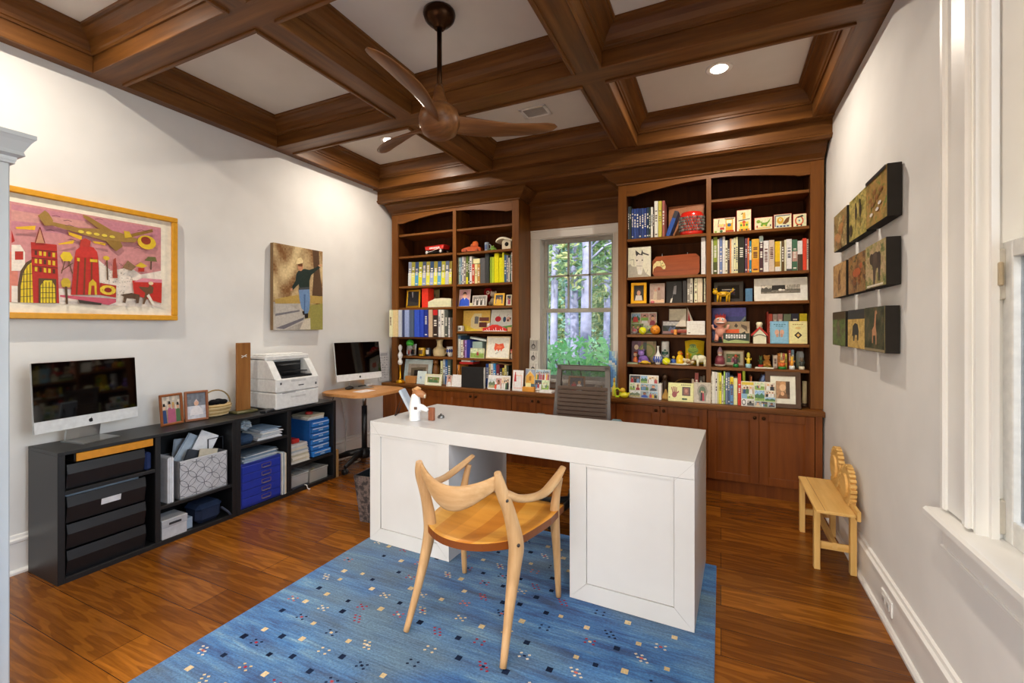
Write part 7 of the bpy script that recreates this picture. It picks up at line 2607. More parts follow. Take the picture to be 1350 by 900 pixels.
books([(1174, 1242, -95, '#d5dde0', {'bands': False, 'what': 'binder'})], B2, 1.794, 4.155, 'beside the horse plaque', 'plaque')

framed('ornate_gold_picture', 'ornate gold frame with a small dark portrait', B2, 130, 368, 585, 4.16, 1.556, 'x', 7, '#c9962a', .030, tilt=7, fmat='metal', rz=math.radians(4),
    custom=lambda p: (p.mosaic(lambda a, b: jit('#23231f', random.Random(int(a * 99 + b * 77)), .4), 4, 5), p.ell(.5, .62, .28, .22, '#3a3030'), p.ell(.5, .5, .20, .18, '#b58a74'), p.poly([(.1, 0), (.9, 0), (.8, .34), (.2, .34)], '#c9c2b8')))
framed('faded_photo', 'faded pinkish photograph of two people beside the gold frame', B2, 412, 634, 600, 4.15, 1.556, 'x', 9, '#a8938a', .006, tilt=6,
    custom=lambda p: (p.mosaic(lambda a, b: jit('#a08a80', random.Random(int(a * 99 + b * 77)), .1), 6, 7), p.rect(0, 0, 1, .18, '#d3b79a'), p.poly([(.2, .15), (.5, .15), (.48, .6), (.25, .6)], '#b7a894'), p.poly([(.5, .15), (.8, .15), (.76, .62), (.52, .62)], '#9a8578'), p.ell(.37, .68, .08, .08, '#b58a78'), p.ell(.62, .74, .09, .09, '#8a5348')))
x, w_, h_ = span(B2, 425, 475, 850, 4.125, 1.556)
mb = MB('#c9707a'); mb.ball((0, 0, .012), (.018, .010, .012), 10, 7)
tag(mb.build('pink_stone', 'gloss', loc=(x, 4.131, 1.5564)), 'small pink stone in front of the faded photograph', 'stone')
card('black_album', 'black album with a pale ornament leaning beside the faded photograph', B2, 655, 890, 570, 4.19, 1.556, lambda p: (p.poly([(.42, .42), (.5, .78), (.66, .80), (.62, .4)], '#8d8d92'), p.ell(.56, .86, .08, .05, '#2f2f33'), p.poly([(.24, .02), (.30, .20), (.42, .24), (.36, .02)], '#d9d6cc'), p.line([(.36, .22), (.46, .42)], .005, '#5f5f64')), '#17171a', th=.012, tilt=4, cat='album')
books([(902, 958, 560, '#26262a', {'bands': False}), (966, 1003, 525, '#8a857c'), (1006, 1050, 522, '#d8d3c8'), (1072, 1118, 488, '#e0d3b4'), (1121, 1195, 508, '#d6c9ae', {'bands': False}), (1216, 1240, 525, '#f0dfb8')], B2, 1.556, 4.15, 'beside the black album', 'album')

# shelf with the sailboat
card('photo_collage', 'collage photo of red jackets and green fields behind the tennis ball', B3, 90, 456, 168, 4.28, 1.28, lambda p: (collage(p, [(.02, .5, .36, .96), (.38, .5, .7, .96), (.72, .4, .98, .96), (.02, .04, .5, .48), (.52, .04, .98, .38)], 77), p.poly([(.08, .55), (.3, .55), (.26, .75), (.18, .82), (.1, .75)], '#b03030'), p.rect(.4, .62, .68, .76, '#7fb05a')), '#d0ccc4', tilt=7)
x, w_, h_ = span(B3, 117, 200, 337, 4.15, 1.28)
t = still('glass_paperweight', 'round grey and red paperweight standing beside the tennis ball', 'paperweight', x, 4.16 + w_ / 2, 1.28)
mb = MB('#8f8f96'); mb.ball((0, 0, w_ / 2), w_ / 2, 18, 10); mb.build('ball', 'gloss', t)
mb = MB('#8a3a3c'); mb.surf(lambda u, v: ((w_ / 2 + .0008) * math.sin(-.7 + 1.4 * u) * math.cos(.9 * v), -(w_ / 2 + .0008) * math.cos(-.7 + 1.4 * u) * math.cos(.9 * v), w_ / 2 + (w_ / 2 + .0008) * math.sin(.9 * v)), 8, 5); mb.build('motif', 'satin', t)


def tennis(label, zm, x0, x1, yt, Y, z):
 x, w_, h_ = span(zm, x0, x1, yt, Y, z)
 r = w_ / 2
 t = still('tennis_ball', label, 'ball', x, Y + r, z)
 mb = MB('#cfdc22'); mb.ball((0, 0, r), r, 18, 12); mb.build('felt', 'plush', t)
 mb = MB('#eef0d8')
 pts = []
 for k_ in range(41):
  a = 2 * math.pi * k_ / 40
  la = .45 * math.sin(2 * a)
  pts.append((1.008 * r * math.cos(la) * math.cos(a), 1.008 * r * math.cos(la) * math.sin(a), r + 1.008 * r * math.sin(la) * 1.0))
 mb.tube(pts, r * .035, 5, caps=False); mb.build('seam', 'satin', t)


tennis('yellow tennis ball beside the orange pumpkin', B3, 212, 314, 340, 4.135, 1.28)
x, w_, h_ = span(B3, 356, 494, 325, 4.14, 1.28)
t = still('pumpkin', 'small orange toy pumpkin beside the tennis ball', 'pumpkin', x, 4.215, 1.28)
r = w_ / 2
mb = MB('#dc8a24'); mb.surf(lambda u, v: ((r * .55 + r * .45 * math.sin(math.pi * v)) * (1 - .07 * abs(math.cos(5 * 2 * math.pi * u)) ** .5) * math.sin(math.pi * v) ** .5 * math.cos(2 * math.pi * u), (r * .55 + r * .45 * math.sin(math.pi * v)) * (1 - .07 * abs(math.cos(5 * 2 * math.pi * u)) ** .5) * math.sin(math.pi * v) ** .5 * math.sin(2 * math.pi * u), .042 - .042 * math.cos(math.pi * v)), 40, 12, wrap_u=True); mb.build('flesh', 'satin', t)
mb = MB('#6d5a2a'); mb.tube([(0, 0, .078), (.003, 0, .095), (.012, 0, .104)], [.009, .006, .005], 8); mb.build('stem', 'satin', t)
mb = MB('#8a4a14')
for (a, b_) in ((-.02, .05), (.02, .05), (0, .034)): mb.ball((a, -r * .93, b_), (.005, .004, .005), 8, 6)
mb.build('eyes', 'satin', t)
framed('lake_photo', 'dark frame with a photo of blue mountains behind the boat', B3, 528, 768, 275, 4.24, 1.28, 'x', 2, '#4a3a3a', .008, tilt=9,
    custom=lambda p: (p.mosaic(lambda a, b: jit('#c9ced4' if b > .7 else '#3f4a50', random.Random(int(a * 99 + b * 77)), .15), 8, 6), p.poly([(.3, .2), (.45, .6), (.6, .45), (.75, .62), (.8, .2)], '#5f6f96'), p.poly([(0, .2), (0, .65), (.2, .5), (.35, .2)], '#2f3a33'), p.poly([(.7, .2), (.82, .7), (.95, .7), (1, .2)], '#2a332f'), p.rect(0, 0, 1, .2, '#8a6a6a')))
framed('beach_photo', 'pale beige photo of bare branches high behind the mountain photo', B3, 620, 848, 118, 4.34, 1.28, 'x', 3, '#b9b4a4', .005, tilt=3,
    custom=lambda p: (p.mosaic(lambda a, b: jit('#c9c3b0' if b > .4 else '#9a8f74', random.Random(int(a * 99 + b * 77)), .06), 6, 6), p.line([(.4, .55), (.6, .2)], .006, '#5a4a34'), p.line([(.5, .4), (.75, .45)], .004, '#5a4a34')))
x, w_, h_ = span(B3, 715, 965, 370, 4.20, 1.28)
t = still('model_sailboat', 'model sailboat with pink hull and white and red sails', 'model boat', x - .01, 4.19, 1.28)
mb = MB('#b5655a')
def hull(u, v):
 xx = -.11 + .22 * u
 wd = .024 * math.sin(math.pi * min(1, u * .9 + .08)) ** .6
 a = math.pi * v
 return (xx, wd * math.cos(a), .044 - (.030 + .006 * u) * math.sin(a) ** .8)
mb.surf(hull, 16, 8)
mb.box(-.10, .10, -.018, .018, .041, .0455, '#8a5a3a')
mb.build('hull', 'gloss', t)
mb = MB('#6b4a2c'); mb.tube([(.02, 0, .03), (.02, 0, .243)], .0035, 8); mb.tube([(.02, 0, .066), (-.07, 0, .066)], .003, 6); mb.build('mast', 'satin', t)
mb = MB('#d8cfc2'); mb.prism([(.014, .072), (-.075, .072), (.0, .17), (.014, .19)], -.001, .001, 'xz'); mb.prism([(.026, .06), (.095, .06), (.026, .236)], -.001, .001, 'xz', '#c9bfb2')
mb.prism([(.03, .10), (.052, .10), (.034, .21)], -.0025, .0012, 'xz', '#a83038'); mb.build('sail', 'cloth', t)
mb = MB('#5a3a24'); mb.box(-.03, .03, -.014, .014, 0, .018, b=.002); mb.build('stand', 'satin', t)
slabx, w_, h_ = span(B3, 682, 724, 392, 4.125, 1.28)
slab('wooden_block', 'small orange wooden block in front of the sailboat', 'block', slabx - w_ / 2, slabx + w_ / 2, 4.122, 4.145, 1.2804, 1.28 + h_, '#d98a2a', 'satin', .003)
card('white_card', 'cream card with faint writing beside the sailboat', B3, 853, 1094, 282, 4.135, 1.28, lambda p: ([p.line([(.15 + .05 * (k_ % 3), .75 - .13 * k_), (.82 - .07 * (k_ % 2), .76 - .13 * k_)], .0015, '#b5ad9c') for k_ in range(4)], p.rect(.08, .1, .2, .16, '#3a3a3a')), '#e6dfd0', tilt=6)

# shelf with the frog cushion
card('purple_poster', 'dark purple painted panel behind the blue and white vase', B3, 122, 450, 548, 4.28, 1.014, lambda p: (p.mosaic(lambda a, b: jit(['#5a3a50', '#6b4a44', '#7d6a4a'][int(a * 2.99)], random.Random(int(a * 99 + b * 77)), .25), 8, 8), p.ell(.62, .55, .34, .34, '#6a7a3a'), p.ell(.62, .55, .26, .28, '#8a8050'), p.rect(.48, .2, .62, .95, '#2f3b3a'), p.ell(.2, .72, .09, .12, '#c9b09a')), '#4a3040', th=.010, tilt=5, cat='picture')
x, w_, h_ = span(B3, 218, 345, 665, 4.2, 1.014)
t = still('purple_plush', 'purple plush animal sitting against the painted panel', 'plush toy', x, 4.21, 1.014)
mb = MB('#7a5fa8'); mb.ball((0, 0, .040), (.045, .035, .040), 14, 9); mb.ball((.035, -.015, .02), (.028, .016, .014), 10, 7); mb.ball((-.03, -.02, .02), (.020, .016, .014), 10, 7); mb.build('body', 'plush', t)
mb = MB('#8d74b8'); mb.ball((-.018, -.01, .098), (.030, .028, .028), 12, 8); mb.ball((-.04, 0, .122), .010, 8, 6); mb.ball((.004, 0, .124), .010, 8, 6); mb.build('head', 'plush', t)
x, w_, h_ = span(B3, 135, 210, 690, 4.2, 1.014)
t = still('clown_figurine', 'little orange and white figurine at the window end of the frog cushion shelf', 'figurine', x, 4.22, 1.014)
mb = MB('#c96a3a'); mb.lathe([(.001, 0), (.024, .001), (.022, .03), (.014, .06), (.001, .062)], 14); mb.ball((0, 0, .082), (.018, .018, .020), 10, 7, '#d9b49a'); mb.ball((0, .004, .096), (.019, .018, .012), 10, 6, '#b5452a'); mb.build('body', 'satin', t)
x, w_, h_ = span(B3, 250, 345, 800, 4.13, 1.014)
t = still('toy_crab', 'yellow toy crab at the front of the frog cushion shelf', 'toy', x, 4.155, 1.014)
mb = MB('#d9b03a'); mb.ball((0, 0, .018), (.036, .024, .016), 12, 7)
for s_ in (-1, 1):
 for q in range(3): mb.tube([(s_ * .02, -.01 + .012 * q, .016), (s_ * .045, -.014 + .016 * q, .014), (s_ * .048, -.016 + .017 * q, .001)], .0035, 6)
mb.build('body', 'gloss', t)
x, w_, h_ = span(B3, 412, 525, 612, 4.135, 1.014)
t = still('vase', 'blue and white porcelain vase with narrow neck', 'vase', x, 4.14 + w_ / 2, 1.014)
r = w_ / 2
mb = MB('#d6dae2'); mb.lathe([(.001, 0), (r * .55, .001), (r * .6, .01), (r, h_ * .28), (r * .92, h_ * .42), (r * .35, h_ * .62), (r * .22, h_ * .75), (r * .24, h_ * .95), (r * .36, h_), (r * .22, h_), (.001, h_ * .9)], 24); mb.build('body', 'gloss', t)
mb = MB('#2f4a9a')
for k_ in range(6):
 a = -math.pi / 2 + (k_ - 2.5) * .5
 for (zz, s_) in ((.28, .016), (.40, .010), (.17, .010)):
  rr_ = r * (1.0 if zz == .28 else .93 if zz == .40 else .86)
  mb.ball((rr_ * math.cos(a), rr_ * math.sin(a), h_ * zz), (s_ * .6, .003, s_), 8, 6)
mb.build('painting', 'gloss', t)
x, w_, h_ = span(B3, 512, 618, 552, 4.20, 1.014)
t = still('cylinder_tin', 'tall white cylindrical tin with a dark green emblem', 'tin', x, 4.21 + w_ / 2, 1.014)
r = w_ / 2
mb = MB('#c6c9cb'); mb.lathe([(.001, 0), (r, .001), (r, h_ - .01), (r * .97, h_), (.001, h_)], 26); mb.build('can', 'satin', t)
mb = MB('#1f4a44')


def onr(a, z): return ((r + .0009) * math.sin(a), -(r + .0009) * math.cos(a), z)


for (z0, z1, a0) in ((.08, .30, .9), (.44, .56, .9)):
 mb.surf(lambda u, v: onr(-a0 + 2 * a0 * u, h_ * (z0 + (z1 - z0) * v)), 10, 2)
for s_ in (-1, 1):
 mb.surf(lambda u, v: onr(s_ * (.75 * u), h_ * (.34 + .16 * u + .05 * v)), 8, 2)
mb.surf(lambda u, v: onr(-.4 + .8 * u, h_ * (.58 + .09 * v * math.sin(math.pi * u))), 8, 2)
mb.build('emblem', 'satin', t)
tennis('yellow tennis ball in front of the white cylindrical tin', B3, 526, 628, 757, 4.125, 1.014)
x, w_, h_ = span(B3, 655, 700, 705, 4.2, 1.014)
mb = MB('#2f55a8'); mb.lathe([(.001, 0), (.022, .001), (.022, .035), (.016, .05), (.001, .052)], 14); mb.ball((0, 0, .065), .013, 10, 7, '#c9b04a'); mb.tube([(-.02, 0, .03), (-.034, 0, .055)], .005, 6, '#7a9a3a')
tag(mb.build('blue_figurine', 'satin', loc=(x, 4.22, 1.0144)), 'small blue figurine between the tennis ball and yellow duck figure', 'figurine')
x, w_, h_ = span(B3, 722, 800, 682, 4.17, 1.014)
t = still('yellow_duck_figure', 'yellow standing duck figure with a red beak', 'figurine', x, 4.205, 1.014)
mb = MB('#e2b01f'); mb.lathe([(.001, 0), (.028, .001), (.034, .03), (.032, .06), (.022, .085), (.001, .09)], 16); mb.build('body', 'gloss', t)
mb = MB('#e2a81f'); mb.ball((0, -.003, .102), (.022, .021, .022), 12, 8); mb.ball((.016, -.02, .100), (.012, .008, .005), 8, 6, '#cf3a1c'); mb.ball((.006, 0, .122), (.008, .012, .006), 8, 6, '#c9301c'); mb.build('head', 'gloss', t)
x, w_, h_ = span(B3, 825, 1085, 560, 4.26, 1.014)
t = still('frog_cushion', 'yellow cushion with an embroidered green frog', 'cushion', x, 4.30, 1.022)
mb = MB('#c4a620')
mb.surf(lambda u, v: ((u - .5) * w_ * (1 - .05 * math.sin(math.pi * v)), -.032 * (math.sin(math.pi * u) * math.sin(math.pi * v)) ** .5 - .004, (.02 + .98 * v) * h_ - .012 * math.sin(math.pi * u) * (1 - 2 * v)), 18, 16)
mb.surf(lambda u, v: ((u - .5) * w_ * (1 - .05 * math.sin(math.pi * v)), .032 * (math.sin(math.pi * u) * math.sin(math.pi * v)) ** .5 + .004, (.02 + .98 * v) * h_ - .012 * math.sin(math.pi * u) * (1 - 2 * v)), 18, 16)
mb.build('cover', 'plush', t)
p = Pic(w_ * .8, h_ * .8, '#c4a620', z0=h_ * .1, y=-.0385)
p.mb = MB('#c4a620')
for (cu, cv_, ru, rv, c_) in ((.42, .62, .34, .20, '#7fa02c'), (.40, .88, .22, .10, '#55702a'), (.30, .80, .08, .08, '#8fb03a'), (.55, .80, .08, .08, '#8fb03a'), (.30, .81, .03, .035, '#1f2a14'), (.55, .81, .03, .035, '#1f2a14'), (.78, .30, .22, .16, '#6d8a2a'), (.5, .28, .2, .2, '#7fa02c')): p.ell(cu, cv_, ru, rv, c_)
p.line([(.14, .58), (.42, .50), (.70, .60)], .004, '#3a4a1a'); p.line([(.3, .3), (.2, .05)], .006, '#6d8a2a'); p.line([(.7, .2), (.95, .1)], .006, '#55702a')
p.build('embroidery', t)
x, w_, h_ = span(B3, 838, 888, 690, 4.18, 1.014)
t = still('giraffe_figurine', 'small orange standing animal figurine before the frog cushion', 'figurine', x, 4.20, 1.014)
mb = MB('#c98a34'); mb.ball((0, 0, .045), (.016, .022, .016), 10, 7); mb.tube([(0, -.012, .05), (0, -.02, .09), (0, -.03, .10)], [.008, .006, .007], 8)
for a in (-.009, .009):
 for b_ in (-.014, .014): mb.tube([(a, b_, .04), (a, b_, 0)], .004, 6)
mb.build('body', 'satin', t)
x, w_, h_ = span(B3, 985, 1085, 752, 4.13, 1.014)
t = still('elephant_figurine', 'white carved elephant figurine before the frog cushion', 'figurine', x - .004, 4.17, 1.014)
mb = MB('#ddd3b8'); mb.ball((.008, 0, .062), (.044, .028, .032), 14, 9); mb.ball((-.036, 0, .068), (.024, .022, .024), 12, 8); mb.tube([(-.052, 0, .066), (-.066, 0, .040), (-.064, 0, .010)], [.010, .007, .005], 8)
for a in (-.018, .038):
 for b_ in (-.016, .016): mb.tube([(a, b_, .055), (a, b_, 0)], [.011, .010], 8)
for s_ in (-1, 1): mb.ball((-.03, s_ * .022, .07), (.016, .005, .020), 8, 6)
mb.build('body', 'satin', t)
x, w_, h_ = span(B3, 868, 970, 760, 4.13, 1.014)
t = still('shell_cluster', 'knobbly white and brown shell beside the carved elephant', 'shell', x - .028, 4.155, 1.018)
rr = random.Random(12)
mb = MB('#d3c6a8')
for q in range(14): mb.ball((rr.uniform(-.035, .035), rr.uniform(-.015, .015), .012 + rr.uniform(0, .04)), rr.uniform(.009, .016), 8, 6, rr.choice(['#d8ccb0', '#cbb78e', '#8a6438']))
mb.build('body', 'satin', t)
x, w_, h_ = span(B3, 632, 860, 822, 4.12, 1.014)
mb = MB('#cfcfc2'); mb.lathe([(.001, 0), (.05, .001), (.085, .010), (.092, .016), (.086, .016), (.05, .006), (.001, .005)], 26, sx=1.1, sy=.36)
tag(mb.build('shallow_dish', 'gloss', loc=(x, 4.16, 1.0144)), 'shallow pale dish at the front of the frog cushion shelf', 'dish')
slabx, w_, h_ = span(B3, 72, 205, 812, 4.125, 1.014)
slab('flat_book', 'thin greenish book lying flat at the window end of the frog cushion shelf', 'book', slabx - w_ / 2, slabx + w_ / 2, 4.12, 4.19, 1.0144, 1.026, '#8f9a80', 'print', .001)

# worktop below
card('photo_collage', 'large collage of many small holiday photos beside the rubber duck', B4, 283, 655, 142, 4.10, ZT, lambda p: collage(p, [(.02, .66, .38, .97), (.4, .66, .62, .97), (.64, .66, .98, .97), (.02, .34, .2, .63), (.22, .34, .38, .63), (.4, .34, .68, .63), (.7, .34, .98, .63), (.02, .03, .38, .31), (.4, .03, .68, .31), (.7, .03, .98, .31)], 5), '#e6e0d2', tilt=6, cat='picture')
books([(658, 694, 252, '#ece6da', {'bands': False, 'd': .12})], B4, ZT, 4.085, 'behind holiday photo collage', 'collage')
x, w_, h_ = span(B4, 700, 775, 190, 4.24, ZT)
t = still('dark_figurine', 'dark carved figure between the holiday collage and handprint card', 'figurine', x, 4.25, ZT)
mb = MB('#4a3424'); mb.lathe([(.001, 0), (.036, .001), (.034, .02), (.026, .09), (.030, .14), (.014, .165), (.001, .168)], 16); mb.ball((0, -.004, .185), (.026, .026, .028), 12, 8); mb.tube([(-.024, -.01, .13), (-.045, -.02, .10), (-.03, -.035, .09)], .009, 7); mb.build('body', 'satin', t)
x, w_, h_ = span(B4, 700, 790, 350, 4.12, ZT)
t = still('straw_ornament', 'tan straw ornament in front of the dark carved figure', 'ornament', x, 4.15, ZT)
mb = MB('#b08a4a'); mb.lathe([(.001, 0), (.042, .001), (.036, .02), (.014, .06), (.006, .085), (.001, .087)], 12); mb.build('cone', 'matte', t)
x, w_, h_ = span(B4, 805, 1062, 190, 4.26, ZT)
t = still('handled_basket', 'dark shallow basket with arched handle behind the handprint card', 'basket', x + .05, 4.31, ZT)
mb = MB('#6b4a26'); mb.lathe([(.001, 0), (.10, .001), (.125, .06), (.128, .10), (.120, .10), (.115, .06), (.09, .008), (.001, .008)], 24, sx=.9, sy=.5); mb.build('bowl', 'matte', t)
mb = MB('#7a5228'); mb.tube([(.112 * math.cos(a), 0, .09 + (h_ - .09) * math.sin(a)) for a in [math.pi * k_ / 14 for k_ in range(15)]], .006, 8); mb.build('handle', 'matte', t)
card('handprint_card', 'pale yellow board with a red handprint and small dark photo', B4, 778, 1102, 243, 4.055, ZT, lambda p: (p.ell(.25, .36, .10, .16, '#8f4a4a'), [p.poly([(.17 + .045 * k_, .45), (.205 + .045 * k_, .45), (.15 + .085 * k_ * .8, .82 - .03 * abs(k_ - 1.5)), (.115 + .085 * k_ * .8, .80 - .03 * abs(k_ - 1.5))], '#8f4a4a') for k_ in range(4)], p.poly([(.32, .36), (.44, .52), (.42, .58), (.32, .46)], '#8f4a4a'), p.rect(.56, .32, .88, .80, '#5a4a48'), p.rect(.62, .38, .82, .74, '#8a5a50'), p.ell(.72, .58, .06, .10, '#b08070'), [p.rect(.52 + .05 * k_, .88, .55 + .05 * k_, .93, '#4a4438') for k_ in range(8)], [p.ell(.58 + .05 * k_, .14, .03, .05, '#3f5a3a') for k_ in range(4)], p.ell(.05, .2, .03, .04, '#6d7a4a')), '#e0dc9a', tilt=7, cat='picture')
framed('arch_photo', 'framed photo of a couple under a stone arch beside the handprint board', B4, 1106, 1325, 232, 4.06, ZT, 'x', 6, '#b9b0a0', .010, tilt=6,
    custom=lambda p: (p.mosaic(lambda a, b: jit('#b3aca0', random.Random(int(a * 99 + b * 77)), .1), 8, 9), p.ell(.5, .58, .36, .38, '#8a867c'), p.ell(.5, .55, .24, .30, '#5a6a58'), p.rect(.26, .05, .74, .5, '#7d7a72'), p.poly([(.36, .05), (.52, .05), (.5, .5), (.40, .5)], '#2f2a30'), p.poly([(.5, .05), (.64, .05), (.6, .48), (.5, .48)], '#a83a4a'), p.ell(.45, .56, .05, .05, '#c99a80'), p.ell(.56, .54, .05, .05, '#c99a80')))
books([(1078, 1108, 190, '#c9b49a'), (1118, 1165, 112, '#8a3a34'), (1180, 1218, 160, '#3a3028'), (1222, 1246, 150, '#6a5a4a')], B4, ZT, 4.17, 'behind the photo of the stone arch', 'handprint board', dep=.06)

# --- tall bookcase, bay next to the animal canvases
toys = [(88, 340, 232, 'red-sided picture block of two carts, nearest the divider', 0), (352, 520, 140, 'tallest red-sided picture block showing a figure with a hat', 1), (552, 760, 225, 'red-sided picture block showing a green dragon shape', 2), (772, 976, 188, 'red-sided picture block showing a brown bird', 3), (988, 1145, 185, 'red-sided picture block showing a round wreath, farthest from the divider', 4)]
for (x0, x1, yt, lab, k_) in toys:
 x, w_, h_ = span(B5, x0, x1, yt, 4.15, 2.133)
 t = still('picture_block', lab, 'picture block', x, 4.15, 2.133, 0, 'red-sided picture blocks')
 mb = MB('#b91f1c'); mb.box(-w_ / 2, w_ / 2, 0, .07, 0, h_, b=.002); mb.build('block', 'gloss', t)
 p = Pic(w_ - .006, h_ - .006, '#efe3b0', z0=.003, y=-.0016)
 if k_ == 0:
  p.rect(.56, .1, .9, .9, '#d9a02c'); p.rect(.6, .62, .86, .84, '#efe3b0'); p.ell(.73, .5, .09, .12, '#3a5a80'); p.line([(.52, .93), (.95, .93)], .006, '#3a2a20'); p.rect(.56, .02, .94, .14, '#a83a24'); p.rect(.2, .4, .55, .58, '#c98a80'); p.ell(.3, .52, .06, .1, '#e0c070'); p.ell(.42, .5, .06, .1, '#e0c070'); p.line([(.22, .6), (.26, .92)], .005, '#8a5a34'); p.rect(.3, .2, .5, .36, '#b03a30'); p.ell(.36, .1, .07, .09, '#3f6a44'); p.ell(.1, .08, .06, .06, '#7fa03a')
 elif k_ == 1:
  p.rect(.2, .02, .82, .44, '#d9c044'); p.rect(.14, .0, .9, .1, '#e08a24'); p.line([(.1, .50), (.92, .56)], .006, '#2f2a24'); p.poly([(.4, .55), (.42, .85), (.58, .9), (.62, .58)], '#e0a84a'); p.ell(.5, .42, .12, .08, '#c9583a'); [p.ell(.3 + .2 * q, .28, .07, .06, ['#4a8a4a', '#c93a2a', '#4a8a4a'][q]) for q in range(3)]; p.ell(.35, .06, .07, .04, '#3a3a3a'); p.ell(.68, .06, .07, .04, '#3a3a3a'); p.poly([(.25, .78), (.42, .9), (.42, .8)], '#7d6a2a')
 elif k_ == 2:
  p.poly([(.34, .3), (.40, .58), (.60, .56), (.74, .62), (.9, .9), (.84, .62), (.72, .44), (.70, .24), (.62, .24), (.60, .38), (.48, .38), (.44, .24)], '#6d9a2c'); p.ell(.22, .68, .12, .14, '#7fa03a'); p.poly([(.3, .6), (.44, .72), (.4, .52)], '#7fa03a'); p.line([(.1, .12), (.9, .16)], .006, '#c99a3a'); p.ell(.14, .26, .04, .1, '#a83a24'); p.ell(.9, .3, .04, .08, '#3a3a3a'); p.ell(.55, .3, .08, .07, '#d9c03a')
 elif k_ == 3:
  p.line([(.06, .1), (.06, .9), (.94, .92)], .007, '#3a4a6a'); p.ell(.36, .55, .20, .26, '#c9a03a'); p.ell(.36, .6, .08, .1, '#efe3b0'); p.poly([(.48, .3), (.7, .68), (.9, .8), (.84, .4), (.66, .26)], '#6b4420'); p.ell(.36, .6, .03, .04, '#c93a2a'); p.rect(.1, .06, .9, .2, '#b9c4cc'); [p.ell(.2 + .2 * q, .12, .06, .06, '#3a4a6a') for q in range(4)]
 else:
  p.ell(.46, .48, .34, .38, '#c9552c'); p.ell(.46, .48, .24, .28, '#f0dfb0'); p.poly([(.2, .74), (.7, .92), (.8, .80), (.4, .70)], '#3a3a2a'); p.ell(.46, .48, .06, .08, '#4f7a9a'); p.ell(.3, .1, .07, .07, '#2f2a24'); p.ell(.62, .1, .07, .07, '#2f2a24')
 p.build('picture', t)

rowE = [(67, 87, 473, '#efe8cf', {'bands': False}), (89, 134, 442, '#8a9a3a', {'col2': '#4a5228', 'split': .33}), (136, 157, 472, '#f1efe4', {'bands': False}), (159, 191, 457, '#6d80b0'), (193, 222, 432, '#f0ead2', {'bands': False}), (223, 251, 487, '#ece3c0'), (253, 274, 487, '#4a3a3a'), (276, 292, 467, '#e8935a', {'bands': False}), (293, 317, 467, '#f3dfc0', {'bands': False}),
  (319, 343, 457, '#ecdcae'), (345, 368, 447, '#e4d5aa'), (373, 440, 447, '#23261f'), (446, 474, 462, '#5a3a50'), (476, 495, 457, '#d06a3a'), (497, 521, 492, '#2f7a9a', {'cap': (.40, .62, '#dfe6e6')}), (523, 607, 472, '#eda63c', {'cap': (.06, .40, '#e08a2c')}), (609, 654, 435, '#4a3038', {'cap': (.82, .995, '#8a9a96')}),
  (656, 716, 490, '#d9d7d6'), (718, 780, 482, '#c3b3a4'), (786, 843, 497, '#e8b11f', {'col2': '#efe6d2', 'split': .16, 'bands': False, 'cap': (.17, .33, '#a8802c')}), (844, 858, 497, '#f0e2b8', {'bands': False}), (860, 890, 492, '#5a4526'), (893, 914, 482, '#e4d9bc', {'bands': False}), (916, 977, 472, '#f2ead6', {'col2': '#3a3f44', 'split': .07}),
  (981, 1039, 477, '#3f6650', {'cap': (.30, .62, '#b08a80')}), (1041, 1098, 492, '#efe9e0', {'col2': '#4a3a30', 'split': .55, 'bands': False}), (1101, 1145, 462, '#e0432c', {'bands': False}), (1147, 1172, 472, '#d6c4b0')]
books(rowE, B5, 1.79, 4.15, 'under the red-sided picture blocks', 'divider')

framed('framed_crowd_photo', 'dark wide framed photo of a crowd behind the golden animal', B6, 103, 468, 103, 4.27, 1.556, 'x', 1, '#3a342e', .035, tilt=6, mat_='#2f2b28', bg='#2a2630', custom=lambda p: (p.mosaic(lambda a, b: jit('#b7b0a4' if b > .8 else '#3a3242', random.Random(int(a * 99 + b * 77)), .35), 10, 6), [p.ell(.12 + .19 * k_, .45 + .12 * (k_ % 2), .07, .14, ['#c9a080', '#7a3a30', '#b08a6a'][k_ % 3]) for k_ in range(5)]))
x, w_, h_ = span(B6, 80, 265, 228, 4.14, 1.556)
t = still('golden_animal', 'golden yellow spotted animal figurine beside the divider', 'figurine', x + .03, 4.165, 1.5575)
mb = MB('#d9aa1e'); mb.ball((0, 0, .066), (.055, .022, .022), 14, 8); mb.ball((-.062, 0, .085), (.022, .018, .020), 12, 8); mb.ball((-.074, -.010, .108), .007, 6, 5); mb.ball((-.054, -.010, .110), .007, 6, 5)
for a in (-.042, -.020, .028, .046): mb.tube([(a, -.012 if a in (-.042, .028) else .012, .06), (a - .004, -.012 if a in (-.042, .028) else .012, .0)], [.009, .007], 8)
mb.tube([(.05, 0, .075), (.075, 0, .095), (.07, 0, .112)], [.006, .005, .006], 7)
rr = random.Random(4)
for q in range(12): mb.ball((rr.uniform(-.045, .045), -.020, .066 + rr.uniform(-.012, .012)), (.005, .003, .004), 6, 5, '#8a6414')
mb.build('body', 'gloss', t)
books([(492, 578, 188, '#4a7498', {'bands': False, 'd': .1})], B6, 1.556, 4.16, 'between dark frame and wide white print', 'dark frame')
framed('wide_print', 'wide white mounted black and white print of cattle by trees', B6, 598, 1254, 55, 4.17, 1.556, 'x', 1, '#e2dac8', .006, tilt=6, mat_='#e6decf', custom=lambda p: None, bg='#e4dccb')
x, w_, h_ = span(B6, 680, 1165, 150, 4.165, 1.556)
tt = [o_ for o_ in C.objects if o_.name.startswith('wide_print')][0]
old = [o_ for o_ in tt.children if o_.name.startswith('photo')][0]
bpy.data.objects.remove(old)
xx_, ww_, hh_ = span(B6, 598, 1254, 55, 4.17, 1.556)
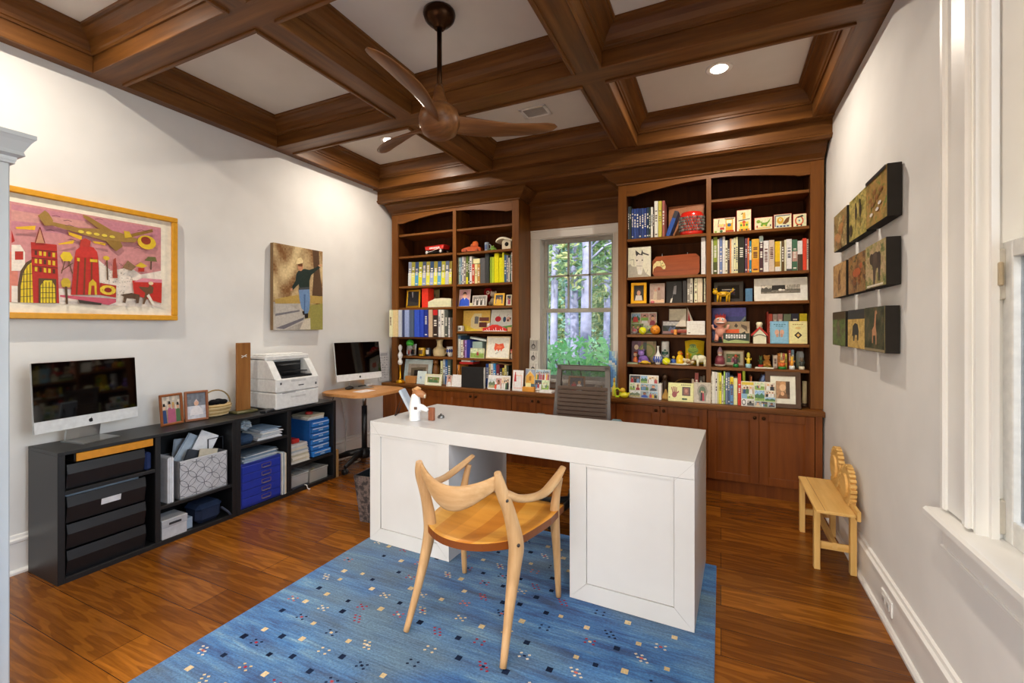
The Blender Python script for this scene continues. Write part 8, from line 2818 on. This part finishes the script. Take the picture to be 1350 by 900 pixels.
p = Pic(ww_ * .74, hh_ * .36, '#9a968c', x0=-ww_ * .37, z0=hh_ * .33, y=-.0085)
rr = random.Random(2)
p.mosaic(lambda a, b: jit('#b9b4a8' if b > .55 else '#6b675e', rr, .3), 26, 8)
p.poly([(.27, .35), (.29, .95), (.62, .98), (.63, .40), (.5, .45)], '#22211f'); p.poly([(0, .2), (.02, .75), (.08, .6), (.14, .8), (.2, .55), (.26, .7), (.28, .2)], '#4a4843'); [p.line([(.68 + .035 * k_, .3), (.69 + .035 * k_, .95)], .003, '#4f4c46') for k_ in range(9)]; p.ell(.5, .4, .05, .12, '#d8d3c8'); p.ell(.58, .38, .04, .1, '#c9c4b8')
p.build('photo', tt, rot=(math.radians(-6), 0, 0))

card('mountain_painting', 'painting of a violet-blue sky over a green hillside', B6, 78, 500, 412, 4.31, 1.213, lambda p: (p.mosaic(lambda a, b: jit('#5a5ab4' if b > .75 else '#4a55a0', random.Random(int(a * 99 + b * 77)), .12), 10, 8), p.poly([(.35, .1), (1, .78), (1, .0), (.0, .0), (.0, .05)], '#3f5a44'), p.poly([(.4, .12), (.98, .76), (1, .70), (.5, .1)], '#8a9aa0'), p.poly([(0, .3), (.25, .5), (.5, .25), (.3, .1), (0, .1)], '#6a78b8')), '#4a4a90', th=.012, tilt=3, cat='picture')
x, w_, h_ = span(B6, 68, 210, 560, 4.14, 1.213)
t = still('pink_creature', 'pink clay creature with a wide mouth and red hair beside the divider', 'figurine', x + .027, 4.18, 1.226)
mb = MB('#e09a88'); mb.ball((0, 0, .085), (.040, .032, .048), 14, 9)
for s_ in (-1, 1):
 mb.tube([(s_ * .022, 0, .06), (s_ * .028, 0, .02), (s_ * .032, -.008, .006)], [.018, .015, .018], 9)
 mb.tube([(s_ * .034, 0, .10), (s_ * .056, -.008, .11), (s_ * .062, -.01, .14)], [.011, .010, .009], 8)
mb.build('body', 'satin', t)
mb = MB('#e3a08c'); mb.ball((0, -.004, .165), (.050, .038, .040), 16, 10); mb.ball((0, -.040, .150), (.036, .010, .006), 10, 6, '#5a1f1c'); mb.ball((0, -.042, .158), (.034, .006, .005), 8, 5, '#efe3da')
for s_ in (-1, 1): mb.ball((s_ * .018, -.034, .186), (.012, .010, .013), 8, 6, '#efe9e2'); mb.ball((s_ * .018, -.044, .186), .004, 6, 5, '#2a1a18')
for k_ in range(7): mb.tube([(-.03 + .01 * k_, 0, .195), (-.038 + .013 * k_, 0, .228 + .008 * (k_ % 2))], [.008, .002], 6, '#c9402c')
mb.build('head', 'satin', t)
framed('sketch_photo', 'tan sketch of a horse with an orange strip in front of the painting', B6, 212, 545, 592, 4.22, 1.213, 'x', 1, '#b3a284', .006, tilt=8, custom=lambda p: (p.mosaic(lambda a, b: jit('#b5a486', random.Random(int(a * 99 + b * 77)), .08), 6, 6), p.poly([(.42, .8), (.5, .95), (.58, .82), (.52, .72)], '#4a4238'), p.poly([(.7, .9), (.92, .8), (.95, .5), (.86, .6), (.7, .78)], '#6a5f50'), p.poly([(.1, .42), (.62, .46), (.62, .66), (.1, .62)], '#d9582a'), p.poly([(.7, .45), (.86, .55), (.86, .4)], '#2f2a26')))
card('lettered_sign', 'small dark green sign with white letter shapes before the horse sketch', B6, 216, 540, 738, 4.15, 1.213, lambda p: ([p.rect(.10 + .10 * k_, .48, .17 + .10 * k_, .86, '#eae8e0') for k_ in range(8)], [p.rect(.12 + .10 * k_, .56 + .1 * (k_ % 2), .15 + .10 * k_, .66 + .1 * (k_ % 2), '#26352c') for k_ in range(8)], p.poly([(0, 0), (1, 0), (1, .2), (.5, .34), (.2, .2), (0, .4)], '#8fa06a')), '#26352c', th=.008, tilt=6, cat='sign')
x, w_, h_ = span(B6, 588, 748, 600, 4.15, 1.213)
t = still('toy_church', 'white toy church with a red roof and round chimney', 'toy house', x, 4.20, 1.213)
mb = MB('#e3d9bc'); mb.prism([(-w_ / 2, 0), (w_ / 2, 0), (w_ / 2, h_ * .38), (0, h_ * .68), (-w_ / 2, h_ * .38)], -.045, .045, 'xz'); mb.build('house', 'satin', t)
mb = MB('#b92a22'); mb.prism([(-w_ / 2 - .012, h_ * .34), (0, h_ * .70), (w_ / 2 + .012, h_ * .34), (w_ / 2 + .012, h_ * .42), (0, h_ * .79), (-w_ / 2 - .012, h_ * .42)], -.052, .052, 'xz'); mb.build('roof', 'satin', t)
mb = MB('#dccfb0'); mb.lathe([(.001, h_ * .70), (.024, h_ * .70), (.020, h_ * .84), (.025, h_ * .92), (.018, h_), (.001, h_)], 16); mb.build('tower', 'satin', t)
mb = MB('#3f3a34'); mb.tube([(-.045 + .09 * k_ / 8, -.0465, h_ * .32 + .018 * math.sin(math.pi * k_ / 8)) for k_ in range(9)], .003, 6); mb.build('arch_line', 'satin', t)
books([(757, 772, 472, '#a83a2a', {'bands': False, 'd': .15}), (776, 824, 500, '#b8452f'), (828, 882, 502, '#9a8a80'), (886, 950, 500, '#a87f7a'), (958, 1050, 502, '#6d7a60'), (1055, 1146, 495, '#2a2a40'), (1155, 1250, 495, '#e6c21f', {'bands': False})], B6, 1.213, 4.22, 'behind the blue and cream story books', 'toy church', dep=.15)
card('story_book', 'light blue story book with a butterfly, facing forward', B6, 796, 1024, 592, 4.15, 1.213, lambda p: (p.rect(.06, .04, .94, .96, '#7fb0cc'), p.ell(.36, .5, .12, .13, '#c9a08a'), p.ell(.64, .5, .12, .13, '#c9a08a'), p.ell(.38, .36, .08, .08, '#b58a7a'), p.ell(.62, .36, .08, .08, '#b58a7a'), p.rect(.485, .3, .515, .62, '#6a5a40'), [p.rect(.18 + .14 * k_, .84, .28 + .14 * k_, .88, '#4a7890') for k_ in range(5)], [p.rect(.3 + .14 * k_, .76, .40 + .14 * k_, .80, '#4a7890') for k_ in range(3)]), '#6fa2c0', th=.02, tilt=4, cat='book')
card('story_book', 'cream story book with a dark diamond, facing forward', B6, 1026, 1254, 592, 4.15, 1.213, lambda p: (p.rect(.05, .04, .95, .96, '#e6cf96'), p.poly([(.28, .38), (.5, .54), (.72, .38), (.5, .22)], '#33291f'), p.poly([(.40, .38), (.5, .46), (.60, .38), (.5, .30)], '#c9a860'), p.ell(.5, .70, .16, .05, '#d3b878'), [p.rect(.2 + .12 * k_, .84, .28 + .12 * k_, .88, '#a8905a') for k_ in range(5)]), '#dfc58c', th=.02, tilt=4, cat='book')

# shelf of little figures
framed('birthday_photo', 'thin tan framed photo of a group behind the little figures', B7, 207, 478, 107, 4.28, 1.013, 'people', 71, '#8a6236', .010, tilt=7, mat_='#d8cdb4')


def figure(label, zm, x0, x1, yt, Y, z, base, body, head, hat=None, name='toy_figure', cap=True):
 x, w_, h_ = span(zm, x0, x1, yt, Y, z)
 r = w_ / 2
 t = still(name, label, 'toy figure', x, Y + r, z, 0, None)
 hb = h_ * .26
 mb = MB(base); mb.lathe([(.001, 0), (r, .001), (r, hb * .8), (r * .9, hb), (.001, hb)], 18); mb.build('base', 'satin', t)
 mb = MB(body); mb.lathe([(.001, hb), (r * .55, hb), (r * .62, h_ * .42), (r * .45, h_ * .62), (.001, h_ * .64)], 14)
 for s_ in (-1, 1): mb.tube([(s_ * r * .5, 0, h_ * .56), (s_ * r * .95, -r * .2, h_ * .52), (s_ * r * .9, -r * .3, h_ * .64)], r * .14, 7)
 mb.build('body', 'satin', t)
 mb = MB(head); mb.ball((0, 0, h_ * .76), (r * .58, r * .55, h_ * .14), 12, 8)
 if hat: mb.lathe([(r * .7, h_ * .84), (r * .5, h_ * .90), (r * .3, h_ * .99), (.001, h_)], 12, col=hat)
 else:
  for s_ in (-1, 1): mb.ball((s_ * r * .4, 0, h_ * .90), (r * .2, r * .12, h_ * .09), 8, 6)
 mb.build('head', 'satin', t)
 return t


x, w_, h_ = span(B7, 128, 228, 150, 4.15, 1.013)
t = still('gnome', 'small gnome in a dusky pink coat at the divider end', 'figurine', x, 4.19, 1.013)
mb = MB('#8a4450'); mb.lathe([(.001, .02), (.040, .021), (.036, .07), (.018, .10), (.001, .102)], 16); mb.ball((0, 0, .018), (.044, .034, .018), 12, 7, '#d8cdc4'); mb.build('body', 'satin', t)
mb = MB('#c9a08a'); mb.ball((0, -.004, .115), (.020, .020, .020), 12, 8); mb.lathe([(.022, .122), (.018, .138), (.008, .160), (.001, .168)], 12, col='#a88a96'); mb.ball((0, -.014, .100), (.016, .010, .014), 8, 6, '#d9d0c8'); mb.build('head', 'satin', t)
figure('dark toy figure on a round green base before the group photo', B7, 338, 410, 160, 4.14, 1.013, '#1f7a3a', '#4a3040', '#6a4a3a', '#c9502a')
figure('yellow toy figure on a pale blue base beside the group photo', B7, 492, 566, 135, 4.13, 1.013, '#9ac4d0', '#e0bc2c', '#e6c84a', '#e8d040')
figure('toy figure with a dark green top on a red base', B7, 648, 712, 172, 4.17, 1.013, '#a8241f', '#33502c', '#4f6a3a')
x, w_, h_ = span(B7, 722, 792, 205, 4.17, 1.013)
t = still('sitting_bear', 'small brown sitting bear on an olive cushion', 'figurine', x, 4.20, 1.0145)
mb = MB('#b07a3a'); mb.ball((0, 0, .042), (.026, .024, .028), 12, 8); mb.ball((0, -.004, .082), (.022, .020, .020), 12, 8); mb.ball((-.016, 0, .098), .008, 8, 6); mb.ball((.016, 0, .098), .008, 8, 6)
for s_ in (-1, 1): mb.ball((s_ * .018, -.022, .024), (.010, .016, .010), 8, 6)
mb.build('body', 'plush', t)
mb = MB('#7a6a28'); mb.ball((.004, 0, .010), (.040, .030, .011), 14, 7); mb.build('cushion', 'cloth', t)
x, w_, h_ = span(B7, 610, 840, 310, 4.12, 1.013)
mb = MB('#e0d6c2'); mb.box(-w_ / 2, w_ / 2, 0, .03, 0, .010, b=.003)
tag(mb.build('white_tray', 'satin', loc=(x, 4.122, 1.0134)), 'narrow cream tray in front of the small brown bear', 'tray')
books([(832, 884, 170, '#cdbfae', {'d': .08}), (890, 920, 145, '#d98a3a', {'d': .08}), (922, 945, 142, '#e0cf9a', {'d': .08}), (947, 975, 145, '#c9705a', {'d': .08}), (977, 1003, 150, '#e8c84a', {'d': .08})], B7, 1.013, 4.21, 'of miniature books', 'bear')
figure('orange-topped toy figure on a round green base, second green base on this shelf', B7, 898, 998, 225, 4.12, 1.013, '#1f7a2f', '#d9652a', '#e09a4a')
figure('tiger-coloured toy figure on a white base', B7, 1032, 1102, 172, 4.125, 1.013, '#cfd8d4', '#e0922a', '#e8b040')
figure('dark toy figure on a white base nearest the wall', B7, 1150, 1224, 192, 4.13, 1.013, '#d8d0bc', '#3a3f3a', '#6a5a48')
books([(1020, 1050, 108, '#b04a3a', {'d': .09}), (1052, 1090, 104, '#6d8aa0', {'d': .09})], B7, 1.013, 4.25, 'behind the tiger-coloured figure', 'bear')
x, w_, h_ = span(B7, 1115, 1228, 125, 4.28, 1.013)
t = still('glass_jar', 'greenish glass jar behind the dark figure near the wall', 'jar', x, 4.325, 1.013)
r = w_ / 2
mb = MB('#8a9a3a'); mb.lathe([(.001, 0), (r, .001), (r, h_ * .85), (r * .8, h_ * .92), (r * .8, h_), (r * .72, h_), (r * .72, h_ * .9), (r * .92, h_ * .84), (r * .92, .008), (.001, .007)], 20); mb.build('glass', 'clear_plastic', t)
mb = MB('#a8b03a'); mb.lathe([(.001, .009), (r * .9, .009), (r * .9, h_ * .6), (.001, h_ * .6)], 18); mb.build('contents', 'satin', t)

# worktop, bay by the canvases
rowF = [(72, 79, 422, '#e8dcc0'), (77, 120, 372, '#f0e8cc', {'bands': False}), (122, 146, 378, '#dfe2d8'), (148, 166, 385, '#eed890', {'bands': False}), (168, 198, 387, '#e8cf3a'), (200, 221, 422, '#efe3c0'), (223, 244, 368, '#9ac05a'), (246, 274, 382, '#6a7a9a'), (276, 299, 382, '#3f557a'), (301, 344, 432, '#5f8ab8', {'cap': (.72, .995, '#e0bc1e')}), (346, 394, 452, '#ece2a0', {'bands': False}), (398, 438, 392, '#c8362a')]
books(rowF, B7, ZT, 4.075, 'of pale yellow worktop spines', 'divider', dep=.22)
books([(455, 490, 362, '#b4c62f', {'bands': False}), (548, 572, 430, '#b5683a')], B7, ZT, 4.17, 'behind the family photo cards', 'divider')
for k_, (bx_, c_) in enumerate(((612, '#8aa0d0'), (650, '#4f6ab0'), (688, '#a9b8d8'))):
 x = on_y(*B7(bx_, 500), 4.19)[0]
 mb = book_mesh(.018, .235, .15, c_, 'lean%d' % k_, True)
 tag(mb.build('book', 'print', loc=(x, 4.19, ZT + .008), rot=(0, math.radians(15), 0)), ['pale blue book leaning behind the family cards, nearest the divider', 'dark blue book leaning in the middle behind the family cards', 'grey-blue book leaning against the big portrait frame'][k_], 'book')
card('photo_card', 'photo card of children above blue water beside the red book', B7, 440, 598, 495, 4.04, ZT, lambda p: (p.rect(.02, .66, .98, .98, '#c9b43a'), draw(p, 'people', 81, .02, .5, .98, .86), p.rect(.02, .3, .98, .5, '#7fa8c4'), draw(p, 'field', 82, .45, .3, .98, .5), p.ell(.2, .15, .16, .12, '#3a3a3c'), p.ell(.2, .15, .11, .08, '#e6e2da'), draw(p, 'bw', 83, .45, .03, .98, .24)), '#e2ded6', tilt=7)
card('photo_card', 'tall card of many family photos in front of the big portrait frame', B7, 600, 864, 503, 4.03, ZT, lambda p: collage(p, [(.02, .68, .48, .97), (.5, .68, .98, .97), (.02, .24, .48, .66), (.5, .42, .98, .66), (.5, .24, .98, .40), (.02, .03, .3, .22), (.32, .03, .62, .22), (.64, .03, .98, .22)], 93), '#ddd6c4', tilt=7)
framed('framed_portrait', 'large dark wooden frame with a sepia portrait in a cream mount', B7, 735, 1178, 372, 4.065, ZT, 'x', 1, '#4a3424', .036, tilt=6, mat_='#e9dfc8', bg='#b08a66', rz=math.radians(3),
    custom=lambda p: (p.mosaic(lambda a, b: jit('#a88464' if a < .7 else '#5a4a3c', random.Random(int(a * 99 + b * 77)), .14), 7, 9), p.poly([(.1, 0), (.85, 0), (.75, .3), (.55, .42), (.3, .34)], '#7a5a40'), p.ell(.48, .66, .24, .24, '#d8b08a'), p.poly([(.25, .7), (.3, .92), (.5, .98), (.7, .9), (.72, .7), (.6, .82), (.4, .82)], '#c09064'), p.ell(.46, .28, .14, .12, '#cfa47e'), p.poly([(.72, .3), (.8, .9), (.98, .9), (.98, .2)], '#4a3c30')))
x, w_, h_ = span(B7, 1195, 1255, 492, 4.17, ZT)
t = still('parchment_roll', 'pale parchment roll standing between the portrait frame and bookcase side', 'roll', x, 4.20, ZT)
r = w_ / 2
mb = MB('#c4b48c'); mb.lathe([(.001, .03), (r, .03), (r * .96, h_ * .5), (r, h_), (r * .7, h_), (.001, h_ * .98)], 18); mb.build('roll', 'matte', t)
mb = MB('#4a3424'); mb.lathe([(.001, 0), (r * 1.1, .001), (r * 1.1, .02), (r, .03), (.001, .03)], 16); mb.build('stand', 'satin', t)
